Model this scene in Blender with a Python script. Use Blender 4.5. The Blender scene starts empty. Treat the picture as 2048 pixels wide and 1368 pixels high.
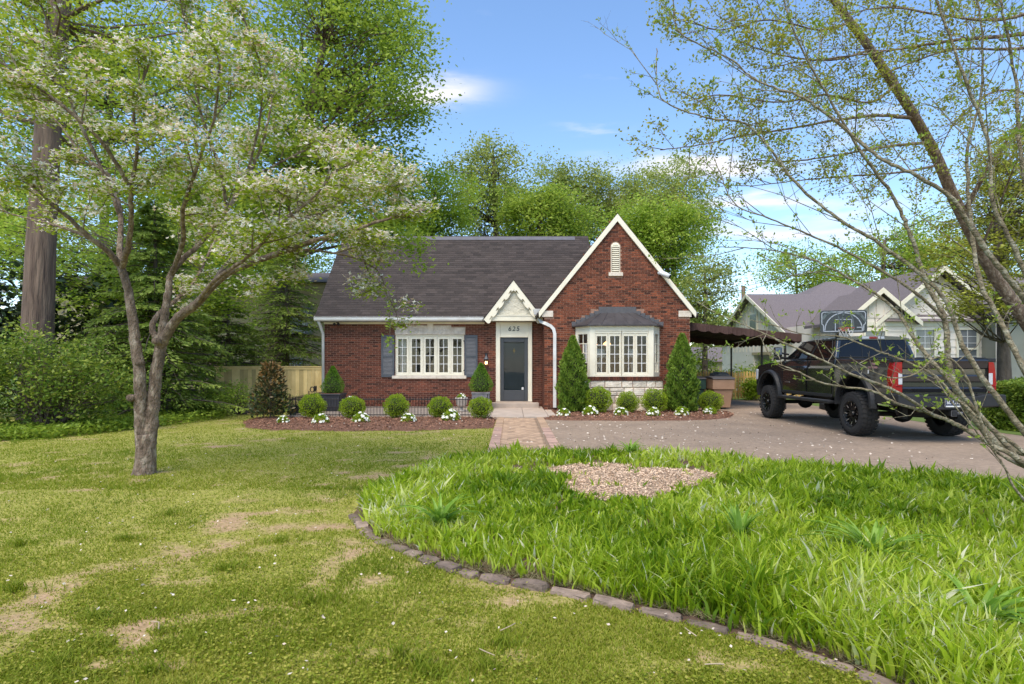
import bpy, bmesh, math, random
import numpy as np
from mathutils import Vector, Matrix
R = math.radians
S = bpy.context.scene
COL = S.collection
random.seed(7); RNG = np.random.default_rng(7)

# ---------------------------------------------------------------- camera, sky, sun, exposure
F, HZ, CX, CH = 1150.0, 730.0, 1024.0, 1.52      # focal length / horizon row / centre column in photo pixels, eye height
cd = bpy.data.cameras.new('camera'); cam = bpy.data.objects.new('camera', cd); COL.objects.link(cam)
cam.location = (0, 0, CH); cam.rotation_euler = (R(90), 0, 0)
cd.sensor_width = 36; cd.lens = F / 2048 * 36; cd.shift_y = 46 / 2048; cd.clip_end = 2000; cd.clip_start = 0.05
S.camera = cam
S.view_settings.view_transform = 'Standard'; S.view_settings.look = 'None'
S.view_settings.gamma = 1; S.view_settings.use_curve_mapping = False
S.view_settings.exposure = 1.2
SUN_EL, SUN_AZ = 60.0, 203.0                      # azimuth clockwise from +Y: behind the camera, to its left
w = bpy.data.worlds.new('World'); S.world = w; w.use_nodes = True
nt = w.node_tree; N = nt.nodes; L = nt.links; N.clear()
out = N.new('ShaderNodeOutputWorld'); bg = N.new('ShaderNodeBackground'); bg.inputs[1].default_value = 0.130
sky = N.new('ShaderNodeTexSky'); sky.sky_type = 'NISHITA'; sky.sun_disc = False
sky.sun_elevation = R(SUN_EL); sky.sun_rotation = R(SUN_AZ); sky.altitude = 200; sky.air_density = 1.0; sky.dust_density = 0.15; sky.ozone_density = 1.6
def wm(op, a, b=None, c=None):
    n = N.new('ShaderNodeMath'); n.operation = op
    for i, q in enumerate((a, b, c)):
        if q is None: continue
        if isinstance(q, (int, float)): n.inputs[i].default_value = q
        else: L.new(q, n.inputs[i])
    return n.outputs[0]
tc = N.new('ShaderNodeTexCoord'); sx = N.new('ShaderNodeSeparateXYZ'); L.new(tc.outputs['Generated'], sx.inputs[0])
dx, dy, dz = sx.outputs
mp = N.new('ShaderNodeMapping'); mp.inputs['Scale'].default_value = (3.0, 3.0, 15.0); L.new(tc.outputs['Generated'], mp.inputs[0])
nz = N.new('ShaderNodeTexNoise'); nz.inputs['Scale'].default_value = 1.6; nz.inputs['Detail'].default_value = 7; nz.inputs['Roughness'].default_value = 0.55
L.new(mp.outputs[0], nz.inputs[0])
streak = wm('MULTIPLY', wm('SUBTRACT', nz.outputs[0], 0.56), 4.2)           # thin streaks everywhere
low = wm('SUBTRACT', 1.0, wm('MULTIPLY', wm('ABSOLUTE', wm('SUBTRACT', dz, 0.2)), 3.4))
streak = wm('MULTIPLY', wm('MAXIMUM', streak, 0.0), wm('MAXIMUM', low, 0.12))
ys = wm('MAXIMUM', dy, 0.15); ca = wm('DIVIDE', dx, ys); cb = wm('DIVIDE', dz, ys)
tot = streak
wob = wm('MULTIPLY', wm('SUBTRACT', nz.outputs[0], 0.5), 0.10)
for a0, b0, sa, sb, k in ((-.135, .468, .075, .020, 1.25), (.33, .345, .13, .013, 1.2), (.42, .285, .17, .010, .9), (.47, .232, .20, .011, .9), (.14, .402, .05, .005, .25)):
    ea = wm('POWER', wm('DIVIDE', wm('SUBTRACT', ca, a0), sa), 2.0)
    eb = wm('POWER', wm('DIVIDE', wm('SUBTRACT', wm('ADD', cb, wob), b0), sb), 2.0)
    g = wm('MULTIPLY', wm('EXPONENT', wm('MULTIPLY', wm('ADD', ea, eb), -1.0)), k)
    tot = wm('ADD', tot, g)
tot = wm('MULTIPLY', wm('MINIMUM', wm('MAXIMUM', tot, 0.0), 1.0), wm('GREATER_THAN', dz, 0.0))
mx = N.new('ShaderNodeMix'); mx.data_type = 'RGBA'
hs = N.new('ShaderNodeHueSaturation'); hs.inputs['Saturation'].default_value = 1.08; hs.inputs['Value'].default_value = 1.0
L.new(sky.outputs[0], hs.inputs['Color'])
L.new(tot, mx.inputs[0]); L.new(hs.outputs[0], mx.inputs[6]); mx.inputs[7].default_value = (3.7, 3.65, 3.9, 1)
L.new(mx.outputs[2], bg.inputs[0]); L.new(bg.outputs[0], out.inputs[0])
sl = bpy.data.lights.new('sun', 'SUN'); sl.energy = 2.1; sl.angle = R(45); sl.color = (1, .90, .76)
so = bpy.data.objects.new('sun', sl); COL.objects.link(so)
sd = Vector((math.sin(R(SUN_AZ)) * math.cos(R(SUN_EL)), math.cos(R(SUN_AZ)) * math.cos(R(SUN_EL)), math.sin(R(SUN_EL))))
so.rotation_euler = sd.to_track_quat('Z', 'Y').to_euler(); so.location = sd * 60

# ---------------------------------------------------------------- helpers
def at(u, v, Y): return Vector(((u - CX) / F * Y, Y, CH - (v - HZ) / F * Y))
def gp(u, v):
    Y = F * CH / (v - HZ); return ((u - CX) / F * Y, Y)
def wloc(p):
    l = Vector((0, 0, 0))
    while p is not None: l = l + Vector(p.location); p = p.parent
    return l
def tag(o, label=None, cat=None, group=None, kind=None):
    if label: o['label'] = label
    if cat: o['category'] = cat
    if group: o['group'] = group
    if kind: o['kind'] = kind
    return o
def thing(name, label, cat, loc=(0, 0, 0), group=None):
    o = bpy.data.objects.new(name, None); o.empty_display_size = .2; COL.objects.link(o); o.location = loc
    return tag(o, label, cat, group)
def link_mesh(name, me, mat, parent=None, kind=None, loc=None):
    if mat is not None and not me.materials: me.materials.append(mat)
    o = bpy.data.objects.new(name, me); COL.objects.link(o)
    if parent is not None: o.parent = parent
    if loc is not None: o.location = loc
    if kind: o['kind'] = kind
    return o
def copy_tree(o, parent=None):
    c = o.copy(); COL.objects.link(c); c.parent = parent
    for ch in list(o.children): copy_tree(ch, c)
    return c
class MB:
    def __init__(s): s.v = []; s.f = []; s.t = []
    def add(s, vs, fs, tone=0.0):
        n = len(s.v); s.v += [tuple(p) for p in vs]
        for f in fs: s.f.append(tuple(i + n for i in f)); s.t.append(tone)
        return s
    def box(s, x0, x1, y0, y1, z0, z1, tone=0.0):
        return s.add([(x0,y0,z0),(x1,y0,z0),(x1,y1,z0),(x0,y1,z0),(x0,y0,z1),(x1,y0,z1),(x1,y1,z1),(x0,y1,z1)],
                     [(0,3,2,1),(4,5,6,7),(0,1,5,4),(1,2,6,5),(2,3,7,6),(3,0,4,7)], tone)
    def hexa(s, p, tone=0.0): return s.add(p, [(0,3,2,1),(4,5,6,7),(0,1,5,4),(1,2,6,5),(2,3,7,6),(3,0,4,7)], tone)
    def quad(s, *p, tone=0.0): return s.add(p, [tuple(range(len(p)))], tone)
    def prism(s, poly, axis, a0, a1, tone=0.0):
        # poly: 2D points; axis x: (y,z), axis y: (x,z), axis z: (x,y)
        def P(q, a): return {'x': (a, q[0], q[1]), 'y': (q[0], a, q[1]), 'z': (q[0], q[1], a)}[axis]
        n = len(poly); vs = [P(q, a0) for q in poly] + [P(q, a1) for q in poly]
        fs = [tuple(range(n))[::-1], tuple(range(n, 2*n))] + [(i, (i+1) % n, n + (i+1) % n, n + i) for i in range(n)]
        return s.add(vs, fs, tone)
    def tube(s, pts, rad, n=6, tone=0.0, cap=True):
        pts = [Vector(p) for p in pts]; m = len(pts)
        if isinstance(rad, (int, float)): rad = [rad] * m
        vs = []; fs = []; up = None
        for i, p in enumerate(pts):
            d = (pts[min(i+1, m-1)] - pts[max(i-1, 0)])
            if d.length < 1e-9: d = Vector((0, 0, 1))
            d.normalize()
            if up is None:
                up = Vector((0, 0, 1)) if abs(d.z) < .9 else Vector((1, 0, 0))
            a = d.cross(up)
            if a.length < 1e-4: a = d.cross(Vector((0.3, 1, 0.2)))
            a.normalize(); b = a.cross(d).normalized(); up = b
            for k in range(n):
                t = 2 * math.pi * k / n; vs.append(p + (a * math.cos(t) + b * math.sin(t)) * rad[i])
        for i in range(m - 1):
            for k in range(n):
                fs.append((i*n+k, i*n+(k+1) % n, (i+1)*n+(k+1) % n, (i+1)*n+k))
        if cap: fs += [tuple(range(n))[::-1], tuple(range((m-1)*n, m*n))]
        return s.add(vs, fs, tone)
    def lathe(s, prof, c, axis='z', n=16, tone=0.0, cap=True):
        c = Vector(c); vs = []; fs = []; m = len(prof)
        for r, h in prof:
            for k in range(n):
                t = 2 * math.pi * k / n; a, b = r * math.cos(t), r * math.sin(t)
                vs.append(c + Vector({'z': (a, b, h), 'x': (h, a, b), 'y': (a, h, b)}[axis]))
        for i in range(m - 1):
            for k in range(n): fs.append((i*n+k, i*n+(k+1) % n, (i+1)*n+(k+1) % n, (i+1)*n+k))
        if cap: fs += [tuple(range(n))[::-1], tuple(range((m-1)*n, m*n))]
        return s.add(vs, fs, tone)
    def mesh(s, name, off=(0, 0, 0), smooth=False):
        me = bpy.data.meshes.new(name); ox, oy, oz = off
        me.from_pydata([(x-ox, y-oy, z-oz) for x, y, z in s.v], [], s.f)
        if any(s.t):
            at_ = me.attributes.new('tone', 'FLOAT', 'FACE'); at_.data.foreach_set('value', np.array(s.t, 'f'))
        if smooth: me.polygons.foreach_set('use_smooth', np.ones(len(s.f), bool))
        me.update(); return me
    def build(s, name, mat, parent=None, smooth=False, kind=None, bevel=0, seg=2, local=False):
        me = s.mesh(name, (0, 0, 0) if local else wloc(parent), smooth)
        bm = bmesh.new(); bm.from_mesh(me); bmesh.ops.recalc_face_normals(bm, faces=bm.faces); bm.to_mesh(me); bm.free()
        o = link_mesh(name, me, mat, parent, kind)
        if bevel:
            m = o.modifiers.new('bevel', 'BEVEL'); m.width = bevel; m.segments = seg; m.limit_method = 'ANGLE'; m.angle_limit = R(35)
            if seg > 1: me.polygons.foreach_set('use_smooth', np.ones(len(me.polygons), bool)); m.harden_normals = True
        return o
def np_mesh(name, verts, faces, tone=None, smooth=False):
    """verts (V,3); faces (Fn,k) int"""
    me = bpy.data.meshes.new(name); V = len(verts); Fn, k = faces.shape
    me.vertices.add(V); me.vertices.foreach_set('co', np.ascontiguousarray(verts, 'f').ravel())
    me.loops.add(Fn * k); me.loops.foreach_set('vertex_index', np.ascontiguousarray(faces, 'i').ravel())
    me.polygons.add(Fn); me.polygons.foreach_set('loop_start', np.arange(0, Fn * k, k, dtype='i'))
    try: me.polygons.foreach_set('loop_total', np.full(Fn, k, 'i'))
    except Exception: pass
    if smooth: me.polygons.foreach_set('use_smooth', np.ones(Fn, bool))
    if tone is not None:
        a = me.attributes.new('tone', 'FLOAT', 'FACE'); a.data.foreach_set('value', np.ascontiguousarray(tone, 'f'))
    me.update(calc_edges=True); return me
def nrm(a): return a / np.maximum(np.linalg.norm(a, axis=-1, keepdims=True), 1e-9)
def vnoise(x, y, seed=0):
    x = np.asarray(x, float); y = np.asarray(y, float)
    xi = np.floor(x).astype(np.int64); yi = np.floor(y).astype(np.int64); fx = x - xi; fy = y - yi
    fx = fx*fx*(3-2*fx); fy = fy*fy*(3-2*fy)
    def h(a, b):
        n = (a * 374761393 + b * 668265263 + seed * 974711) & 0x7fffffff
        n = ((n ^ (n >> 13)) * 1274126177) & 0x7fffffff
        return ((n ^ (n >> 16)) & 0xffff) / 65535.0
    return (h(xi, yi)*(1-fx)+h(xi+1, yi)*fx)*(1-fy) + (h(xi, yi+1)*(1-fx)+h(xi+1, yi+1)*fx)*fy
def fbm(x, y, seed=0, o=4):
    s = 0; a = .5; f = 1.0
    for i in range(o): s = s + a * vnoise(x*f, y*f, seed+i*17); a *= .5; f *= 2.03
    return s
def inpoly(x, y, poly):
    x = np.asarray(x); y = np.asarray(y); r = np.zeros(x.shape, bool); n = len(poly)
    for i in range(n):
        x0, y0 = poly[i]; x1, y1 = poly[(i+1) % n]
        c = ((y0 > y) != (y1 > y)) & (x < (x1-x0) * (y-y0) / ((y1-y0) if abs(y1-y0) > 1e-9 else 1e-9) + x0)
        r ^= c
    return r
def dline(x, y, pts):
    d = np.full(np.shape(x), 1e9)
    for (x0, y0), (x1, y1) in zip(pts[:-1], pts[1:]):
        ex, ey = x1-x0, y1-y0; t = np.clip(((x-x0)*ex + (y-y0)*ey) / (ex*ex+ey*ey), 0, 1)
        d = np.minimum(d, np.hypot(x-x0-t*ex, y-y0-t*ey))
    return d

# ---------------------------------------------------------------- materials
def pmat(name, c1, c2=None, rough=.65, ns=5.0, det=4, bump=0.0, bs=60.0, metal=0.0, spec=.4, tone=0.0, c3=None, ramp=(.3, .7), coat=0.0, dist=.01, zs=1.0, fine=0.0):
    m = bpy.data.materials.new(name); m.use_nodes = True; t = m.node_tree; n = t.nodes; l = t.links
    b = n['Principled BSDF']; b.inputs['Roughness'].default_value = rough; b.inputs['Metallic'].default_value = metal
    b.inputs['Specular IOR Level'].default_value = spec; b.inputs['Coat Weight'].default_value = coat; b.inputs['Coat Roughness'].default_value = .04
    geo_ = n.new('ShaderNodeNewGeometry'); geo = n.new('ShaderNodeVectorMath'); geo.operation = 'MULTIPLY'; geo.inputs[1].default_value = (1, 1, zs); l.new(geo_.outputs['Position'], geo.inputs[0])
    c2 = c2 or tuple(x*.8 for x in c1)
    no = n.new('ShaderNodeTexNoise'); no.inputs['Scale'].default_value = ns; no.inputs['Detail'].default_value = det
    l.new(geo.outputs[0], no.inputs[0])
    cr = n.new('ShaderNodeValToRGB'); e = cr.color_ramp.elements
    e[0].position = ramp[0]; e[0].color = (*c2, 1); e[1].position = ramp[1]; e[1].color = (*c1, 1)
    if c3: q = cr.color_ramp.elements.new((ramp[0]+ramp[1])/2); q.color = (*c3, 1)
    l.new(no.outputs[0], cr.inputs[0]); col = cr.outputs[0]
    if tone:
        a = n.new('ShaderNodeAttribute'); a.attribute_name = 'tone'
        ma = n.new('ShaderNodeMath'); ma.operation = 'MULTIPLY_ADD'; ma.inputs[1].default_value = tone; ma.inputs[2].default_value = 1.0
        l.new(a.outputs['Fac'], ma.inputs[0])
        vm = n.new('ShaderNodeVectorMath'); vm.operation = 'SCALE'; l.new(col, vm.inputs[0]); l.new(ma.outputs[0], vm.inputs['Scale']); col = vm.outputs[0]
    if fine:
        nf = n.new('ShaderNodeTexNoise'); nf.inputs['Scale'].default_value = 9; nf.inputs['Detail'].default_value = 11; nf.inputs['Roughness'].default_value = .85; l.new(geo.outputs[0], nf.inputs[0])
        mf = n.new('ShaderNodeMath'); mf.operation = 'MULTIPLY_ADD'; mf.inputs[1].default_value = fine; mf.inputs[2].default_value = 1 - fine*.5; l.new(nf.outputs[0], mf.inputs[0])
        vf = n.new('ShaderNodeVectorMath'); vf.operation = 'SCALE'; l.new(col, vf.inputs[0]); l.new(mf.outputs[0], vf.inputs['Scale']); col = vf.outputs[0]
    l.new(col, b.inputs['Base Color'])
    if bump:
        nb = n.new('ShaderNodeTexNoise'); nb.inputs['Scale'].default_value = bs; nb.inputs['Detail'].default_value = 5; l.new(geo.outputs[0], nb.inputs[0])
        bp = n.new('ShaderNodeBump'); bp.inputs['Strength'].default_value = bump; bp.inputs['Distance'].default_value = dist
        l.new(nb.outputs[0], bp.inputs['Height']); l.new(bp.outputs[0], b.inputs['Normal'])
    return m
def ramp_mat(name, cols, transl=.3, rough=.5, spec=.3):
    """leaf material: attribute tone (-1..1) picks along a colour ramp"""
    m = bpy.data.materials.new(name); m.use_nodes = True; t = m.node_tree; n = t.nodes; l = t.links
    b = n['Principled BSDF']; b.inputs['Roughness'].default_value = rough; b.inputs['Specular IOR Level'].default_value = spec
    a = n.new('ShaderNodeAttribute'); a.attribute_name = 'tone'
    mr = n.new('ShaderNodeMath'); mr.operation = 'MULTIPLY_ADD'; mr.inputs[1].default_value = .5; mr.inputs[2].default_value = .5; l.new(a.outputs['Fac'], mr.inputs[0])
    cr = n.new('ShaderNodeValToRGB'); els = cr.color_ramp.elements
    for i, c in enumerate(cols):
        p = i / (len(cols)-1)
        e = els[0] if i == 0 else (els[-1] if i == len(cols)-1 else els.new(p))
        e.position = p; e.color = (*c, 1)
    l.new(mr.outputs[0], cr.inputs[0]); l.new(cr.outputs[0], b.inputs['Base Color'])
    if transl:
        tr = n.new('ShaderNodeBsdfTranslucent'); l.new(cr.outputs[0], tr.inputs[0])
        ms = n.new('ShaderNodeMixShader'); ms.inputs[0].default_value = transl
        l.new(b.outputs[0], ms.inputs[1]); l.new(tr.outputs[0], ms.inputs[2]); l.new(ms.outputs[0], n['Material Output'].inputs[0])
    return m
def glass_mat(name, tint=(.9, .95, .95), refl=.9):
    m = bpy.data.materials.new(name); m.use_nodes = True; t = m.node_tree; n = t.nodes; l = t.links; n.remove(n['Principled BSDF'])
    tr = n.new('ShaderNodeBsdfTransparent'); tr.inputs[0].default_value = (*tint, 1)
    gl = n.new('ShaderNodeBsdfGlossy'); gl.inputs['Roughness'].default_value = .02; gl.inputs[0].default_value = (refl, refl, refl, 1)
    fr = n.new('ShaderNodeFresnel'); fr.inputs[0].default_value = 1.52; ms = n.new('ShaderNodeMixShader')
    l.new(fr.outputs[0], ms.inputs[0]); l.new(tr.outputs[0], ms.inputs[1]); l.new(gl.outputs[0], ms.inputs[2]); l.new(ms.outputs[0], n['Material Output'].inputs[0])
    return m
def emit_mat(name, c, k):
    m = bpy.data.materials.new(name); m.use_nodes = True; b = m.node_tree.nodes['Principled BSDF']
    b.inputs['Base Color'].default_value = (*c, 1); b.inputs['Emission Color'].default_value = (*c, 1); b.inputs['Emission Strength'].default_value = k
    return m
M = {}
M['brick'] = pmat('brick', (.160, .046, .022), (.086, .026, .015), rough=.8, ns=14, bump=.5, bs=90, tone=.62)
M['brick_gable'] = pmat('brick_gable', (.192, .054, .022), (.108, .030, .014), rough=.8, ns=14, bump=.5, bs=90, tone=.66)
M['mortar'] = pmat('mortar', (.37, .215, .150), (.27, .150, .105), rough=.9, ns=9, bump=.4, bs=120)
M['shingle'] = pmat('shingle', (.060, .046, .040), (.042, .032, .028), rough=.9, ns=30, bump=.6, bs=260, tone=.34)
M['trim'] = pmat('trim', (.84, .78, .62), (.76, .70, .55), rough=.5, ns=3, bump=.06, bs=30)
M['white_metal'] = pmat('white_metal', (.74, .73, .70), (.60, .58, .54), rough=.4, ns=2.5)
M['stone'] = pmat('stone', (.74, .65, .54), (.52, .44, .36), rough=.85, ns=5, bump=.8, bs=14, tone=.3, dist=.04)
M['limestone'] = pmat('limestone', (.76, .67, .56), (.58, .50, .40), rough=.8, ns=6, bump=.4, bs=22, tone=.2, dist=.02)
M['slate_blue'] = pmat('slate_blue', (.085, .092, .105), (.065, .072, .085), rough=.45, ns=3)
M['door_grey'] = pmat('door_grey', (.062, .066, .073), (.052, .056, .064), rough=.4, ns=3)
M['lead'] = pmat('lead', (.085, .078, .078), (.055, .050, .052), rough=.5, ns=4, bump=.15, bs=20, metal=.3)
M['glass'] = glass_mat('glass'); M['glass_door'] = glass_mat('glass_door', (.85, .87, .87), .4)
M['interior'] = pmat('interior', (.30, .25, .19), (.24, .20, .15), rough=.8)
M['interior_dark'] = pmat('interior_dark', (.10, .07, .05), rough=.7)
M['curtain'] = pmat('curtain', (.75, .72, .66), rough=.9)
M['concrete'] = pmat('concrete', (.47, .385, .31), (.36, .29, .235), rough=.9, ns=3, det=8, bump=.2, bs=150, tone=.15)
M['paver'] = pmat('paver', (.47, .315, .20), (.36, .24, .155), rough=.9, ns=11, bump=.4, bs=120, tone=.22)
M['paver_border'] = pmat('paver_border', (.47, .305, .23), (.37, .235, .18), rough=.9, ns=11, bump=.4, bs=120, tone=.2)
M['asphalt'] = pmat('asphalt', (.335, .250, .180), (.245, .184, .134), rough=.95, ns=.9, det=9, bump=.7, bs=130, ramp=(.25, .75), fine=2.2, spec=.2)
M['soil'] = pmat('soil', (.15, .095, .058), (.085, .052, .033), rough=.95, ns=7, det=8, bump=.8, bs=60, dist=.03)
M['mulch'] = pmat('mulch', (.27, .138, .085), (.155, .075, .045), rough=.95, ns=30, bump=1, bs=90, dist=.03)
M['mulch_chip'] = pmat('mulch_chip', (.32, .165, .10), (.21, .10, .06), rough=.9, tone=.6)
M['wood_chip'] = pmat('wood_chip', (.66, .49, .34), (.52, .37, .25), rough=.9, ns=20, tone=.5)
M['kerb'] = pmat('kerb', (.29, .215, .165), (.15, .11, .085), rough=.95, ns=9, det=8, bump=.8, bs=30, tone=.3, dist=.02)
M['fence_wood'] = pmat('fence_wood', (.74, .53, .23), (.62, .43, .17), rough=.8, ns=4, det=6, bump=.3, bs=60, tone=.28)
M['picket_wood'] = pmat('picket_wood', (.60, .38, .12), (.48, .29, .085), rough=.8, ns=4, tone=.25)
M['iron'] = pmat('iron', (.010, .009, .010), (.015, .012, .012), rough=.5, ns=8)
M['planter_dark'] = pmat('planter_dark', (.045, .046, .054), (.03, .031, .038), rough=.5, ns=5)
M['planter_grey'] = pmat('planter_grey', (.20, .195, .20), (.13, .125, .13), rough=.8, ns=9, bump=.3, bs=50)
M['urn'] = pmat('urn', (.55, .50, .44), (.4, .35, .30), rough=.8, ns=12)
M['awning'] = pmat('awning', (.072, .036, .028), (.055, .027, .021), rough=.8, ns=3)
M['dark_metal'] = pmat('dark_metal', (.030, .020, .017), rough=.5)
M['truck_paint'] = pmat('truck_paint', (.014, .0135, .014), (.012, .0115, .012), rough=.22, spec=.5, coat=1.0)
M['truck_trim'] = pmat('truck_trim', (.020, .020, .021), (.014, .014, .015), rough=.55, spec=.4)
M['tyre'] = pmat('tyre', (.030, .028, .027), (.020, .019, .018), rough=.85, ns=9)
M['rim'] = pmat('rim', (.012, .012, .013), rough=.3, metal=.4)
M['rim_bright'] = pmat('rim_bright', (.62, .62, .62), rough=.3, metal=.9)
M['black'] = pmat('black', (.006, .006, .006), rough=.7)
M['tint'] = pmat('tint', (.005, .0055, .006), (.005, .0055, .006), rough=.03, spec=.35)
M['lens_red'] = pmat('lens_red', (.30, .004, .004), (.24, .003, .003), rough=.25, spec=.3, coat=.2)
M['lens_clear'] = pmat('lens_clear', (.55, .56, .58), (.4, .4, .42), rough=.15, spec=.6, ns=40)
M['plate_blue'] = pmat('plate_blue', (.022, .035, .085), rough=.4)
M['white'] = pmat('white', (.75, .75, .73), rough=.5)
M['decal'] = pmat('decal', (.42, .25, .25), rough=.5)
M['chrome'] = pmat('chrome', (.6, .6, .6), rough=.2, metal=.9)
M['bin_tan'] = pmat('bin_tan', (.34, .205, .125), (.27, .16, .095), rough=.6, ns=3)
M['bin_lid'] = pmat('bin_lid', (.075, .07, .072), rough=.6)
M['bin_green'] = pmat('bin_green', (.022, .060, .045), rough=.6)
M['orange'] = pmat('orange', (.42, .055, .035), rough=.5)
M['brass'] = pmat('brass', (.55, .36, .12), rough=.35, metal=.8)
M['bark_grey'] = pmat('bark_grey', (.42, .335, .25), (.12, .082, .056), rough=.95, ns=14, det=10, bump=1, bs=34, dist=.07, c3=(.215, .15, .104), zs=.45)
M['bark_brown'] = pmat('bark_brown', (.225, .155, .115), (.095, .062, .048), rough=.95, ns=9, det=9, bump=1, bs=17, dist=.08, zs=.12)
M['bark_dark'] = pmat('bark_dark', (.15, .115, .085), (.07, .052, .04), rough=.95, ns=6, det=8, bump=1, bs=16, dist=.05, zs=.4)
M['bark_lichen'] = pmat('bark_lichen', (.40, .37, .27), (.15, .115, .072), rough=.95, ns=16, det=9, bump=1, bs=38, dist=.05, c3=(.25, .205, .125))
M['siding_white'] = pmat('siding_white', (.86, .77, .67), (.78, .70, .60), rough=.7, ns=2)
M['siding_tan'] = pmat('siding_tan', (.44, .35, .20), (.37, .29, .165), rough=.7, ns=2)
M['siding_green'] = pmat('siding_green', (.27, .27, .22), (.23, .23, .185), rough=.7, ns=2)
M['roof_grey'] = pmat('roof_grey', (.185, .155, .155), (.125, .103, .103), rough=.95, ns=18, det=6, bump=.5, bs=90)
M['flower'] = pmat('flower', (.82, .80, .74), (.74, .72, .62), rough=.6, ns=40)
M['petal'] = pmat('petal', (.66, .58, .48), (.56, .44, .34), rough=.7, ns=3)
M['lamp_glow'] = emit_mat('lamp_glow', (1, .62, .25), 4.0)
M['pendant_glow'] = emit_mat('pendant_glow', (1, .42, .14), 2.2)
# foliage (tone -1..1)
M['lf_dog'] = ramp_mat('lf_dog', [(.15, .22, .014), (.31, .40, .026), (.50, .55, .06)], .5)
M['lf_bract'] = ramp_mat('lf_bract', [(.74, .55, .38), (.92, .84, .72), (.96, .95, .90)], .45)
M['lf_maple'] = ramp_mat('lf_maple', [(.135, .22, .022), (.29, .40, .042), (.46, .55, .09)], .5)
M['lf_bright'] = ramp_mat('lf_bright', [(.17, .275, .022), (.33, .45, .045), (.50, .60, .10)], .5)
M['lf_dull'] = ramp_mat('lf_dull', [(.17, .22, .045), (.32, .38, .08), (.48, .52, .15)], .5)
M['lf_olive'] = ramp_mat('lf_olive', [(.16, .17, .02), (.33, .35, .04), (.50, .50, .09)], .45)
M['lf_hemlock'] = ramp_mat('lf_hemlock', [(.085, .14, .02), (.20, .285, .044), (.37, .45, .09)], .45)
M['lf_forsythia'] = ramp_mat('lf_forsythia', [(.07, .135, .016), (.165, .255, .03), (.36, .40, .06)], .4)
M['lf_dark'] = ramp_mat('lf_dark', [(.010, .020, .009), (.022, .042, .016), (.05, .075, .03)], .1, rough=.3)
M['lf_magnolia'] = ramp_mat('lf_magnolia', [(.020, .035, .014), (.055, .075, .026), (.26, .14, .045)], .15, rough=.35)
M['lf_box'] = ramp_mat('lf_box', [(.13, .22, .010), (.31, .44, .02), (.52, .62, .06)], .5)
M['lf_box_dark'] = ramp_mat('lf_box_dark', [(.07, .165, .012), (.15, .295, .022), (.26, .42, .05)], .45)
M['lf_thuja'] = ramp_mat('lf_thuja', [(.08, .145, .016), (.165, .27, .03), (.30, .41, .06)], .35)
M['lf_hedge'] = ramp_mat('lf_hedge', [(.08, .14, .012), (.17, .26, .025), (.32, .40, .05)], .3)
M['lf_bud'] = ramp_mat('lf_bud', [(.13, .22, .022), (.27, .36, .045), (.42, .48, .08)], .45)
M['grass'] = ramp_mat('grass', [(.105, .18, .008), (.25, .305, .018), (.45, .42, .075)], .45, rough=.6)
M['bed_leaf'] = ramp_mat('bed_leaf', [(.12, .22, .008), (.34, .47, .018), (.55, .63, .08), (.85, .82, .58)], .5, rough=.4)
M['lily'] = ramp_mat('lily', [(.12, .25, .02), (.24, .40, .045), (.38, .54, .12)], .45, rough=.4)

# ---------------------------------------------------------------- foliage generators
def rand_dirs(n, flat=0.0):
    d = RNG.normal(size=(n, 3)); d[:, 2] *= (1 - flat); return nrm(d)
def leaf_geo(c, L, Wd, axis=None, flat=.4, jit=1.0, fold=0.0):
    n = len(c); L = np.broadcast_to(L, (n,)); Wd = np.broadcast_to(Wd, (n,))
    d = rand_dirs(n, flat) if axis is None else nrm(axis + RNG.normal(size=(n, 3)) * jit)
    up = nrm(np.array([0, 0, 1.0]) + RNG.normal(size=(n, 3)) * (.55 if flat > .5 else .9))
    s = nrm(np.cross(d, up)); a = d * L[:, None]; b = s * Wd[:, None] * .5
    nn = np.cross(s, d) * (Wd * fold)[:, None]
    v = np.stack([c, c + a*.45 + b + nn, c + a, c + a*.45 - b + nn], 1)
    return v.reshape(-1, 3)
def leaf_obj(name, c, L, Wd, mat, parent, tone, axis=None, flat=.4, jit=1.0, kind=None, off=None, link=True):
    v = leaf_geo(np.asarray(c), L, Wd, axis, flat, jit)
    o = np.array(wloc(parent)) if off is None else np.array(off)
    me = np_mesh(name, v - o, np.arange(len(v)).reshape(-1, 4), np.clip(tone, -1, 1))
    if not link: me.materials.append(mat); return me
    return link_mesh(name, me, mat, parent, kind)
def crown_points(ells, ncl, per, rcl, bias=.55, squash=.7):
    """leaf centres in clumps spread through ellipsoids; returns points, clump tone, clump centres"""
    vol = np.array([e[3]*e[4]*e[5] for e in ells]); vol = vol / vol.sum(); C = []
    for e, f in zip(ells, vol):
        k = max(2, int(round(ncl * f))); d = rand_dirs(k); r = RNG.random(k) ** (1 - bias)
        r = .25 + .78 * r
        C.append(np.array(e[:3]) + d * r[:, None] * np.array(e[3:6]))
    C = np.concatenate(C); k = len(C)
    rr = rcl * (0.6 + .8 * RNG.random(k)); m = max(1, per)
    off = RNG.normal(size=(k, m, 3)) * .5; off[:, :, 2] *= squash
    P = C[:, None, :] + off * rr[:, None, None]
    t = np.repeat((RNG.random(k) - .5) * 1.5, m)
    return P.reshape(-1, 3), t, C
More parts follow.
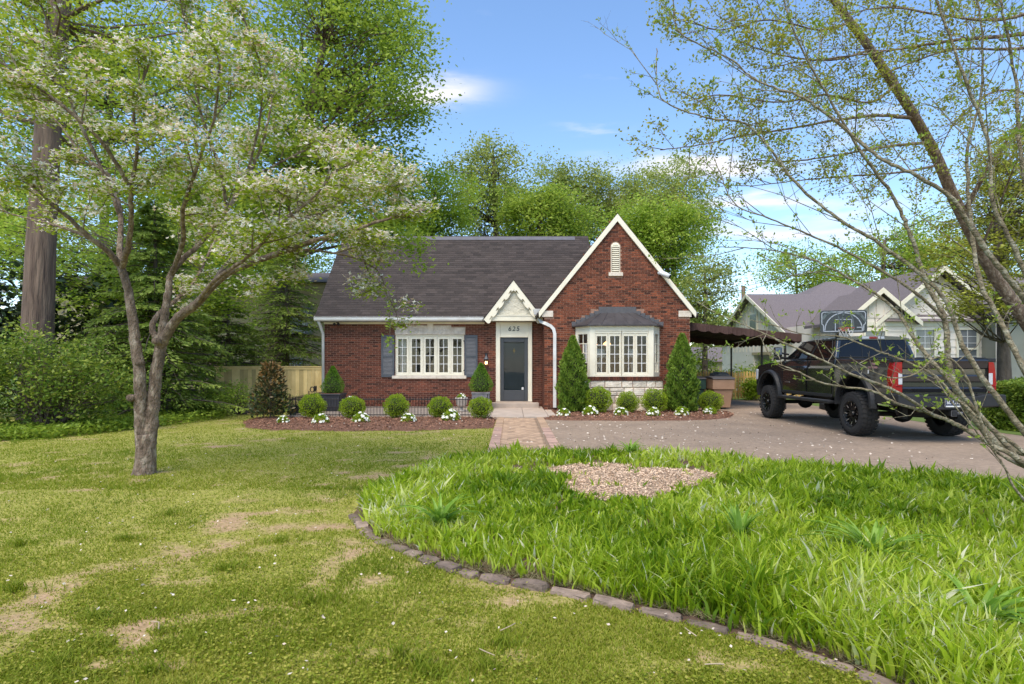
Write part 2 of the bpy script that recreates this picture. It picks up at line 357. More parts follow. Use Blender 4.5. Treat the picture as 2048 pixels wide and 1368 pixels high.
def limbs(mb, trunk, C, r0, frac=1.0, n=5, seed=1, minr=.012):
    rs = random.Random(seed); tr = [Vector(p) for p in trunk]; zs = [p.z for p in tr]
    for c in C:
        if rs.random() > frac: continue
        c = Vector(c); k = None; best = 1e9
        for i in range(1, len(tr)):
            for q in (0, .25, .5, .75, 1):
                p = tr[i-1].lerp(tr[i], q)
                if p.z > c.z - .1 * (c - p).length: continue
                d = (p - c).length * (1 + .2 * rs.random())
                if d < best: best, k, ki = d, p, (i - 1 + q) / (len(tr) - 1)
        if k is None: continue
        ln = (c - k).length; r = max(minr * 1.5, r0 * (1 - .75 * ki) * min(.55, .12 + ln * .05))
        j = lambda a: Vector((rs.uniform(-a, a), rs.uniform(-a, a), rs.uniform(-a, a)))
        m1 = k.lerp(c, .35) + Vector((0, 0, -.04 * ln)) + j(.07 * ln); m2 = k.lerp(c, .7) + Vector((0, 0, .03 * ln)) + j(.06 * ln)
        mb.tube([k, m1, m2, c], [r, r*.7, r*.42, minr*.6], n, cap=False)
def tree(name, label, base, trunk, r0, ells, ncl, per, rcl, leaf, mat, bark, cat='tree', group=None, limbfrac=.7, flat=.4, tj=.7, squash=.7, bias=.55, minr=.015, aspect=.55, rtop=.35, nside=9):
    t = thing(name, label, cat, base, group)
    mb = MB(); m = len(trunk); B = Vector(base); T = [B + Vector(p) for p in trunk]
    rad = [r0 * (1 - (1 - rtop) * i / (m-1)) for i in range(m)]
    T2 = [T[0] - Vector((0, 0, .06)), T[0] + (T[1]-T[0]) * .06] + T[1:]; rad2 = [r0 * 1.5, r0 * 1.08] + rad[1:]
    mb.tube(T2, rad2, nside)
    E = [(e[0]+B.x, e[1]+B.y, e[2]+B.z, *e[3:]) for e in ells]
    P, tn, C = crown_points(E, ncl, per, rcl, bias, squash)
    limbs(mb, T, C, r0, limbfrac, 5, len(name) + int(abs(B.x) * 10), minr)
    mb.build('trunk', bark, t, smooth=True)
    sz = leaf * (.6 + .8 * RNG.random(len(P)))
    leaf_obj('crown', P, sz, sz * aspect, mat, t, tn + (RNG.random(len(P)) - .5) * 2 * tj, flat=flat)
    return t
# ================================================================ SETTING: ground, lawn, drive, beds
def sheet(name, poly, z, mat, kind='structure', parent=None):
    mb = MB(); mb.add([(x, y, z) for x, y in poly], [tuple(range(len(poly)))]); o = mb.build(name, mat, parent)
    for p in o.data.polygons:
        if p.normal.z < 0: o.data.flip_normals(); break
    if kind: o['kind'] = kind
    return o
gm = pmat('ground', (.13, .19, .03), (.07, .11, .02), rough=.95, ns=.6, det=8)
sheet('ground', [(-500, -80), (500, -80), (500, 800), (-500, 800)], -.05, gm)
KERB = [(-1.62, 5.85), (-1.25, 5.07), (-.53, 4.36), (-.175, 4.10), (.125, 4.0), (.425, 3.82), (.67, 3.65), (.91, 3.52), (1.155, 3.355), (1.36, 3.16), (1.59, 2.97), (1.78, 2.72), (1.98, 2.3), (2.1, 1.7)]
BED = KERB + [(2.2, .6), (8.5, .6), (8.3, 5.2), (6.1, 6.4), (5.65, 7.3), (4.7, 8.0), (3.6, 8.9), (2.5, 9.5), (1, 9.8), (-.35, 9.65), (-1.1, 9.0), (-1.47, 8.15), (-1.68, 7.4), (-1.78, 6.5)]
WALK = [(-.43, 9.0), (.90, 9.0), (.90, 16.42), (-.43, 16.42)]
MULCH_L = [(-6.75, 14.6), (-6.5, 14.1), (-5.6, 13.5), (-4, 13.25), (-2, 13.4), (-.45, 13.95), (-.45, 16.44), (-6.3, 16.44), (-6.9, 16.7), (-7.3, 16.3), (-7.2, 15.4)]
MULCH_R = [(.92, 16.3), (.95, 15.85), (1.6, 15.75), (3, 15.65), (4.6, 15.7), (5.5, 15.95), (6.3, 16.6), (6.9, 17.8), (6.95, 18.6), (6.4, 19.05), (1.1, 19.05), (1.28, 18.4), (1.28, 17.0), (.92, 16.42)]
DRIVE = [(.905, 9.1), (.905, 16.4), (6.2, 16.9), (6.4, 19.0), (5.95, 19.3), (5.95, 25.2), (11.5, 25.2), (11.2, 20), (10.9, 15), (11.0, 11), (14, 8.5), (30, 7.5), (30, -6), (6, -6), (7, 3), (5.4, 6.2), (4.4, 7.6), (3.2, 8.6), (2.2, 9.1)]
sheet('driveway', DRIVE, -.002, M['asphalt'])
# lawn: a fine sheet with worn patches; blades are thinned by the same wear
WORN = [[(-3.9, 2.9), (-3.0, 3.7), (-2.6, 4.3), (-2.5, 5.6), (-2.1, 7.2), (-2.4, 9.0), (-2.3, 10)], [(-2.9, 3.1), (-1.6, 3.4), (-1.0, 4.2)], [(-1.9, 5.9), (-1.5, 5.0), (-.9, 4.45)]]
def bare(x, y):
    n = fbm(x*2.9, y*3.7, 3, 4); n2 = fbm(x*.55+9, y*.55, 11, 3)
    b = .80*np.exp(-(dline(x, y, WORN[0])/.55)**2) + .45*np.exp(-(dline(x, y, WORN[1])/.45)**2) + .8*np.exp(-(dline(x, y, WORN[2])/.20)**2)
    return np.clip((n - .47)*3.4 + (fbm(x*7, y*8, 19, 3)-.45)*1.3 + b*.62 - .30 + (n2-.47)*1.1, 0, 1)
gx = np.arange(-17.0, 2.4, .1); gy = np.arange(.8, 18.9, .1)
GX, GY = np.meshgrid(gx, gy); GZ = (fbm(GX*.8, GY*.8, 5) - .5) * .035 + (fbm(GX*5, GY*5, 8) - .5) * .012 - .004
off = inpoly(GX, GY, BED) | inpoly(GX, GY, WALK) | inpoly(GX, GY, DRIVE) | inpoly(GX, GY, MULCH_L) | (GX > .88) & (GY > 5) | ((GX > -6.4) & (GY > 16.3))
GZ = np.where(off, -.035, GZ)
nx, ny = len(gx), len(gy); idx = np.arange(nx*ny).reshape(ny, nx)
fc = np.stack([idx[:-1, :-1], idx[:-1, 1:], idx[1:, 1:], idx[1:, :-1]], -1).reshape(-1, 4)
bt = bare(GX, GY); tn = .25*(bt[:-1, :-1]+bt[:-1, 1:]+bt[1:, 1:]+bt[1:, :-1])
lawn_m = bpy.data.materials.new('lawn_soil'); lawn_m.use_nodes = True
t_ = lawn_m.node_tree; n_ = t_.nodes; l_ = t_.links; b_ = n_['Principled BSDF']; b_.inputs['Roughness'].default_value = .95
a_ = n_.new('ShaderNodeAttribute'); a_.attribute_name = 'bare'; g_ = n_.new('ShaderNodeNewGeometry')
no_ = n_.new('ShaderNodeTexNoise'); no_.inputs['Scale'].default_value = 24; no_.inputs['Detail'].default_value = 8; l_.new(g_.outputs[0], no_.inputs[0])
c1_ = n_.new('ShaderNodeValToRGB'); c1_.color_ramp.elements[0].color = (.235, .21, .045, 1); c1_.color_ramp.elements[1].color = (.345, .345, .055, 1); c1_.color_ramp.elements[0].position = .35; c1_.color_ramp.elements[1].position = .65
c2_ = n_.new('ShaderNodeValToRGB'); c2_.color_ramp.elements[0].color = (.28, .175, .09, 1); c2_.color_ramp.elements[1].color = (.46, .31, .18, 1); c2_.color_ramp.elements[0].position = .3; c2_.color_ramp.elements[1].position = .7
l_.new(no_.outputs[0], c1_.inputs[0]); l_.new(no_.outputs[0], c2_.inputs[0])
ad_ = n_.new('ShaderNodeMath'); ad_.operation = 'MULTIPLY_ADD'; ad_.inputs[1].default_value = 1.0; l_.new(a_.outputs['Fac'], ad_.inputs[0])
mm_ = n_.new('ShaderNodeMath'); mm_.operation = 'MULTIPLY_ADD'; mm_.inputs[1].default_value = .8; mm_.inputs[2].default_value = -.4; l_.new(no_.outputs[0], mm_.inputs[0]); l_.new(mm_.outputs[0], ad_.inputs[2])
ad_.use_clamp = True
mi_ = n_.new('ShaderNodeMix'); mi_.data_type = 'RGBA'; l_.new(ad_.outputs[0], mi_.inputs[0]); l_.new(c1_.outputs[0], mi_.inputs[6]); l_.new(c2_.outputs[0], mi_.inputs[7]); l_.new(mi_.outputs[2], b_.inputs['Base Color'])
bu_ = n_.new('ShaderNodeBump'); bu_.inputs['Strength'].default_value = .8; bu_.inputs['Distance'].default_value = .03; l_.new(no_.outputs[0], bu_.inputs['Height']); l_.new(bu_.outputs[0], b_.inputs['Normal'])
me = np_mesh('lawn', np.stack([GX, GY, GZ], -1).reshape(-1, 3), fc, smooth=True)
aa = me.attributes.new('bare', 'FLOAT', 'POINT'); aa.data.foreach_set('value', bt.ravel().astype('f'))
link_mesh('lawn', me, lawn_m, None, 'structure')
sheet('side_lawn', [(11.0, 11), (10.9, 15), (11.2, 20), (11.5, 25.2), (40, 25.2), (40, 9), (14, 8.5)], .004, gm)
sheet('back_lawn', [(-17, 18.9), (-6.75, 18.9), (-6.75, 27), (5.9, 27), (5.9, 25.3), (40, 25.3), (40, 70), (-60, 70), (-60, 10), (-17, 10)], -.01, gm)
# --- blades
def blades(name, x, y, z0, h, wd, lean, mat, tone, nseg=1, curve=1.0, kind='stuff', parent=None, az=None):
    n = len(x); a = RNG.random(n) * 2 * math.pi if az is None else az
    dxy = np.stack([np.cos(a), np.sin(a), np.zeros(n)], 1); s = np.stack([-np.sin(a), np.cos(a), np.zeros(n)], 1)
    tw = RNG.random(n) * math.pi; s = s * np.cos(tw)[:, None] + dxy * np.sin(tw)[:, None]
    base = np.stack([x, y, z0], 1); V = []
    for k in range(nseg + 1):
        q = k / nseg; hz = h * (q if curve == 0 else (q - .38 * curve * lean * q**2.4)); lx = h * lean * q**1.8
        c = base + dxy * lx[:, None] + np.array([0, 0, 1.0]) * hz[:, None]
        ww = wd * (1 - q**2.2) * .5 * (.75 + .5 * math.sin(math.pi * min(1, q + .2)))
        if k < nseg: V += [c - s * ww[:, None], c + s * ww[:, None]]
        else: V += [c]
    V = np.stack(V, 1); m = 2*nseg + 1; v = V.reshape(-1, 3); b = np.arange(n)[:, None] * m
    F_ = []
    for k in range(nseg):
        if k < nseg - 1: F_ += [b + np.array([2*k, 2*k+1, 2*k+3]), b + np.array([2*k, 2*k+3, 2*k+2])]
        else: F_ += [b + np.array([2*k, 2*k+1, 2*k+2])]
    nf = len(F_); f = np.stack(F_, 1).reshape(-1, 3)
    me = np_mesh(name, v - np.array(wloc(parent)), f, np.clip(np.repeat(tone, nf), -1, 1)); return link_mesh(name, me, mat, parent, kind)
def scatter(n, x0, x1, ynear, yfar, pw=1.6):
    """points denser towards the near side"""
    q = RNG.random(n); y = (ynear**(1-pw) + q * (yfar**(1-pw) - ynear**(1-pw))) ** (1/(1-pw)); x = x0 + RNG.random(n) * (x1 - x0); return x, y
def lawn_blades(name, n, ynear, yfar, h, wd, nseg, pw):
    x, y = scatter(n, -1, 1, ynear, yfar, pw); x = x * (y * .93 + .4)
    k = ((x < 1.2) | (y < 5)) & (x < 2.3) & (x > -16); x, y = x[k], y[k]
    k = ~(inpoly(x, y, BED) | inpoly(x, y, WALK) | inpoly(x, y, DRIVE) | inpoly(x, y, MULCH_L) | ((x > -6.4) & (y > 16.3))); x, y = x[k], y[k]
    b = bare(x, y); clump = fbm(x*3.1, y*3.1, 31, 3); k = RNG.random(len(x)) > np.clip(b*1.0 + (.5-clump)*.9, 0, .86); x, y, clump, b = x[k], y[k], clump[k], b[k]
    big = fbm(x*.5+3, y*.5, 21, 3); lush = np.clip((fbm(x*.9, y*.9, 41, 3)-.5)*6, 0, 1)
    tone_ = 0; hh = h * (.45 + .6*RNG.random(len(x))) * (.6 + .9*clump) * (1 + .6*lush) * (1 - .5*b)
    tone = (big-.5)*1.8 - lush*.30 + (RNG.random(len(x))-.5)*.8 + .42*(1-np.clip((y-3)/6, 0, 1)) + .12
    blades(name, x, y, np.full(len(x), -.006) + (fbm(x*.8, y*.8, 5)-.5)*.035, hh, wd*(.6+.8*RNG.random(len(x))), .3+.7*RNG.random(len(x)), M['grass'], tone, nseg)
lawn_blades('grass', 290000, 2.45, 7.0, .033, .0062, 2, 1.9)
lawn_blades('grass', 230000, 7.0, 18.7, .045, .013, 1, 1.5)
# taller dark tufts the mower left standing
TC = [gp(u, v) for u, v in ((300, 1345), (120, 1330), (800, 1312), (840, 1330), (450, 1140), (30, 1180), (40, 1090), (560, 1085), (190, 1240), (1010, 1290), (620, 1205), (980, 1340), (250, 1080), (340, 1030), (860, 1350))]
tx, ty_ = [], []
for c_x, c_y in TC:
    k = 150; a = RNG.random(k)*6.283; r = np.abs(RNG.normal(size=k))*.09*(1+.5*np.sin(a*2+c_x*9)); tx.append(c_x+np.cos(a)*r); ty_.append(c_y+np.sin(a)*r*.8)
tx = np.concatenate(tx); ty_ = np.concatenate(ty_)
blades('grass', tx, ty_, np.full(len(tx), -.004), .05+.05*RNG.random(len(tx)), .005+.003*RNG.random(len(tx)), .3+.6*RNG.random(len(tx)), M['grass'], RNG.random(len(tx))*1.0-.62, 2)
# small flat clover leaves in the short turf near the kerb
x, y = scatter(34000, -1, 1, 2.45, 6.5, 2.0); x = x * (y*.93+.4); k = (x > -16) & ~inpoly(x, y, BED) & (fbm(x*1.2, y*1.2, 61) > .40) & (RNG.random(len(x)) > bare(x, y)*1.1); x, y = x[k], y[k]
P = np.stack([x, y, .006 + .028*RNG.random(len(x))], 1)
leaf_obj('clover', P, .012+.012*RNG.random(len(x)), .014, M['grass'], None, (RNG.random(len(x))-.45)*1.6+.25, flat=.85, kind='stuff')
# --- the planted bed
bx = np.arange(-2.2, 9, .22); by = np.arange(.4, 10.2, .22); BX, BY = np.meshgrid(bx, by); ins = inpoly(BX, BY, BED)
edge = dline(BX, BY, BED + [BED[0]]); BZ = np.where(ins, np.minimum(.085, edge*.22) - .012, -.06)
idx = np.arange(BX.size).reshape(BX.shape); fc = np.stack([idx[:-1, :-1], idx[:-1, 1:], idx[1:, 1:], idx[1:, :-1]], -1).reshape(-1, 4)
link_mesh('planting_soil', np_mesh('planting_soil', np.stack([BX, BY, BZ], -1).reshape(-1, 3), fc, smooth=True), M['soil'], None, 'structure')
def bedz(x, y): return np.minimum(.085, dline(x, y, BED + [BED[0]])*.22) - .015
CHIP_C = (1.42, 7.40)
def chipr(x, y):
    a = np.arctan2(y-CHIP_C[1], x-CHIP_C[0]); r = np.hypot((x-CHIP_C[0])/.98, (y-CHIP_C[1])/.92)
    return r / (1 + .16*np.sin(3*a+1.2) + .10*np.sin(5*a+.4) + .28*np.exp(-((a+1.65)/.33)**2))
def bed_plants(n, ynear, yfar, hgt, wd, nseg, pw):
    nc = n // 9; x, y = scatter(nc, -1, 1, ynear, yfar, pw); x = x*(y*.93+.5)
    k = inpoly(x, y, BED) & (x < 8); x, y = x[k], y[k]
    e = dline(x, y, BED + [BED[0]]); k = (e > .10) & ((chipr(x, y) > 1.0) | (RNG.random(len(x)) < .045)); x, y = x[k], y[k]
    dens = fbm(x*1.4, y*1.4, 71, 3); k = RNG.random(len(x)) < np.clip((dens-.20)*3.2, .62, 1); x, y = x[k], y[k]
    m = 9; n = len(x)*m; pt = np.repeat(fbm(x*.9+4, y*.9, 77, 3), m); ph = np.repeat(.30+1.2*fbm(x*1.3, y*1.3, 81, 3) + .45*(RNG.random(len(x))-.5), m)
    ct = np.repeat((RNG.random(len(x))-.5)*.5, m); near = np.repeat(np.clip(1-chipr(x, y)*.5, 0, .3), m)
    X = np.repeat(x, m) + RNG.normal(size=n)*.035; Y = np.repeat(y, m) + RNG.normal(size=n)*.035
    broad = np.repeat(RNG.random(len(x)) < .13, m); h = hgt*ph*(.6+.6*RNG.random(n)) * np.where(broad, 1.3, 1.0) - near*.2
    tone = (pt-.5)*1.9 + ct*1.3 + (RNG.random(n)-.5)*.9 - .15 + np.where(RNG.random(n) < .05, 1.2, 0) - np.where(broad, .25, 0)
    az = np.arctan2(RNG.normal(size=n), RNG.normal(size=n))
    blades('bed_foliage', X, Y, bedz(X, Y), h, wd*(.45+.75*RNG.random(n))*np.where(broad, 1.8, 1.0), .18+.85*RNG.random(n)**1.2, M['bed_leaf'], tone, nseg, 1.0, az=az)
bed_plants(125000, 2.4, 5.4, .19, .0185, 3, 1.5)
bed_plants(120000, 5.4, 10, .19, .025, 2, 1.2)
# dry thatch at the foot of the bed along the kerb
s = RNG.random(9000)*(len(KERB)-2); i = s.astype(int); q = (s-i)[:, None]; K = np.array(KERB); p = K[i]*(1-q)+K[i+1]*q; d = K[i+1]-K[i]; nn_ = np.stack([d[:, 1], -d[:, 0]], 1); nn_ = -nrm(nn_)
p = p + nn_*(.06+.22*RNG.random(9000))[:, None]
blades('thatch', p[:, 0], p[:, 1], np.full(9000, .0), .04+.05*RNG.random(9000), np.full(9000, .007), .8+.9*RNG.random(9000), ramp_mat('thatch', [(.07, .06, .02), (.17, .15, .06), (.34, .30, .16)], .1), RNG.random(9000)*2-1, 1, .6)
# broad-leaved lilies standing out of the bed
def lily(label, u, v, n, h, spread, seed):
    x0, y0 = gp(u, v); r = np.random.default_rng(seed)
    t = thing('day_lily', label, 'plant', (x0, y0, float(bedz(np.array([x0]), np.array([y0]))[0])), 'broad-leaved lilies in the bed')
    for j in range(int(n*1.5)):
        a = r.random()*6.28; ln = h*(.7+.5*r.random()); le = spread*(.5+.8*r.random()); mb = MB(); pr = None; w_ = .012+.010*r.random()
        for k in range(7):
            q = k/6; c = Vector((math.cos(a)*ln*le*q**1.5, math.sin(a)*ln*le*q**1.5, ln*(q-.55*le*q**2.6))); sd_ = Vector((-math.sin(a), math.cos(a), 0))*w_*(1-q**2.5)*(.55+.9*math.sin(math.pi*min(1, q*.8+.15)))
            row = (c-sd_, c-Vector((0, 0, w_*.35)), c+sd_)
            if pr: mb.quad(pr[0], pr[1], row[1], row[0], tone=r.random()*1.6-.8); mb.quad(pr[1], pr[2], row[2], row[1], tone=r.random()*1.6-.8)
            pr = row
        me = mb.mesh('leaf', smooth=True); link_mesh('leaf', me, M['lily'], t)
lily('large blue-green lily clump with arching strap leaves in the middle of the bed', 1745, 1150, 22, .42, .9, 1)
lily('arching broad-leaved lily clump at the rounded end of the bed by the kerb', 880, 1075, 18, .40, .95, 2)
lily('upright pale-leaved lily clump between the wood chips and the kerb stones', 1480, 1110, 14, .40, .45, 3)
lily('lily clump with drooping pointed leaves behind the last kerb stones', 1960, 1290, 13, .36, .95, 4)
lily('low lily clump at the driveway edge of the bed behind the wood chips', 1260, 922, 14, .34, .8, 5)
# kerb stones
def rock(name, parent, c, lx, ly, lz, rot, mat, seed, tone=0, sub=2):
    bm = bmesh.new(); bmesh.ops.create_cube(bm, size=1); bmesh.ops.subdivide_edges(bm, edges=bm.edges, cuts=sub, use_grid_fill=True)
    r = random.Random(seed)
    for v in bm.verts:
        f = 1 - .10*sum(1 for q in v.co if abs(q) > .49) ** 1.6 / 3
        v.co = Vector((v.co.x*lx*f, v.co.y*ly*f, v.co.z*lz*f)) + Vector((r.uniform(-1, 1), r.uniform(-1, 1), r.uniform(-1, 1)))*min(lx, ly, lz)*.07
    me = bpy.data.meshes.new(name); bm.to_mesh(me); bm.free(); me.attributes.new('tone', 'FLOAT', 'FACE').data.foreach_set('value', np.full(len(me.polygons), tone, 'f'))
    o = link_mesh(name, me, mat, parent); o.location = Vector(c) - wloc(parent); o.rotation_euler = rot; return o
kt = thing('stone_edging', 'curved edging of rough brown-grey stones between lawn and bed', 'edging', (.1, 4.0, 0))
acc = 0; pts = [Vector((x, y, 0)) for x, y in KERB]; seg = []; 
for a, b in zip(pts[:-1], pts[1:]): seg.append((a, b, (b-a).length))
tot_l = sum(s[2] for s in seg); d = 0.0; j = 0
def along(d):
    for a, b, l in seg:
        if d <= l: return a.lerp(b, d/l)
        d -= l
    return seg[-1][1]
while d < tot_l - .2:
    ln = random.uniform(.24, .34) if d > 2.2 else random.uniform(.16, .24)
    a, b = along(d), along(d+ln); m = (a+b)/2; an = math.atan2(b.y-a.y, b.x-a.x)
    rock('kerb_stone', kt, (m.x, m.y, -.026+random.uniform(-.010, .008)), ln*.98, random.uniform(.10, .135), .095, (random.uniform(-.1, .1), random.uniform(-.06, .06), an+random.uniform(-.05, .05)), M['kerb'], j, random.uniform(-1, 1)); d += ln + random.uniform(.004, .02); j += 1
# chips
def chips(name, x, y, z, L_, W_, mat, kind='stuff', flat=.75):
    n = len(x); P = np.stack([x, y, z], 1)
    v = leaf_geo(P, L_, W_, flat=flat); me = np_mesh(name, v, np.arange(len(v)).reshape(-1, 4), RNG.random(n)*2-1); return link_mesh(name, me, mat, None, kind)
n = 26000; a = RNG.random(n)*6.283; r = np.sqrt(RNG.random(n))*1.2; x = CHIP_C[0]+np.cos(a)*r*1.1; y = CHIP_C[1]+np.sin(a)*r*1.15; k = chipr(x, y) < 1.04+.05*RNG.random(n); x, y = x[k], y[k]
mound = .085 + .035*np.clip(1-chipr(x, y), 0, 1)
chips('wood_chips', x, y, mound+.012*RNG.random(len(x)), .02+.03*RNG.random(len(x)), .008+.009*RNG.random(len(x)), M['wood_chip'])
cx_ = np.linspace(-1.3, 1.3, 40); UX, UY = np.meshgrid(cx_+CHIP_C[0], cx_+CHIP_C[1]); rr = chipr(UX, UY); UZ = np.where(rr < 1.12, .080+.035*np.clip(1-rr, -.3, 1)+(fbm(UX*6, UY*6, 5)-.5)*.02, -.03)
idx = np.arange(1600).reshape(40, 40); fc = np.stack([idx[:-1, :-1], idx[:-1, 1:], idx[1:, 1:], idx[1:, :-1]], -1).reshape(-1, 4)
link_mesh('chip_mound', np_mesh('chip_mound', np.stack([UX, UY, UZ], -1).reshape(-1, 3), fc, smooth=True), pmat('chip_ground', (.56, .41, .28), (.38, .27, .18), rough=.95, ns=60, bump=1, bs=70, dist=.03), None, 'structure')
for nm, poly in (('mulch_bed', MULCH_L), ('mulch_bed', MULCH_R)):
    xs = [p[0] for p in poly]; ys = [p[1] for p in poly]; X = np.arange(min(xs)-.1, max(xs)+.2, .12); Y = np.arange(min(ys)-.1, max(ys)+.2, .12); XX, YY = np.meshgrid(X, Y)
    ed = dline(XX, YY, poly+[poly[0]]); Z = np.where(inpoly(XX, YY, poly), np.minimum(.06, .012+ed*.12)+(fbm(XX*5, YY*5, 4)-.5)*.02, -.045)
    idx = np.arange(XX.size).reshape(XX.shape); fc = np.stack([idx[:-1, :-1], idx[:-1, 1:], idx[1:, 1:], idx[1:, :-1]], -1).reshape(-1, 4)
    link_mesh(nm, np_mesh(nm, np.stack([XX, YY, Z], -1).reshape(-1, 3), fc, smooth=True), M['mulch'], None, 'structure')
    n = 9000; x = min(xs)+RNG.random(n)*(max(xs)-min(xs)); y = min(ys)+RNG.random(n)*(max(ys)-min(ys)); k = inpoly(x, y, poly); x, y = x[k], y[k]
    z = np.minimum(.06, .012+dline(x, y, poly+[poly[0]])*.12)+.01
    chips('bark_mulch', x, y, z+.012*RNG.random(len(x)), .04+.06*RNG.random(len(x)), .012+.014*RNG.random(len(x)), M['mulch_chip'])
# fallen petals
n = 9000; x, y = scatter(n, -1, 1, 2.5, 19, .35); x = x*(y*.93+.4); keep = ~inpoly(x, y, BED) & (x > -12) & (x < 10.5) & ~((x > -6.4) & (x < -.45) & (y > 16.4)) & ~((x > -6) & (x < 5.9) & (y > 18.3))
w_ = np.where(x < .9, np.exp(-((x+2.2)/4.0)**2)*.16, np.where(y > 9, .5, .2)*np.clip(1.25-np.abs(x-3)/6, .15, 1)); keep &= RNG.random(n) < w_; x, y = x[keep], y[keep]
z = np.where(inpoly(x, y, WALK), .022, np.where(inpoly(x, y, MULCH_L) | inpoly(x, y, MULCH_R), .085, np.where(inpoly(x, y, DRIVE), .006, .035)))
ps = np.where(inpoly(x, y, DRIVE) | inpoly(x, y, WALK) | inpoly(x, y, MULCH_R) | inpoly(x, y, MULCH_L), 1.55, 1.0) * np.clip(y/8, 1, 1.5)
chips('fallen_petals', x, y, z, (.014+.017*RNG.random(len(x)))*ps, (.010+.011*RNG.random(len(x)))*ps, M['petal'], flat=.85)
# a few dry twigs on the turf
tw = MB()
for k in range(8):
    u, v = random.uniform(60, 1500), random.uniform(980, 1345); X, Y = gp(u, v)
    if inpoly(np.array([X]), np.array([Y]), BED)[0]: continue
    a = random.random()*6.28; l = random.uniform(.06, .16); tw.tube([(X, Y, .03), (X+math.cos(a)*l*.5, Y+math.sin(a)*l*.5, .04), (X+math.cos(a+.3)*l, Y+math.sin(a+.3)*l, .03)], .0035, 4)
tw.build('fallen_twigs', pmat('twig', (.42, .33, .22), rough=.9), kind='stuff')
# --- brick walk and concrete slabs
wk = thing('brick_walk', 'straight brick front walk with border courses leading to the door', 'walkway', (.23, 12.6, 0)); wk['kind'] = 'structure'; del wk['label'], wk['category']
MB().box(-.43, .90, 8.9, 16.42, -.05, .006).build('sand_bed', pmat('sand', (.27, .195, .13), rough=.95, ns=20), wk)
pv = []
for s_ in (0, 1):
    yy = 8.9
    while yy < 16.4: pv.append((-.33 if s_ == 0 else .80, yy+.05, 0, 'b')); yy += .104
lx_, wx_ = .2, .098
for i in range(-90, 90):
    for j_ in range(-90, 90):
        # herringbone cells, turned 45 degrees
        k = (i - j_) % 4
        if k not in (0, 3): continue
        a, b, an = ((i+1)*.1, (j_+.5)*.1, R(45)) if k == 0 else ((i+.5)*.1, (j_+1)*.1, R(135))
        xx, y2 = .235 + (a - b)*.7071, 12.6 + (a + b)*.7071
        if -.19 < xx < .66 and 8.95 < y2 < 16.35: pv.append((xx, y2, an, 'h'))
pv.sort(key=lambda p: p[1])
pm = {}
for kd in 'bh':
    for q in range(6):
        mb = MB(); hx = .1; mb.box(-hx+.003, hx-.003, -.049, .049, -.02, .0, tone=(q-2.5)/2.5); me = mb.mesh('paver'); me.materials.append(M['paver'] if kd == 'h' else M['paver_border']); pm[kd, q] = me
rest = MB(); 
for k, (xx, y2, an, kd) in enumerate(pv):
    q = random.randrange(6); z = (.018 if kd == 'h' else .022) + random.uniform(-.002, .002)
    if k < 300:
        o = link_mesh('paver', pm[kd, q], None, wk, loc=Vector((xx, y2, z)) - wk.location); o.rotation_euler.z = an
    else:
        ca_, sa_ = math.cos(an), math.sin(an); hx, hy = .097, .049
        c = [(xx+ca_*p-sa_*r_, y2+sa_*p+ca_*r_) for p, r_ in ((-hx, -hy), (hx, -hy), (hx, hy), (-hx, hy))]
        rest.hexa([(*p, z-.02) for p in c] + [(*p, z) for p in c], tone=random.uniform(-1, 1))
rest.build('far_pavers', M['paver'], wk, kind='stuff')
pt = thing('patio', 'concrete', 'patio', (-2, 18.4, 0)); del pt['label'], pt['category']; pt['kind'] = 'structure'
for x0, x1 in ((-6.6, -4.6), (-4.59, -2.55), (-2.54, -.62), (-.61, .33), (.34, 1.06)):
    MB().box(x0, x1, 16.46, 20.48, -.04, .045, tone=random.uniform(-1, 1)).build('slab', M['concrete'], pt, bevel=.006, seg=1)
MB().box(1.07, 1.30, 16.9, 18.97, -.04, .045, tone=.4).build('slab', M['concrete'], pt, bevel=.006, seg=1)
# ================================================================ THE BRICK HOUSE
YW, YG = 20.5, 19.0                         # plane of the front wall, plane of the gable wing
hs_ = thing('brick_house', 'one-storey red brick cottage with steep dark shingle roof and front gable wing', 'house', (-.4, 20.5, 0))
EAVE_Y, EAVE_Z, RID_Y, RID_Z = 20.08, 3.20, 23.4, 6.70
GX0, GX1, GAX, GAZ = 1.07, 5.88, 3.475, 6.42  # gable wing corners and wall apex
SLW = 1.245                                   # wing roof slope
def frame_boxes(mb, x0, x1, z0, z1, holes, y0, y1):
    """a wall slab with rectangular openings"""
    xs = sorted({x0, x1, *[h[0] for h in holes], *[h[1] for h in holes]})
    for a, b in zip(xs[:-1], xs[1:]):
        zz = [z0]
        for h in sorted([h for h in holes if h[0] <= a+1e-6 and h[1] >= b-1e-6], key=lambda h: h[2]): zz += [h[2], h[3]]
        zz.append(z1)
        for k in range(0, len(zz), 2):
            if zz[k+1]-zz[k] > .005: mb.box(a, b, y0, y1, zz[k], zz[k+1])
WIN = (-4.16, -1.71, 1.14, 2.60); DOOR = (-.42, .57, .22, 2.50)
mb = MB(); frame_boxes(mb, -6.68, 1.07, -.05, 3.3, [WIN, DOOR], YW+.012, YW+.28); fw = mb.build('front_wall', M['mortar'], hs_)
BAYO = (2.3, 4.65, 1.15, 2.75)
mb = MB(); frame_boxes(mb, GX0, GX1, -.05, 3.36, [BAYO], YG+.012, YG+.28)
mb.prism([(GX0, 3.36), (GX1, 3.36), (GAX, 3.36+(GX1-GAX)*SLW)], 'y', YG+.012, YG+.28); gw = mb.build('gable_wall', M['mortar'], hs_)
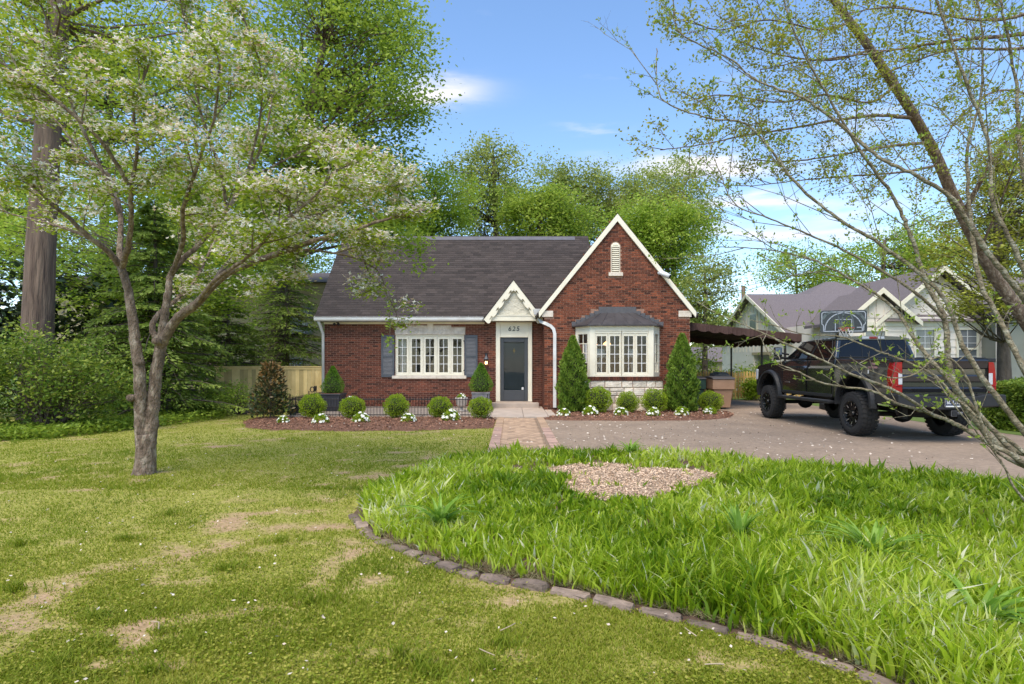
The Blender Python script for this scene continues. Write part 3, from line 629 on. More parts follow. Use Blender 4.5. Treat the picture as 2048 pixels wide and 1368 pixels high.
# bricks
CH_, BL = .0677, .2135
def brick_rows(x0, x1, z0, z1, holes=(), top=None):
    out_ = []; r = 0; z = z0
    while z < z1 - .03:
        x = x0 - (BL*.5 if r % 2 else 0)
        while x < x1 - .01:
            a, b = max(x, x0), min(x+BL-.015, x1); zc = z + CH_/2
            parts = [(a, b)]
            for h in holes:
                if h[2]-.03 < zc < h[3]+.03:
                    nw = []
                    for p, q in parts:
                        if q <= h[0] or p >= h[1]: nw.append((p, q)); continue
                        if p < h[0]: nw.append((p, h[0]-.004))
                        if q > h[1]: nw.append((h[1]+.004, q))
                    parts = nw
            for p, q in parts:
                if q - p > .03 and (top is None or (top((p+q)/2) > zc)): out_.append((p, q, z))
            x += BL
        z += CH_; r += 1
    return out_
LINT = [(-4.19, -3.70, 2.6, 2.86), (-3.71, -3.02, 2.6, 2.93), (-3.03, -2.80, 2.6, 2.98), (-2.81, -2.16, 2.6, 2.93), (-2.17, -1.65, 2.6, 2.86)]
br = brick_rows(-6.68, 1.07, 0, 3.12, [(-4.16, -1.71, 1.14, 2.62), (-4.27, -1.62, 1.03, 1.15), (-.575, .715, 0, 3.2)] + LINT)
mb = MB()
for p, q, z in br:
    t = random.gauss(0, .5); yo = random.uniform(-.0025, .0025); mb.box(p, q, YW+yo, YW+.03, z, z+CH_-.0155, tone=max(-1, min(1.4, t)))
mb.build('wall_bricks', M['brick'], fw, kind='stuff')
VENT = (3.255, 3.585, 4.55, 5.60)
gt = lambda x: GAZ + .06 - abs(x-GAX)*SLW
bg_ = brick_rows(GX0, GX1, 0, 6.4, [(2.09, 4.87, 0, 3.0), (2.3, 4.62, 3.0, 3.15), (2.6, 4.35, 3.15, 3.36), (1.0, 1.36, 3.10, 3.315), (5.50, 5.95, 3.10, 3.315), VENT, (3.18, 3.66, 4.45, 4.58)], gt)
bm_ = []
for q in range(8):
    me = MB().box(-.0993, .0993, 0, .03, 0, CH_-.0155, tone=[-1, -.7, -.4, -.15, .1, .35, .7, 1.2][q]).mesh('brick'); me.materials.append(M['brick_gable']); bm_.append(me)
full = [b for b in bg_ if b[1]-b[0] > .195]; full.sort(key=lambda b: abs(b[2]-2.0) + .2*abs(b[0]-GAX)); pick = set(map(tuple, full[:300]))
mb = MB(); hl = wloc(gw)
for b in bg_:
    p, q, z = b; yo = random.uniform(-.0025, .0025)
    if b in pick: link_mesh('brick', random.choice(bm_), None, gw, loc=Vector(((p+q)/2, YG+yo, z)) - hl)
    else: mb.box(p, q, YG+yo, YG+.03, z, z+CH_-.0155, tone=max(-1, min(1.4, random.gauss(0, .55))))
for k in range(9):       # arch of bricks over the vent
    a = R(180*(k+.5)/9); cx_a, cz_a = 3.42+math.cos(a)*.235, 5.44+math.sin(a)*.235; mb.hexa([(cx_a+dx_*math.sin(a)*.033+dr*math.cos(a)*.055, y_, cz_a-dx_*math.cos(a)*.033+dr*math.sin(a)*.055) for y_ in (YG-.004, YG+.03) for dr, dx_ in ((-1, -1), (1, -1), (1, 1), (-1, 1))], tone=random.uniform(-1, .3))
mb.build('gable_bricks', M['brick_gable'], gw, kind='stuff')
# side walls: return between the two planes, right flank, left flank
def flank(name, X, y0, y1, z1, sgn):
    mb = MB(); mb.box(min(X, X-sgn*.25)+(.012 if sgn < 0 else 0), max(X, X-sgn*.25)-(.012 if sgn > 0 else 0), y0, y1, -.05, z1); o = mb.build(name, M['mortar'], hs_)
    mb = MB()
    for p, q, z in brick_rows(y0, y1, 0, z1): mb.box(min(X, X-sgn*.03), max(X, X-sgn*.03), p, q, z, z+CH_-.0155, tone=random.gauss(0, .5))
    mb.build('wall_bricks', M['brick'], o, kind='stuff')
flank('return_wall', GX0, YG+.02, YW, 3.2, -1); flank('side_wall', GX1, YG+.02, 26.3, 3.2, 1); flank('side_wall', -6.68, YW+.02, 26.3, 3.1, -1)
MB().box(-6.6, 5.8, 26.05, 26.3, -.05, 3.3).build('rear_wall', M['interior'], hs_)
MB().box(-6.4, 5.6, YW+.3, 26.0, .1, .2).build('room_floor', M['interior_dark'], hs_); MB().box(1.35, 5.6, YG+.3, YW+.299, .1, .2).build('room_floor', M['interior_dark'], hs_)
MB().box(-6.4, 5.6, 22.6, 22.7, .2, 3.2).build('room_partition', M['interior'], hs_)
MB().box(1.25, 1.32, 20.55, 22.6, .2, 3.2).build('room_partition', M['interior'], hs_)
MB().box(-6.45, 5.65, YW+.2, 26.0, 3.2, 3.28).build('room_ceiling', M['interior'], hs_); MB().box(1.3, 5.65, YG+.27, YW+.199, 3.2, 3.28).build('room_ceiling', M['interior'], hs_)
# roofs
rd = MB()
sl_ = math.atan2(RID_Z-EAVE_Z, RID_Y-EAVE_Y)
rd.prism([(EAVE_Y, EAVE_Z-.03), (RID_Y, RID_Z-.03), (2*RID_Y-EAVE_Y, EAVE_Z-.03), (2*RID_Y-EAVE_Y-.3, EAVE_Z-.16), (RID_Y, RID_Z-.25), (EAVE_Y+.3, EAVE_Z-.16)], 'x', -6.87, 3.0)
rd.add([(3.0, EAVE_Y+.05, EAVE_Z), (3.0, RID_Y, RID_Z-.03), (3.0, 2*RID_Y-EAVE_Y-.05, EAVE_Z), (5.4, RID_Y, EAVE_Z)], [(0, 3, 1), (1, 3, 2), (0, 2, 3), (0, 1, 2)])
roof = rd.build('roof', pmat('roof_deck', (.08, .067, .064), rough=.9), hs_)
MB().prism([(YW+.02, 3.1), (RID_Y, RID_Z-.3), (26.28, 3.1)], 'x', -6.66, -6.5).build('attic_wall', M['brick'], hs_)
ex, sw = .128, .30; nrow = int(math.hypot(RID_Z-EAVE_Z, RID_Y-EAVE_Y)/ex)+1; cs, sn = math.cos(sl_), math.sin(sl_)
sh_me = []
for q in range(8):
    lo, th = .0, .014; m_ = MB(); w2 = sw/2-.003
    p = [(-w2, 0, th), (w2, 0, th), (w2, .20, .002), (-w2, .20, .002)]; b = [(x, y, z-.012) for x, y, z in p]
    m_.add(b+p, [(4, 5, 6, 7), (0, 1, 5, 4), (1, 2, 6, 5), (3, 0, 4, 7)], tone=(q-3.5)/3.5); me = m_.mesh('shingle'); me.materials.append(M['shingle']); sh_me.append(me)
rows = MB(); rl = wloc(roof); cnt = 0
for r_ in range(nrow):
    d = r_*ex - .02; yb, zb = EAVE_Y + d*cs, EAVE_Z + d*sn; x = -6.89 - (sw/2 if r_ % 2 else 0) + random.uniform(-.04, .04)
    xv = min(3.05, GAX - (GAZ+.12-zb)/SLW + .25); rowt = random.uniform(-.25, .25)
    while x < xv:
        a, b = max(x, -6.89), min(x+sw, xv+.05)
        if b-a > .05:
            t = max(-1, min(1, random.gauss(0, .45)+rowt))
            if b-a > sw-.001 and cnt < 300 and -3.2 < x < .6 and 3 <= r_ < 32:
                o = link_mesh('shingle', sh_me[min(7, int((t+1)*4))], None, roof, loc=Vector(((a+b)/2, yb, zb+.012)) - rl); o.rotation_euler.x = sl_; cnt += 1
            else:
                p = [((a+.003), 0, .014), (b-.003, 0, .014), (b-.003, .2, .002), (a+.003, .2, .002)]
                W_ = [(X_, yb+Y_*cs-(Z_)*sn, zb+.012+Y_*sn+Z_*cs) for X_, Y_, Z_ in p]; B_ = [(X_, yb+Y_*cs-(Z_-.012)*sn, zb+.012+Y_*sn+(Z_-.012)*cs) for X_, Y_, Z_ in p]
                rows.add(B_+W_, [(4, 5, 6, 7), (0, 1, 5, 4), (1, 2, 6, 5), (3, 0, 4, 7)], tone=t)
        x += sw
rows.build('roof_shingles', M['shingle'], roof, kind='stuff')
MB().prism([(RID_Y-.16, RID_Z-.12), (RID_Y, RID_Z+.045), (RID_Y+.16, RID_Z-.12), (RID_Y+.13, RID_Z-.15), (RID_Y, RID_Z), (RID_Y-.13, RID_Z-.15)], 'x', -6.9, 2.55).build('ridge_vent', pmat('ridge', (.13, .125, .14), rough=.8), roof)
# wing roof: two thick slabs with a small rake overhang
mb = MB()
for s_ in (-1, 1):
    ex_ = GAX + s_*2.66; ez = GAZ+.10 - 2.66*SLW
    mb.prism([(GAX, GAZ+.10), (ex_, ez), (ex_, ez-.10), (GAX, GAZ-.03)], 'y', YG-.066, 26.2)
wr = mb.build('wing_roof', M['shingle'], hs_)
mb = MB()
for s_ in (-1, 1):
    e = GAX + s_*2.60; ez = GAZ+.085-2.60*SLW
    mb.prism([(GAX, GAZ+.078), (e, ez-.004), (e-s_*.02, ez-.19), (GAX, GAZ-.165)], 'y', YG-.085+.002*s_, YG-.008)
mb.build('rake_board', M['trim'], hs_, bevel=.006, seg=1)
for x0, x1 in ((.985, 1.36), (5.50, 5.93)):
    mb = MB(); mb.box(x0, x1, YG-.03, YG+.1, 3.105, 3.31, tone=random.uniform(-.3, .3)); mb.build('kneeler_stone', M['limestone'], hs_, bevel=.012)
# vent with slats
vt = MB(); pts_ = [(3.27, 4.58), (3.57, 4.58), (3.57, 5.42)] + [(3.42+.15*math.cos(R(a)), 5.42+.15*math.sin(R(a))) for a in range(15, 180, 15)] + [(3.27, 5.42)]
vt.prism(pts_, 'y', YG-.0, YG+.05); vo = vt.build('gable_vent', M['trim'], hs_)
for k in range(14):
    z = 4.62+k*.066; hw = .115 if z < 5.42 else math.sqrt(max(.002, .115**2-(z-5.40)**2))
    if z < 5.5: MB().hexa([(3.42-hw, YG-.005, z), (3.42+hw, YG-.005, z), (3.42+hw, YG-.028, z+.012), (3.42-hw, YG-.028, z+.012), (3.42-hw, YG-.002, z+.045), (3.42+hw, YG-.002, z+.045), (3.42+hw, YG-.024, z+.035), (3.42-hw, YG-.024, z+.035)]).build('slat', M['trim'], vo)
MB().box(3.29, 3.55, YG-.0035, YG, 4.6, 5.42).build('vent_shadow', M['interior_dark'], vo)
MB().box(3.19, 3.66, YG-.06, YG+.03, 4.455, 4.575).build('vent_sill', M['limestone'], hs_, bevel=.008)
# eaves: soffit, frieze, fascia gutter
MB().box(-6.8, -1.0, EAVE_Y+.05, YW+.01, 3.06, 3.09).build('soffit', M['trim'], hs_)
MB().box(-6.7, -.98, YW-.035, YW+.01, 2.98, 3.06).build('frieze_board', M['trim'], hs_)
gut = [(EAVE_Y+.05, 3.05), (EAVE_Y-.03, 3.05), (EAVE_Y-.075, 3.10), (EAVE_Y-.075, 3.17), (EAVE_Y-.09, 3.18), (EAVE_Y-.09, 3.195), (EAVE_Y-.06, 3.195), (EAVE_Y-.06, 3.12), (EAVE_Y-.02, 3.07), (EAVE_Y+.05, 3.07)]
MB().prism(gut, 'x', -6.9, -.99).build('gutter', M['white_metal'], hs_)
MB().prism([(EAVE_Y+.0, 3.12), (EAVE_Y-.02, 3.21), (EAVE_Y+.06, 3.25), (EAVE_Y+.06, 3.12)], 'x', -6.9, -.99).build('drip_edge', M['white_metal'], hs_)
MB().tube([(-6.78, 20.12, 3.06), (-6.76, 20.25, 2.92), (-6.72, YW-.05, 2.62), (-6.72, YW-.05, .1)], .052, 8).build('downspout', M['white_metal'], hs_, smooth=True)
def pipe(pts, hw, hd, name, mat, par):
    """rectangular pipe through points in a vertical plane facing the street"""
    mb = MB(); P_ = [Vector(p) for p in pts]; rows_ = []
    for i, p in enumerate(P_):
        d = (P_[min(i+1, len(P_)-1)]-P_[max(0, i-1)]); d.y = 0; d.normalize(); s_ = Vector((d.z, 0, -d.x)); rows_.append([p+s_*hw+Vector((0, -hd, 0)), p-s_*hw+Vector((0, -hd, 0)), p-s_*hw+Vector((0, hd, 0)), p+s_*hw+Vector((0, hd, 0))])
    for a, b in zip(rows_[:-1], rows_[1:]):
        for k in range(4): mb.quad(a[k], a[(k+1) % 4], b[(k+1) % 4], b[k])
    mb.quad(*rows_[0]); mb.quad(*rows_[-1]); return mb.build(name, mat, par, smooth=False, bevel=.012)
pipe([(.87, 19.6, 3.26), (.90, 19.4, 3.10), (.97, 19.2, 2.96), (1.10, 18.93, 2.89), (1.28, YG-.06, 2.80), (1.37, YG-.06, 2.70), (1.405, YG-.06, 2.55), (1.405, YG-.06, 1.3), (1.405, YG-.06, .12)], .052, .038, 'downspout', M['white_metal'], hs_)
MB().hexa([(.76, 19.5, 3.22), (.98, 19.5, 3.22), (.98, 19.75, 3.22), (.76, 19.75, 3.22), (.72, 19.46, 3.42), (1.02, 19.46, 3.42), (1.02, 19.8, 3.42), (.72, 19.8, 3.42)]).build('rain_head', M['white_metal'], hs_, bevel=.01)
# --- five-light casement window
def casement(par, x0, x1, z0, z1, y, nsash, pane_w, post=.045, cols=2, rows_=4, glass_back=.03):
    """frame + sashes with muntins and single panes; y is the face of the frame"""
    fr = MB(); wsh = (x1-x0)/nsash
    fr.box(x0, x1, y, y+.10, z1-.07, z1); fr.box(x0, x1, y, y+.10, z0, z0+.05)
    for k in range(nsash+1):
        xc = x0 + k*wsh; h = post*(1 if 0 < k < nsash else 1); a, b = max(x0, xc-h/2 if 0 < k < nsash else xc-h), min(x1, xc+h/2 if 0 < k < nsash else xc+h)
        fr.box(a, b, y+.0015, y+.0985, z0+.05, z1-.07)
    fo = fr.build('window', M['trim'], par, bevel=.006, seg=1)
    for k in range(nsash):
        xc = x0 + (k+.5)*wsh; hw = pane_w/2; za, zb = z0+.12, z1-.15; sx0, sx1 = x0+k*wsh+post/2+.006, x0+(k+1)*wsh-post/2-.006
        if k == 0: sx0 = x0+post+.006
        if k == nsash-1: sx1 = x1-post-.006
        s = MB(); yy0, yy1 = y+.018, y+.06
        s.box(sx0, xc-hw, yy0, yy1, z0+.055, z1-.075); s.box(xc+hw, sx1, yy0, yy1, z0+.055, z1-.075); s.box(xc-hw, xc+hw, yy0, yy1, zb, z1-.075); s.box(xc-hw, xc+hw, yy0, yy1, z0+.055, za)
        s.build('sash', M['trim'], fo)
        m_ = MB(); pw_, ph = pane_w/cols, (zb-za)/rows_
        for c in range(1, cols): m_.box(xc-hw+c*pw_-.011, xc-hw+c*pw_+.011, yy0+.004, yy1-.006, za, zb)
        for r in range(1, rows_): m_.box(xc-hw, xc+hw, yy0+.006, yy1-.008, za+r*ph-.011, za+r*ph+.011)
        m_.build('muntins', M['white_metal'], fo)
        for c in range(cols):
            for r in range(rows_):
                tl = random.uniform(-.002, .002)
                g = MB(); g.quad((xc-hw+c*pw_+.01, yy0+glass_back-.006, za+r*ph+.01), (xc-hw+(c+1)*pw_-.01, yy0+glass_back-.006+tl, za+r*ph+.01), (xc-hw+(c+1)*pw_-.01, yy0+glass_back-.006+tl, za+(r+1)*ph-.01), (xc-hw+c*pw_+.01, yy0+glass_back-.006, za+(r+1)*ph-.01)); g.build('pane', M['glass'], fo)
    return fo
casement(hs_, WIN[0], WIN[1], WIN[2], WIN[3], YW+.03, 5, .305)
cu = MB(); 
for k in range(14):
    x = -4.07+k*.016; cu.quad((x, YW+.34+.02*(k % 2), 1.15), (x+.016, YW+.34+.02*((k+1) % 2), 1.15), (x+.016, YW+.34+.02*((k+1) % 2), 2.6), (x, YW+.34+.02*(k % 2), 2.6))
tag(cu.build('curtain', M['curtain'], None), 'white curtain hanging inside the end light of the long window, away from the door', 'curtain')
for j, (a, b, z0, z1) in enumerate(LINT):
    sp = .03 if j != 2 else .02; mb = MB(); l_off = 0 if j == 0 else (.012 if j < 3 else -.012)
    mb.hexa([(a+.005+(.03 if j in (0,) else 0), YW-.035, z0), (b-.005-(.03 if j == 4 else 0), YW-.035, z0), (b-.005, YW+.05, z0), (a+.005, YW+.05, z0), (a+.005-.0, YW-.035, z1), (b-.005, YW-.035, z1), (b-.005, YW+.05, z1), (a+.005, YW+.05, z1)], tone=random.uniform(-.6, .6)); mb.build('lintel_stone', M['stone'] if j != 2 else M['limestone'], hs_, bevel=.012)
for k in range(5):
    a = -4.27+k*.53; MB().box(a+.002, a+.528, YW-.07, YW+.05, 1.035, 1.14, tone=random.uniform(-.4, .4)).build('sill_stone', M['limestone'], hs_, bevel=.008)
for x0, x1 in ((-4.655, -4.185), (-1.695, -1.225)):
    s = MB(); y0, y1 = YW-.05, YW-.012; z0, z1 = 1.09, 2.585
    for a, b, c, d in ((x0, x0+.065, z0, z1), (x1-.065, x1, z0, z1), (x0+.065, x1-.065, z0, z0+.10), (x0+.065, x1-.065, z1-.09, z1), (x0+.065, x1-.065, 1.80, 1.86)): s.box(a, b, y0, y1, c, d)
    s.box(x0+.065, x1-.065, y1-.008, y1-.002, z0+.1, z1-.09)
    so_ = s.build('shutter', M['slate_blue'], hs_, bevel=.004, seg=1)
    for za, zb in ((1.19, 1.80), (1.86, 2.495)):
        nn = 13
        for k in range(nn):
            z = za+(zb-za)*(k+.12)/nn; h = (zb-za)/nn*.8
            MB().hexa([(x0+.067, y0+.006, z), (x1-.067, y0+.006, z), (x1-.067, y0+.012, z-.004), (x0+.067, y0+.012, z-.004), (x0+.067, y0+.022, z+h), (x1-.067, y0+.022, z+h), (x1-.067, y0+.029, z+h-.003), (x0+.067, y0+.029, z+h-.003)]).build('slat', M['slate_blue'], so_)
    for z in (1.3, 2.35): MB().box((x1-.005) if x0 < -4 else x0-.03, (x1+.03) if x0 < -4 else x0+.005, y0+.0, y1, z, z+.05).build('hinge', M['iron'], so_)
# --- entrance: casing, head panel, number, small gable with scalloped bargeboard
c = MB(); c.box(-.57, -.42, YW-.10, YW+.05, .20, 3.06); c.box(.57, .715, YW-.10, YW+.05, .20, 3.06); c.box(-.42, .57, YW-.07, YW+.05, 2.50, 3.06); c.box(-.42, .57, YW-.112, YW-.07, 2.50, 2.575); c.box(-.42, .57, YW-.10, YW-.07, 2.98, 3.06)
c.build('door_casing', M['trim'], hs_, bevel=.008, seg=1)
MB().box(-.57, .715, YW-.12, YW+.1, .20, .235).build('threshold', M['concrete'], hs_)
dr = MB(); dx0, dx1 = -.415, .565; y0, y1 = YW-.055, YW-.015
dr.box(dx0, dx0+.125, y0, y1, .245, 2.49); dr.box(dx1-.125, dx1, y0, y1, .245, 2.49); dr.box(dx0+.125, dx1-.125, y0, y1, 2.33, 2.49); dr.box(dx0+.125, dx1-.125, y0, y1, .245, .62)
do = dr.build('storm_door', M['door_grey'], hs_, bevel=.008, seg=1)
MB().quad((dx0+.12, y0+.02, .61), (dx1-.12, y0+.02, .61), (dx1-.12, y0+.02, 2.34), (dx0+.12, y0+.02, 2.34)).build('glass', M['glass_door'], do)
MB().box(dx0+.14, dx0+.20, y0-.03, y0, 1.37, 1.40).build('handle', M['iron'], do); MB().box(dx1-.22, dx1-.155, y0+.012, y0+.018, .64, .73).build('sticker', M['white'], do)
d2 = MB(); d2.box(dx0, dx1, YW+.06, YW+.10, .22, 2.5)
for a, b, z0, z1 in ((dx0+.0, dx0+.17, .6, 2.4), (dx1-.17, dx1, .6, 2.4), (.045, .105, .6, 2.4), (dx0, dx1, 2.12, 2.2), (dx0, dx1, 1.18, 1.27), (dx0, dx1, .98, 1.04), (dx0, dx1, 2.28, 2.36)): d2.box(a, b, YW+.035+random.uniform(0, .004), YW+.06, z0, z1)
di = d2.build('inner_door', M['slate_blue'], hs_)
MB().lathe([(.0, -.012), (.035, -.01), (.045, 0), (.03, .012), (0, .014)], (.075, YW+.03, 2.03), 'y', 8).build('knocker', M['brass'], di); MB().tube([(.075, YW+.02, 1.94), (.075, YW+.02, 2.12)], .012, 6).build('knocker', M['brass'], di)
def text_mesh(txt, size, extr, shear=0.0, font_scale=1.0):
    cu_ = bpy.data.curves.new('txt', 'FONT'); cu_.body = txt; cu_.size = size; cu_.extrude = extr; cu_.align_x = 'CENTER'; cu_.align_y = 'CENTER'; cu_.shear = shear; cu_.resolution_u = 3; cu_.space_character = font_scale
    ob = bpy.data.objects.new('txt', cu_); COL.objects.link(ob); dg = bpy.context.evaluated_depsgraph_get(); me_ = bpy.data.meshes.new_from_object(ob.evaluated_get(dg)); bpy.data.objects.remove(ob); bpy.data.curves.remove(cu_)
    return me_
def put_text(name, txt, size, loc, mat, par, rot=(R(90), 0, 0), shear=0, sp=1.0, off=0.0):
    me_ = text_mesh(txt, size, .006, shear, sp); me_.materials.clear(); o = link_mesh(name, me_, mat, par); o.location = Vector(loc) - wloc(par); o.rotation_euler = rot
    if off:
        me_.transform(Matrix.Translation((0, 0, off)))
    return o
for k, ch in enumerate('625'):
    o = put_text('house_number', ch, .235, (.06+(k-1)*.145, YW-.078, 2.80), M['iron'], hs_, shear=.15)
# small gable
PX, PZ, HL = .055, 4.46, 1.04; PSL = (4.46-3.10)/HL
MB().prism([(PX-.97, 3.05), (PX+.95, 3.05), (PX, 4.36)], 'y', EAVE_Y+.02, EAVE_Y+.08).build('entry_pediment', pmat('stucco', (.66, .61, .48), (.58, .53, .41), rough=.7, ns=7, bump=1, bs=9, dist=.05), hs_)
MB().box(PX-.88, PX+.86, EAVE_Y-.03, EAVE_Y+.5, 3.06, 3.235).build('entry_beam', M['trim'], hs_, bevel=.01)
MB().box(PX-.84, PX+.82, EAVE_Y-.05, EAVE_Y+.0, 3.235, 3.262).build('entry_moulding', M['trim'], hs_)
def barge(s_):
    """scalloped bargeboard with teardrop cut-outs, as a filled 2D curve"""
    L_ = math.hypot(HL, HL*PSL); ux, uz = s_*HL/L_, -HL*PSL/L_; nx_, nz_ = -s_*uz*-1, s_*ux
    nx_, nz_ = (uz*s_, -ux*s_)           # towards the inside (down)
    if nz_ > 0: nx_, nz_ = -nx_, -nz_
    P_ = lambda d, h: (PX+ux*d+nx_*h, PZ+uz*d+nz_*h)
    outer = [P_(0, 0), P_(L_, 0), P_(L_+.02, .20)]
    low = []; nsc = 4; d0, d1 = .20, L_-.03
    for k in range(nsc*14+1):
        q = k/(nsc*14); ph = (q*nsc) % 1; low.append(P_(d1-(d1-d0)*q, .195+.048*abs(math.sin(math.pi*(q*nsc+.5)))-.03*q))
    outer += low
    ax0 = P_(0, 0); outer.append((PX, PZ-.33))
    cu_ = bpy.data.curves.new('barge', 'CURVE'); cu_.dimensions = '2D'; cu_.fill_mode = 'BOTH'; cu_.extrude = .02
    def spl(pts):
        sp_ = cu_.splines.new('POLY'); sp_.points.add(len(pts)-1)
        for i, p in enumerate(pts): sp_.points[i].co = (p[0], p[1], 0, 1)
        sp_.use_cyclic_u = True
    spl(outer)
    for k in range(nsc):
        d = d1-(d1-d0)*(k+.5)/nsc + .02; spl([P_(d+.085*math.cos(t)+.0, .165-.02*k/nsc+.022*math.sin(t)*(1-.6*math.cos(t))) for t in [6.283*i/12 for i in range(12)]])
    ob = bpy.data.objects.new('b', cu_); COL.objects.link(ob); me_ = bpy.data.meshes.new_from_object(ob.evaluated_get(bpy.context.evaluated_depsgraph_get())); bpy.data.objects.remove(ob)
    o = link_mesh('bargeboard', me_, M['trim'], hs_); o.rotation_euler = (R(90), 0, 0); o.location = Vector((0, EAVE_Y-.075+.004*s_, 0)) - wloc(hs_); return o
barge(-1); barge(1)
mb = MB()
for s_ in (-1, 1):
    for k in range(10):
        a, b = k/10, (k+1)/10
        x0, x1 = PX+s_*(HL+.05)*a, PX+s_*(HL+.05)*b; z0, z1 = PZ+.05-PSL*(HL+.05)*a, PZ+.05-PSL*(HL+.05)*b
        for j in range(5):
            ya, yb_ = EAVE_Y-.11+j*.3, EAVE_Y-.11+(j+1)*.3-.006
            mb.hexa([(x0, ya, z0-.035), (x1, ya, z1-.035), (x1, yb_, z1-.035), (x0, yb_, z0-.035), (x0, ya, z0-.012), (x1, ya, z1+.004), (x1, yb_, z1+.004), (x0, yb_, z0-.012)], tone=random.gauss(0, .45))
mb.build('entry_roof', M['shingle'], hs_)
MB().box(-.70, .93, 19.86, YW-.1, .04, .20).build('door_step', M['concrete'], hs_, bevel=.01)
# --- bay window
by = 18.4; FX0, FX1 = 2.49, 4.53; BZ0, BZ1 = 1.145, 2.775
b = MB(); frame_boxes(b, FX0, FX1, BZ0, BZ1, [(2.66, 4.37, BZ0+.02, 2.60)], by, by+.12); b.build('bay_frame', M['trim'], hs_, bevel=.006, seg=1)
casement(hs_, 2.66, 3.505, BZ0+.025, 2.598, by+.012, 2, .295, post=.03); casement(hs_, 3.525, 4.37, BZ0+.025, 2.598, by+.012, 2, .295, post=.03)
for s_, (xa, ya, xb, yb_) in ((-1, (2.10, YG, FX0, by)), (1, (FX1, by, 4.87, YG))):
    d = Vector((xb-xa, yb_-ya, 0)); ln = d.length; d.normalize(); nrm_ = Vector((d.y, -d.x, 0))*1.0
    if nrm_.y > 0: nrm_ = -nrm_
    pt_ = lambda t, o_, z: Vector((xa, ya, z)) + d*t + nrm_*o_
    m_ = MB()
    def sbox(mm, t0, t1, z0, z1, o0, o1): mm.hexa([pt_(t0, o1, z0), pt_(t1, o1, z0), pt_(t1, o0, z0), pt_(t0, o0, z0), pt_(t0, o1, z1), pt_(t1, o1, z1), pt_(t1, o0, z1), pt_(t0, o0, z1)])
    sbox(m_, 0, .12, BZ0, BZ1, -.1, 0); sbox(m_, ln-.12, ln, BZ0, BZ1, -.1, -.001); sbox(m_, .12, ln-.12, 2.52, BZ1, -.1, 0); sbox(m_, .12, ln-.12, BZ0, BZ0+.14, -.1, 0)
    for r in range(1, 4): sbox(m_, .12, ln-.12, BZ0+.14+r*.31-.011, BZ0+.14+r*.31+.011, -.05, -.02)
    sbox(m_, ln/2-.011, ln/2+.011, BZ0+.14, 2.52, -.052, -.018)
    so_ = m_.build('bay_side', M['trim'], hs_)
    for c_ in range(2):
        for r in range(4):
            t0, t1 = .12+c_*(ln-.24)/2, .12+(c_+1)*(ln-.24)/2; z0 = BZ0+.14+r*.31
            MB().quad(pt_(t0, -.035, z0), pt_(t1, -.035, z0), pt_(t1, -.035, z0+.31), pt_(t0, -.035, z0+.31)).build('pane', M['glass'], so_)
MB().add([(2.1, YG+.1, 2.775), (FX0, by, 2.775), (FX1, by, 2.775), (4.87, YG+.1, 2.775)], [(0, 1, 2, 3)]).build('bay_ceiling', M['trim'], hs_)
b = MB(); b.box(2.14, 4.83, by-.02, YG+.02, -.05, 1.02); base_ = b.build('bay_base', M['mortar'], hs_)
def ashlar(x0, x1, z0, z1):
    out_ = []; z = z0
    for h in (.28, .24, .26, .23):
        x = x0
        while x < x1-.01:
            l = random.uniform(.24, .55); 
            if x1-x-l < .2: l = x1-x
            if random.random() < .3 and h > .25: out_ += [(x, x+l*.5, z, z+h*.5), (x+l*.5, x+l, z, z+h*.5), (x, x+l, z+h*.5, z+h)]
            else: out_.append((x, x+l, z, z+h))
            x += l
        z += h
    return out_
rs_ = random.getstate(); random.seed(12)
for a, b_, c_, d_ in ashlar(2.14, 4.83, .01, 1.02):
    if b_-a < .05: continue
    mb = MB(); g = .006; pr = random.uniform(.012, .035); xm, zm = (a+b_)/2+random.uniform(-.05, .05), (c_+d_)/2
    vs = [(a+g, by-.02, c_+g), (b_-g, by-.02, c_+g), (b_-g, by-.02, d_-g), (a+g, by-.02, d_-g), (a+g+.02, by-.02-pr, c_+g+.02), (b_-g-.02, by-.02-pr*.8, c_+g+.02), (b_-g-.02, by-.02-pr, d_-g-.02), (a+g+.02, by-.02-pr*.7, d_-g-.02)]
    mb.add(vs, [(4, 5, 6, 7), (0, 1, 5, 4), (1, 2, 6, 5), (2, 3, 7, 6), (3, 0, 4, 7)], tone=random.uniform(-.8, .8)); mb.build('stone', M['stone'], base_)
random.setstate(rs_)
x = 2.12; k = 0
while x < 4.82:
    MB().box(x, x+.062, by-.07, by+.06, 1.025, 1.135, tone=random.uniform(-1, .2)).build('sill_brick', M['brick'], base_); x += .0735
# bay roof: lead hips with standing seams and stepped flashing
zt, ze = 3.24, 2.81; Lo = [(1.97, YG-.01), (2.40, by-.12), (4.62, by-.12), (5.00, YG-.01)]; Hi = [(2.88, YG-.01), (2.93, YG-.06), (4.02, YG-.06), (4.08, YG-.01)]
mb = MB()
for i in range(3): mb.quad((*Lo[i], ze), (*Lo[i+1], ze), (*Hi[i+1], zt), (*Hi[i], zt))
mb.quad(*[(*p, zt) for p in Hi]); mb.quad(*[(*p, ze-.04) for p in Lo])
for i in range(3): mb.quad((*Lo[i], ze-.04), (*Lo[i+1], ze-.04), (*Lo[i+1], ze), (*Lo[i], ze))
bro = mb.build('bay_roof', M['lead'], hs_)
def seam(p, q): MB().tube([p, q], .013, 5).build('seam', M['lead'], bro)
for i in (1, 2): seam((*Lo[i], ze), (*Hi[i], zt))
for q in (.2, .4, .6, .8): seam((Lo[1][0]+(Lo[2][0]-Lo[1][0])*q, Lo[1][1], ze), (Hi[1][0]+(Hi[2][0]-Hi[1][0])*q, Hi[1][1], zt))
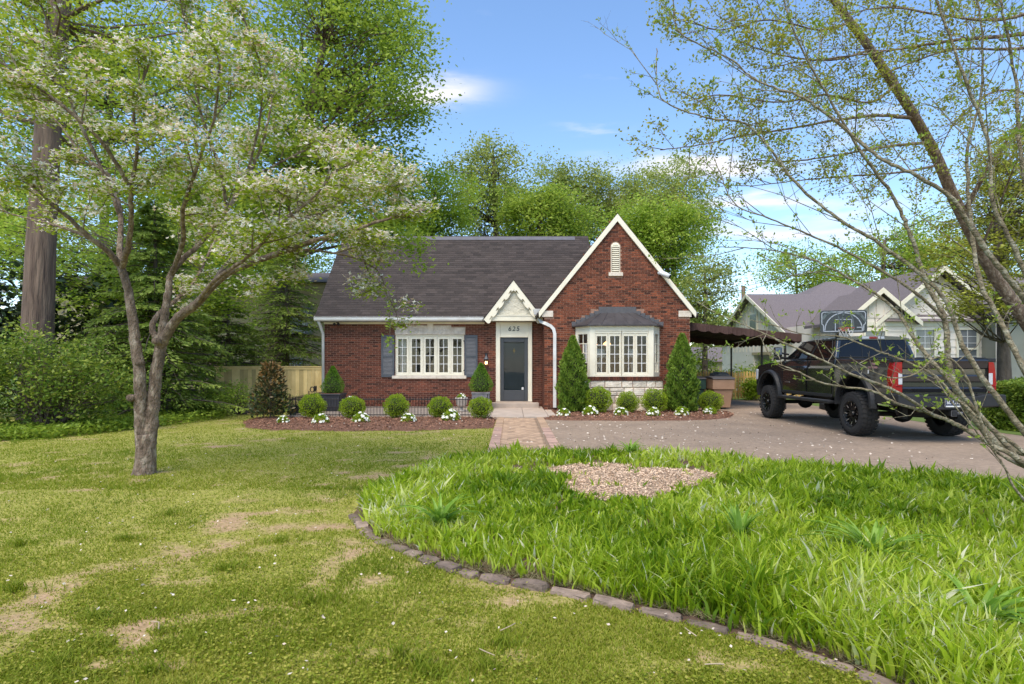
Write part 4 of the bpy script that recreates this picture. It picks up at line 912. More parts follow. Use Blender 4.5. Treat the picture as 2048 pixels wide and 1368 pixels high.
mb = MB(); mb.box(2.86, 4.10, YG-.018, YG+.005, zt-.02, zt+.20)
for k in range(6):
    q0 = k/6; xa = 1.97+(2.86-1.97)*q0; za = ze+(zt-ze)*q0; xb = 5.0-(5.0-4.10)*q0
    mb.box(xa, xa+.16, YG-.016, YG+.005, za, za+.135); mb.box(xb-.16, xb, YG-.016, YG+.005, za, za+.135)
mb.build('flashing', pmat('flash', (.105, .10, .105), rough=.6, ns=8), bro)
# lamp shades and pendants seen through the bay
for nm, x, y, lab in (('table_lamp', 2.92, 19.15, 'white drum-shaded lamp behind the bay casement next to the arborvitae by the downspout'), ('table_lamp', 4.02, 19.15, 'white drum-shaded lamp behind the bay casement farther from the downspout')):
    t = thing(nm, lab, 'lamp', (x, y, 1.0)); MB().lathe([(.16, 0), (.19, -.28)], (x, y, 2.05), 'z', 20).build('lamp_shade', M['curtain'], t, smooth=True)
    MB().lathe([(.08, 0), (.10, .05), (.05, .3), (.09, .5), (.03, .7), (.015, .9)], (x, y, 1.0), 'z', 12).build('base', M['urn'], t, smooth=True)
tb = thing('side_table', 'dark table standing inside the bay window', 'table', (3.5, 19.2, .2)); MB().box(2.55, 4.45, 18.95, 19.5, .94, .995).build('tabletop', M['interior_dark'], tb)
for x, y in ((2.6, 19.0), (4.4, 19.0), (2.6, 19.45), (4.4, 19.45)): MB().box(x-.03, x+.03, y-.03, y+.03, .2, .94).build('leg', M['interior_dark'], tb)
for x, y, lab in ((3.0, 21.2, 'glowing orange glass pendant inside the bay window, closer to the front door'), (3.5, 21.2, 'glowing orange glass pendant inside the bay window, behind the centre mullion')):
    t = thing('pendant_light', lab, 'pendant', (x, y, 2.2)); MB().lathe([(.03, .12), (.13, .03), (.15, -.03), (.02, -.05)], (x, y, 2.28), 'z', 14).build('lamp_shade', M['pendant_glow'], t, smooth=True); MB().tube([(x, y, 2.4), (x, y, 3.2)], .008, 5).build('cord', M['iron'], t)
# wall lantern, floodlight, camera
lx = -.915; lt = thing('wall_lantern', 'small black wall lantern glowing beside the front door', 'lantern', (lx, YW, 1.6))
MB().box(lx-.05, lx+.05, YW-.02, YW, 1.60, 1.95).build('back_plate', M['iron'], lt)
MB().lathe([(.085, 1.72), (.09, 1.73), (.055, 1.79), (.02, 1.86), (.012, 1.92)], (lx, YW-.12, 0), 'z', 6).build('cap', M['slate_blue'], lt); MB().lathe([(.03, 1.50), (.07, 1.52), (.06, 1.535)], (lx, YW-.12, 0), 'z', 6).build('base', M['iron'], lt)
for k in range(4):
    a = R(45+90*k); MB().tube([(lx+.06*math.cos(a), YW-.12+.06*math.sin(a), 1.53), (lx+.08*math.cos(a), YW-.12+.08*math.sin(a), 1.72)], .006, 4).build('bar', M['iron'], lt)
for dx_ in (-.025, .025): MB().lathe([(.004, 1.54), (.016, 1.57), (.014, 1.62), (.003, 1.66)], (lx+dx_, YW-.12, 0), 'z', 8).build('bulb', M['lamp_glow'], lt)
MB().tube([(lx, YW-.01, 1.75), (lx, YW-.06, 1.94), (lx, YW-.12, 1.92)], .012, 5).build('arm', M['iron'], lt)
fl = thing('floodlight', 'black twin floodlight under the eave at the corner by the fence', 'floodlight', (-6.2, YW-.08, 2.95))
MB().lathe([(.05, 0), (.05, .03)], (-6.2, YW-.1, 3.02), 'z', 10).build('mount', M['iron'], fl)
for s_ in (-1, 1): MB().lathe([(.03, 0), (.055, -.09), (.05, -.10)], (-6.2+s_*.07, YW-.12, 2.96), 'y', 10).build('lamp_head', M['iron'], fl, smooth=True)
sc = thing('security_camera', 'white bullet security camera mounted high on the brick gable under its slope', 'camera', (4.95, YG, 4.45))
MB().lathe([(.075, 0), (.075, -.06)], (4.88, YG, 4.56), 'y', 12).build('mount', M['white'], sc, smooth=True)
MB().tube([(4.88, YG-.04, 4.56), (4.93, YG-.14, 4.50)], .03, 8).build('arm', M['white'], sc)
MB().tube([(4.86, YG-.12, 4.56), (4.96, YG-.20, 4.50), (5.12, YG-.33, 4.39)], [.075, .082, .082], 14).build('housing', M['white'], sc, smooth=True)
MB().tube([(5.12, YG-.33, 4.39), (5.128, YG-.337, 4.384)], .066, 14).build('lens', M['black'], sc)
# ================================================================ FENCES, PLANTERS, SHRUBS AT THE HOUSE
wf = thing('wood_fence', 'tall new pine privacy fence beside the house corner behind the magnolia shrub', 'fence', (-8.3, 20.6, 0))
x = -10.6; k = 0
pl_me = []
for q in range(5):
    me = MB().box(0, .138, 0, .02, 0, 1.40, tone=(q-2)/2).mesh('plank'); me.materials.append(M['fence_wood']); pl_me.append(me)
while x < -6.80:
    o = link_mesh('plank', random.choice(pl_me), None, wf, loc=Vector((x, 20.60+random.uniform(-.002, .002), .03)) - wf.location); x += .142
for z0, z1, y0, y1 in ((1.45, 1.48, 20.55, 20.68), (1.36, 1.45, 20.575, 20.598), (.2, .29, 20.625, 20.66)): MB().box(-10.65, -6.77, y0, y1, z0, z1, tone=.3).build('rail', M['fence_wood'], wf)
for x in (-10.6, -8.9, -7.15): MB().box(x, x+.09, 20.585, 20.70, -.03, 1.45, tone=-.3).build('post', M['fence_wood'], wf)
# hose bib post with a coiled hose hanger by the fence end
hp = thing('hose_hanger', 'rusty brown hose hanger on a short wooden post at the end of the pine fence', 'hose hanger', (-6.95, 20.3, 0))
MB().box(-6.99, -6.90, 20.26, 20.34, -.02, .62).build('post', M['fence_wood'], hp)
MB().tube([(-7.02+.07*math.cos(t), 20.2, .66+.09*math.sin(t)) for t in [6.283*i/12 for i in range(13)]], .018, 6).build('hook', M['dark_metal'], hp); MB().box(-6.98, -6.91, 20.24, 20.36, .6, .78).build('bracket', M['dark_metal'], hp)
# low wrought-iron fence: front run and return run
ifn = thing('iron_fence', 'low black wrought-iron picket fence enclosing the patio behind the boxwoods', 'iron fence', (-3.5, 16.5, 0))
pk = []
for h in (.56, .30):
    mb = MB(); mb.tube([(0, 0, .02), (0, 0, h-.05)], .0085, 4); mb.lathe([(.004, h-.05), (.013, h-.035), (.002, h)], (0, 0, 0), 'z', 4); me = mb.mesh('picket'); me.materials.append(M['iron']); pk.append(me)
FY = 16.52
def run(p, q, step):
    p, q = Vector(p), Vector(q); d = q-p; n = int(d.length/step)
    for k in range(n+1):
        c = p + d*(k/n); link_mesh('picket', pk[0 if k % 2 == 0 else 1], None, ifn, loc=c + Vector((0, 0, .045)) - ifn.location)
    for z, r in ((.09, .013), (.31, .010), (.535, .013)): MB().tube([p+Vector((0, 0, z)), q+Vector((0, 0, z))], r, 4).build('rail', M['iron'], ifn)
run((-6.38, FY, 0), (-.70, FY, 0), .042); run((-6.38, FY, 0), (-6.60, 20.25, 0), .048)
for x, y in ((-6.38, FY), (-4.95, FY), (-3.5, FY), (-2.1, FY), (-.70, FY), (-6.5, 18.4), (-6.6, 20.25)):
    mb = MB(); mb.tube([(x, y, .02), (x, y, .63)], .014, 6); mb.lathe([(.008, .63), (.024, .655), (.004, .70)], (x, y, 0), 'z', 6); mb.build('post', M['iron'], ifn)
# shrubs -------------------------------------------------------------
def ball_mesh(name, n, rx, rz, leaf, mat, shape=None, lump=.10, seed=0, flat=.2):
    """leafy clipped shrub about the origin (base at z=0)"""
    r = np.random.default_rng(seed); d = nrm(r.normal(size=(n, 3))); dep = 1 - .30*r.random(n)**2.0
    lm = 1 + lump*(np.sin(d[:, 0]*7+seed)+np.sin(d[:, 1]*8+seed*2)+np.sin(d[:, 2]*9+seed*3))/2
    if shape is None: P = np.stack([d[:, 0]*rx, d[:, 1]*rx, d[:, 2]*rz], 1)*(dep*lm)[:, None] + np.array([0, 0, rz*.97])
    else:
        q = r.random(n)**.9; a = r.random(n)*6.283; rad = shape(q)*rx*(1-.35*r.random(n)**2)*(1+lump*(np.sin(a*3+seed+q*9)+np.sin(a*5+q*14))/1.5)
        P = np.stack([np.cos(a)*rad, np.sin(a)*rad, q*rz], 1); d = nrm(np.stack([np.cos(a), np.sin(a), .6+0*a], 1))
    P[:, 2] = np.maximum(P[:, 2], .015)
    ax = d*.7 + np.array([0, 0, .7]); cl = np.sin(P[:, 0]*23+seed)*np.sin(P[:, 1]*21)*np.sin(P[:, 2]*25)
    sz = leaf*(.6+.8*r.random(n))
    return leaf_obj(name, P, sz, sz*.5, mat, None, (r.random(n)-.5)*1.3+cl*.5, axis=ax, jit=.55, off=(0, 0, 0), link=False)
def core_mesh(rx, rz, z0, shape=None):
    mb = MB()
    if shape is None: mb.lathe([(rx*.74*math.sin(R(a)), z0+rz*(1-.76*math.cos(R(a)))) for a in range(8, 180, 18)], (0, 0, 0), 'z', 12)
    else: mb.lathe([(max(.01, rx*.70*float(shape(np.array([q/9])))), rz*q/9*.95) for q in range(10)], (0, 0, 0), 'z', 10)
    mb.tube([(0, 0, -.03), (0, 0, .2)], .03, 6); me = mb.mesh('branches', smooth=True); return me
twig_m = pmat('twigwood', (.030, .036, .014), (.018, .02, .009), rough=.95, ns=25)
def shrub(name, label, loc, mesh, core, cat='shrub', group=None, s=1.0, rz=0.0):
    t = thing(name, label, cat, loc, group); o = link_mesh('foliage', mesh, None, t); c = link_mesh('branches', core, twig_m, t)
    h_ = abs(math.sin(loc[0]*12.9898)*43758.5453) % 1.0; h2 = abs(math.sin(loc[0]*78.233+loc[1])*12543.123) % 1.0
    sv = (s*(.94+.14*h_), s*(.94+.14*h2), s*(.90+.16*h2)) if 'boxwood' in name else (s, s, s)
    for q in (o, c): q.scale = sv; q.rotation_euler.z = rz
    return t
BOXM = [ball_mesh('foliage', 4200, .335, .315, .034, M['lf_box'], seed=k) for k in range(3)]; BOXC = core_mesh(.335, .315, 0)
lb = ['round clipped boxwood at the patio corner beside the magnolia shrub', 'round clipped boxwood in front of the dark square planter', 'round clipped boxwood below the shutter farther from the front door', 'round clipped boxwood below the window end nearer the front door', 'round clipped boxwood beside the front walk by the grey planter']
for k, (u, v) in enumerate(((625, 842), (705, 843), (793, 841), (880, 841), (961, 840))):
    x, y = gp(u, v); y = 15.95; x = (u-CX)/F*y; shrub('boxwood', lb[k], (x, y, .05), BOXM[k % 3], BOXC, 'boxwood', 'round boxwoods in the mulch beds', 1.0+.03*(k % 2)+.02*math.sin(k*2), k*1.3)
lb = ['round boxwood against the bay stonework next to the arborvitae by the downspout', 'smallest round boxwood under the middle of the bay window', 'round boxwood at the bay corner next to the far arborvitae', 'round boxwood in front of the tan bin at the bed end']
for k, (u, y, s) in enumerate(((1196, 17.75, 1.22), (1255, 17.75, 1.05), (1309, 17.8, 1.13), (1421, 18.15, 1.14))):
    shrub('boxwood', lb[k], ((u-CX)/F*y, y, .05), BOXM[(k+1) % 3], BOXC, 'boxwood', 'round boxwoods in the mulch beds', s, k*1.1+.4)
cone = lambda q: np.clip(np.where(q < .22, .80+.9*q, 1.0-(q-.22)**1.15*1.22), .04, 1)
CONEM = ball_mesh('foliage', 5200, .40, .92, .035, M['lf_box_dark'], cone, .06, 9); CONEC = core_mesh(.40, .92, 0, cone)
# planters
px, py = (666-CX)/F*18.6, 18.6
t = thing('square_planter', 'dark charcoal square planter box on the patio by the house corner', 'planter', (px, py, .045)); hw = .335
mb = MB(); mb.hexa([(px-hw*.9, py-hw*.9, .05), (px+hw*.9, py-hw*.9, .05), (px+hw*.9, py+hw*.9, .05), (px-hw*.9, py+hw*.9, .05), (px-hw, py-hw, .56), (px+hw, py-hw, .56), (px+hw, py+hw, .56), (px-hw, py+hw, .56)]); mb.build('box', M['planter_dark'], t, bevel=.012)
MB().box(px-hw-.025, px+hw+.025, py-hw-.025, py+hw+.025, .555, .60).build('rim', M['planter_dark'], t, bevel=.012); MB().box(px-hw+.03, px+hw-.03, py-hw+.03, py+hw-.03, .60, .615).build('soil', M['mulch'], t)
shrub('conical_boxwood', 'cone-shaped clipped boxwood growing in the dark square planter', (px, py, .61), CONEM, CONEC, 'boxwood', s=.90)
px2, py2 = (962-CX)/F*19.4, 19.4
t = thing('square_planter', 'weathered grey stone planter box on the patio beside the front door', 'planter', (px2, py2, .045)); hw = .29
MB().box(px2-hw, px2+hw, py2-hw, py2+hw, .05, .56).build('box', M['planter_grey'], t, bevel=.012); MB().box(px2-hw-.02, px2+hw+.02, py2-hw-.02, py2+hw+.02, .56, .61).build('rim', M['planter_grey'], t, bevel=.012); MB().box(px2-hw+.03, px2+hw-.03, py2-hw+.03, py2+hw-.03, .61, .625).build('soil', M['mulch'], t)
shrub('conical_boxwood', 'cone-shaped clipped boxwood growing in the grey planter by the front door', (px2, py2, .62), CONEM, CONEC, 'boxwood', s=1.04, rz=1)
ux, uy = (923-CX)/F*18.2, 18.2
t = thing('stone_urn', 'small pale stone urn with a flowering plant on the patio', 'urn', (ux, uy, .045)); MB().lathe([(.13, 0), (.13, .04), (.06, .07), (.05, .14), (.10, .17), (.17, .22), (.19, .40), (.20, .41), (.20, .44), (.15, .44), (.14, .40)], (ux, uy, .045), 'z', 16).build('bowl', M['urn'], t, smooth=True)
# flowering plants
def flower_mesh(seed, s=1.0):
    r = np.random.default_rng(seed); n = 520; d = nrm(r.normal(size=(n, 3))); d[:, 2] = np.abs(d[:, 2]); P = d*np.array([.20, .17, .20])*(.5+.5*r.random((n, 1))**.4)+np.array([0, 0, .02])
    lm = leaf_obj('foliage', P, .05, .028, M['lf_box'], None, (r.random(n)-.5)*1.6, axis=d, jit=.6, off=(0, 0, 0), link=False)
    k = 27; d = nrm(r.normal(size=(k, 3))*np.array([1, 1, .8])); d[:, 2] = np.abs(d[:, 2]); C_ = d*np.array([.19, .17, .19])*(1.0+.1*r.random((k, 1)))+np.array([0, 0, .035]); mb = MB()
    for c, dd in zip(C_, d):
        dd = Vector(dd*.6+np.array([0, -.35, .45])).normalized(); a = dd.orthogonal().normalized(); b = dd.cross(a); rr = .036*(.8+.5*r.random()); c = Vector(c)
        for j in range(5):
            t0 = 6.283*j/5+r.random()*.2; e = a*math.cos(t0)+b*math.sin(t0); f = a*math.cos(t0+.62)+b*math.sin(t0+.62); g = a*math.cos(t0-.62)+b*math.sin(t0-.62); mb.quad(c, c+g*rr*.7+dd*.008, c+e*rr+dd*.004, c+f*rr*.7+dd*.008)
    fm = mb.mesh('blossoms'); fm.materials.append(M['flower']); return lm, fm
FL = [flower_mesh(k) for k in range(4)]
def flowers(label, x, y, z, k, s=1.0):
    t = thing('white_flowers', label, 'flowers', (x, y, z), 'white bedding flowers along the mulch beds')
    for m_, nm in zip(FL[k % 4], ('foliage', 'blossoms')): o = link_mesh(nm, m_, None, t); o.scale = (s, s, s); o.rotation_euler.z = k*.35-.5
lb = ['white bedding flowers at the foot of the magnolia shrub', 'white bedding flowers in front of the boxwood at the patio corner', 'white bedding flowers between the boxwoods in front of the dark planter and the window', 'white bedding flowers in front of the boxwood below the shutter farther from the door', 'biggest white bedding flowers in front of the boxwood below the window end']
for k, (u, v, s) in enumerate(((566, 850, .75), (641, 851, 1.0), (722, 849, 1.05), (817, 848, .95), (902, 845, 1.2))): x, y = gp(u, v); flowers(lb[k], x, y, .06, k, s)
lb = ['white bedding flowers at the foot of the downspout', 'white bedding flowers between the arborvitae by the downspout and the bay', 'white bedding flowers in front of the smallest bay boxwood', 'white bedding flowers in front of the bay corner boxwood', 'white bedding flowers at the foot of the far arborvitae', 'white bedding flowers in front of the boxwood by the tan bin']
for k, (u, v, s) in enumerate(((1127, 836, .92), (1181, 834, 1.1), (1242, 835, 1.02), (1307, 836, 1.05), (1364, 835, 1.1), (1420, 832, 1.05))): x, y = gp(u, v); flowers(lb[k], x, y, .06, k+1, s)
flowers('white flowers planted in the small stone urn', ux, uy, .45, 2, .7)
flowers('white flowers in a pot beside the dark square planter', (702-CX)/F*17.6, 17.6, .38, 3, .8)
t = thing('flower_pot', 'dark round pot of white flowers behind the boxwood by the dark planter', 'flower pot', ((702-CX)/F*17.6, 17.6, .045)); xx = t.location.x; MB().lathe([(.10, 0), (.15, .33), (.165, .33), (.165, .36), (.13, .36), (.12, .32)], (xx, 17.6, .045), 'z', 14).build('bowl', M['planter_dark'], t, smooth=True)
# arborvitae: upright fan sprays
def arbor_mesh(seed):
    r = np.random.default_rng(seed); n = 9000; q = r.random(n)**1.05; a = r.random(n)*6.283; sh = np.clip(np.where(q < .25, .86+.56*q, 1.0-((q-.25)/.75)**2.1*.94), .03, 1)
    rad = .43*sh*(1-.40*r.random(n)**2)*(1+.11*(np.sin(a*4+q*17+seed)+np.sin(a*7-q*23))); P = np.stack([np.cos(a)*rad, np.sin(a)*rad, .04+q*2.30], 1)
    ax = np.stack([np.cos(a)*.5, np.sin(a)*.5, .9+0*a], 1); sz = (.075+.06*r.random(n))*(1-.3*q); cl = np.sin(a*5+q*30+seed)*.5
    m_ = leaf_obj('foliage', P, sz, sz*.42, M['lf_thuja'], None, (r.random(n)-.5)*1.1+cl+.35*(q-.5), axis=ax, jit=.33, off=(0, 0, 0), link=False)
    c = MB(); c.lathe([(.28, .05), (.31, .4), (.30, 1.0), (.25, 1.5), (.13, 2.0), (.01, 2.22)], (0, 0, 0), 'z', 10); c.tube([(0, 0, -.04), (0, 0, .3)], .05, 6); return m_, c.mesh('branches', smooth=True)
for k, (u, lab, s) in enumerate(((1146, 'tall conical arborvitae beside the white downspout', 1.0), (1364, 'tall conical arborvitae at the brick corner by the awning', 1.03))):
    m_, c_ = arbor_mesh(k+3); shrub('arborvitae', lab, ((u-CX)/F*17.9, 17.9, .05), m_, c_, 'arborvitae', 'arborvitae flanking the bay window', s)
# magnolia shrub with bronze undersides
r = np.random.default_rng(5); x0, y0 = (541-CX)/F*15.9, 15.9
t = thing('magnolia_shrub', 'young magnolia shrub with bronze leaf undersides at the bed corner', 'shrub', (x0, y0, .05)); n = 1700; q = r.random(n)**1.1; a = r.random(n)*6.283; rad = .56*np.clip(1.05-q**1.2*.72, .1, 1)*np.sqrt(r.random(n))*(1+.15*np.sin(a*3+q*8))
P = np.stack([x0+np.cos(a)*rad, y0+np.sin(a)*rad, .12+q*1.42], 1); ax = np.stack([np.cos(a)*.8, np.sin(a)*.8, .5+0*a], 1); leaf_obj('foliage', P, .13, .055, M['lf_magnolia'], t, (r.random(n)-.55)*1.3+np.clip(q-.25, 0, 1)*1.1*r.random(n)*1.6, axis=ax, jit=.6)
mb = MB()
for k in range(26):
    q_ = .1+.9*k/26; a_ = k*2.4; mb.tube([(x0, y0, .05+q_*.8), (x0+math.cos(a_)*.4*(1.1-q_*.7), y0+math.sin(a_)*.4*(1.1-q_*.7), .2+q_*1.25)], [.012, .004], 4)
mb.tube([(x0, y0, 0), (x0, y0, 1.3)], [.03, .01], 6); mb.build('branches', M['bark_dark'], t)
# ================================================================ AWNING, BINS, HOOP
aw = thing('carport_awning', 'dark brown fabric carport awning with scalloped valance beside the brick house', 'awning', (7.9, 22, 0))
AX0, AX1, AY0, AY1 = 5.90, 9.85, 19.55, 25.0; az = lambda x: 2.98 - (x-AX0)*.105
mb = MB(); nxa = 22
for i in range(nxa):
    xa, xb = AX0+(AX1-AX0)*i/nxa, AX0+(AX1-AX0)*(i+1)/nxa
    for j in range(8):
        ya, yb_ = AY0+(AY1-AY0)*j/8, AY0+(AY1-AY0)*(j+1)/8; sag = lambda q: 0.0
        mb.quad((xa, ya, az(xa)), (xb, ya, az(xb)), (xb, yb_, az(xb)), (xa, yb_, az(xa)))
mb.build('canopy', M['awning'], aw)
def valance(p, q, top, drop, nm, n):
    p, q = Vector(p), Vector(q); mb = MB(); m = n*8; nv = Vector((-(q-p).y, (q-p).x, 0)).normalized(); pr = None
    for k in range(m+1):
        t_ = k/m; c = p.lerp(q, t_); z = top(c.x); wv = nv*(.022*math.sin(t_*n*6.283*.5)+.012*math.sin(t_*n*17)); dr_ = drop-.055*(1-abs(math.sin(math.pi*t_*n)))
        row = [Vector((c.x, c.y, z+.004)), Vector((c.x, c.y, z-.06))+wv*.4, Vector((c.x, c.y, z-dr_))+wv]
        if pr:
            for j in range(2): mb.quad(pr[j], row[j], row[j+1], pr[j+1])
        pr = row
    mb.build(nm, M['awning'], aw, smooth=True)
valance((AX0, AY0, 0), (AX1, AY0, 0), az, .27, 'valance', 10); valance((AX1, AY0, 0), (AX1, AY1, 0), az, .30, 'valance', 14); valance((AX1, AY1, 0), (AX0, AY1, 0), az, .30, 'valance', 10)
for k in range(9):
    y = AY0+.15+(AY1-AY0-.3)*k/8; MB().tube([(AX0, y, az(AX0)-.05), (AX1-.03, y, az(AX1)-.05)], .022, 6).build('rafter', M['dark_metal'], aw)
for y in (19.75, 21.6, 24.6): MB().box(9.38-.03, 9.38+.03, y-.03, y+.03, -.01, az(9.38)-.06).build('post', M['dark_metal'], aw)
MB().box(9.35, 9.41, AY0+.1, AY1-.1, az(9.38)-.12, az(9.38)-.07).build('beam', M['dark_metal'], aw)
# bins
def bin_(name, label, x, y, mat, lid, s=1.0):
    t = thing(name, label, 'bin', (x, y, 0)); w0, w1, d0, d1, h = .25*s, .33*s, .28*s, .36*s, .98*s
    mb = MB(); mb.hexa([(x-w0, y-d0, .06), (x+w0, y-d0, .06), (x+w0, y+d0, .06), (x-w0, y+d0, .06), (x-w1*.95, y-d1*.95, h*.68), (x+w1*.95, y-d1*.95, h*.68), (x+w1*.95, y+d1*.95, h*.68), (x-w1*.95, y+d1*.95, h*.68)]); mb.box(x-w1-.025, x+w1+.025, y-d1-.025, y+d1+.02, h*.66, h); mb.build('body', mat, t, bevel=.02)
    mb = MB(); mb.prism([(y-d1-.06, h), (y+d1+.06, h+.02), (y+d1+.02, h+.09), (y, h+.10), (y-d1-.03, h+.05)], 'x', x-w1-.04, x+w1+.04); mb.build('lid', lid, t, bevel=.02)
    for s_ in (-1, 1): MB().lathe([(.02, -.03), (.12, -.03), (.12, .03), (.02, .03)], (x+s_*(w0+.03), y+d0, .12), 'x', 14).build('wheel', M['black'], t)
    MB().tube([(x-w1, y+d1+.06, h-.05), (x+w1, y+d1+.06, h-.05)], .018, 6).build('handle', lid, t)
bin_('wheeled_bin', 'tan wheeled bin with charcoal lid beside the awning post', 7.22, 20.0, M['bin_tan'], M['bin_lid'], 1.06)
bin_('wheeled_bin', 'dark green wheeled bin half hidden behind the arborvitae', 6.42, 20.5, M['bin_green'], M['bin_lid'], 1.04)
rk = thing('stone_pedestal', 'rough grey stone block rising behind the tan bin at the picket fence', 'stone block', (8.75, 24.2, 0)); rock('boulder', rk, (8.75, 24.2, .6), .85, .5, 1.26, (0, 0, .1), M['planter_grey'], 3, .3)
# yellow picket fence and gate post
pf = thing('picket_fence', 'yellow pine picket fence with scalloped gaps at the end of the driveway', 'fence', (9.6, 25.4, 0)); me4 = []
for q in range(4):
    mb = MB(); mb.prism([(0, .05), (.085, .05), (.085, 1.16), (.0425, 1.25), (0, 1.16)], 'y', 0, .02, tone=(q-1.5)/1.5); me = mb.mesh('picket'); me.materials.append(M['picket_wood']); me4.append(me)
x = 7.4; k = 0
while x < 13.2:
    link_mesh('picket', me4[k % 4 if k % 3 else 1], None, pf, loc=Vector((x, 25.4, .02*math.sin(k*.9))) - pf.location); x += .128; k += 1
for z in (.3, .95): MB().box(7.35, 13.3, 25.425, 25.46, z, z+.09).build('rail', M['picket_wood'], pf)
for x in (7.4, 9.55, 11.4, 13.2): MB().box(x, x+.11, 25.43, 25.54, -.03, 1.2).build('post', M['picket_wood'], pf)
gpst = thing('gate_post', 'pair of pale yellow timber posts beside the carport awning post', 'post', (9.4, 24.9, 0)); MB().box(9.20, 9.31, 24.85, 24.96, -.02, 1.12).build('post', M['picket_wood'], gpst); MB().box(9.05, 9.14, 24.87, 24.95, -.02, 1.10).build('post', M['picket_wood'], gpst); MB().box(9.05, 9.31, 24.96, 24.99, .55, .64).build('rail', M['picket_wood'], gpst)
# basketball hoop behind the truck
hx, hy = 10.78, 18.7; bh = thing('basketball_hoop', 'portable basketball hoop with black backboard and red rim behind the truck', 'basketball hoop', (hx, hy, 0))
rot = Matrix.Rotation(R(-14), 4, 'Z')
def HP(x, y, z): p = rot @ Vector((x, y, 0)); return Vector((hx+p.x, hy+p.y, z))
def hbox(nm, mat, x0, x1, y0, y1, z0, z1, par=None, bevel=0): 
    return MB().hexa([HP(x0, y0, z0), HP(x1, y0, z0), HP(x1, y1, z0), HP(x0, y1, z0), HP(x0, y0, z1), HP(x1, y0, z1), HP(x1, y1, z1), HP(x0, y1, z1)]).build(nm, mat, par or bh, bevel=bevel)
def hpoly(nm, mat, pts, y0, y1, par=None): return MB().add([HP(x, y0, z) for x, z in pts]+[HP(x, y1, z) for x, z in pts], [tuple(range(len(pts)))[::-1], tuple(range(len(pts), 2*len(pts)))]+[(i, (i+1) % len(pts), len(pts)+(i+1) % len(pts), len(pts)+i) for i in range(len(pts))]).build(nm, mat, par or bh)
bw, z0, z1 = .69, 2.56, 3.30
rc = lambda x0, x1, a, b, r: [(x0+r-r*math.cos(R(t)), b-r+r*math.sin(R(t))) for t in (0, 30, 60, 90)] + [(x1-r+r*math.sin(R(t)), b-r+r*math.cos(R(t))) for t in (0, 30, 60, 90)] + [(x1-r+r*math.cos(R(t)), a+r-r*math.sin(R(t))) for t in (0, 30, 60, 90)] + [(x0+r-r*math.sin(R(t)), a+r-r*math.cos(R(t))) for t in (0, 30, 60, 90)]
bb = hpoly('backboard', pmat('board', (.016, .020, .026), rough=.25, spec=.6), rc(-bw, bw, z0, z1, .09), 0, .04)
gl_ = pmat('board_line', (.42, .46, .52), rough=.5); gd_ = pmat('board_grey', (.10, .125, .13), rough=.5)
def line(pts, r, m_=None): 
    mb = MB()
    for (a, b), (c, d) in zip(pts[:-1], pts[1:]):
        e = Vector((c-a, d-b)); l = max(e.length, 1e-6); n_x, n_z = -e.y/l*r, e.x/l*r; ey = e/l*r*.8
        mb.hexa([HP(a+n_x-ey.x, -.004, b+n_z-ey.y), HP(c+n_x+ey.x, -.004, d+n_z+ey.y), HP(c+n_x+ey.x, .002, d+n_z+ey.y), HP(a+n_x-ey.x, .002, b+n_z-ey.y), HP(a-n_x-ey.x, -.004, b-n_z-ey.y), HP(c-n_x+ey.x, -.004, d-n_z+ey.y), HP(c-n_x+ey.x, .002, d-n_z+ey.y), HP(a-n_x-ey.x, .002, b-n_z-ey.y)])
    mb.build('marking', m_ or gl_, bb)
line([(-bw+.05, 2.86), (-bw+.05, z1-.10), (-bw+.10, z1-.05), (bw-.10, z1-.05), (bw-.05, z1-.10), (bw-.05, 2.86), (bw-.10, 2.82), (bw-.10, z0+.10), (bw-.14, z0+.06), (-bw+.10, z0+.06), (-bw+.10, 2.82), (-bw+.05, 2.86)], .012)
line([(-.24, z0+.08), (-.24, 3.0), (.24, 3.0), (.24, z0+.08)], .011)
line([(.55*math.cos(R(t)), z0+.10+.56*math.sin(R(t))) for t in range(0, 181, 12)], .014); line([(-.28+.18*math.cos(R(t)), 2.62+.72*math.sin(R(t))) for t in range(0, 75, 15)], .018, gd_); line([(.05-.1*math.cos(R(t)), 2.62+.68*math.sin(R(t))) for t in range(0, 85, 15)], .028, gd_)
line([(-.6, 3.05), (-.5, 3.2), (-.36, 3.25)], .04, gd_); line([(.64, 2.95), (.5, 3.15), (.32, 3.25)], .04, gd_); line([(.30, 2.72), (.28, 3.0), (.2, 3.18)], .02, gd_)
line([(.40+k*.028, 2.74) for k in range(2)], .014); line([(.44, 2.74), (.46, 2.74)], .014); line([(.485, 2.74), (.55, 2.74)], .014)
mb = MB(); mb.tube([HP(.225*math.cos(R(t)), -.27+.225*math.sin(R(t)), z0+.14) for t in range(0, 361, 20)], .013, 6); rim = mb.build('rim', M['orange'], bh, smooth=True); hbox('rim_bracket', M['orange'], -.10, .10, -.06, 0, z0+.06, z0+.16, bh)
mb = MB()
for k in range(12):
    for s_ in (1, -1):
        a = 30*k; pts_ = [HP((.225-.09*q)*math.cos(R(a+s_*q*45)), -.27+(.225-.09*q)*math.sin(R(a+s_*q*45)), z0+.13-.36*q) for q in (0, .33, .66, 1)]; mb.tube(pts_, .005, 3, cap=False)
mb.build('net', M['white'], rim)
MB().tube([HP(0, .75, .1), HP(0, .70, 2.2), HP(0, .62, 2.9)], .05, 10).build('pole', M['iron'], bh, smooth=True)
for z in (2.68, 2.95): MB().tube([HP(-.15, .04, z+.1), HP(0, .66, z-.35)], .018, 6).build('arm', M['iron'], bh); MB().tube([HP(.15, .04, z+.1), HP(0, .66, z-.35)], .018, 6).build('arm', M['iron'], bh)
hbox('base_tank', M['black'], -.4, .4, .35, 1.3, -.01, .2, bh, .04)
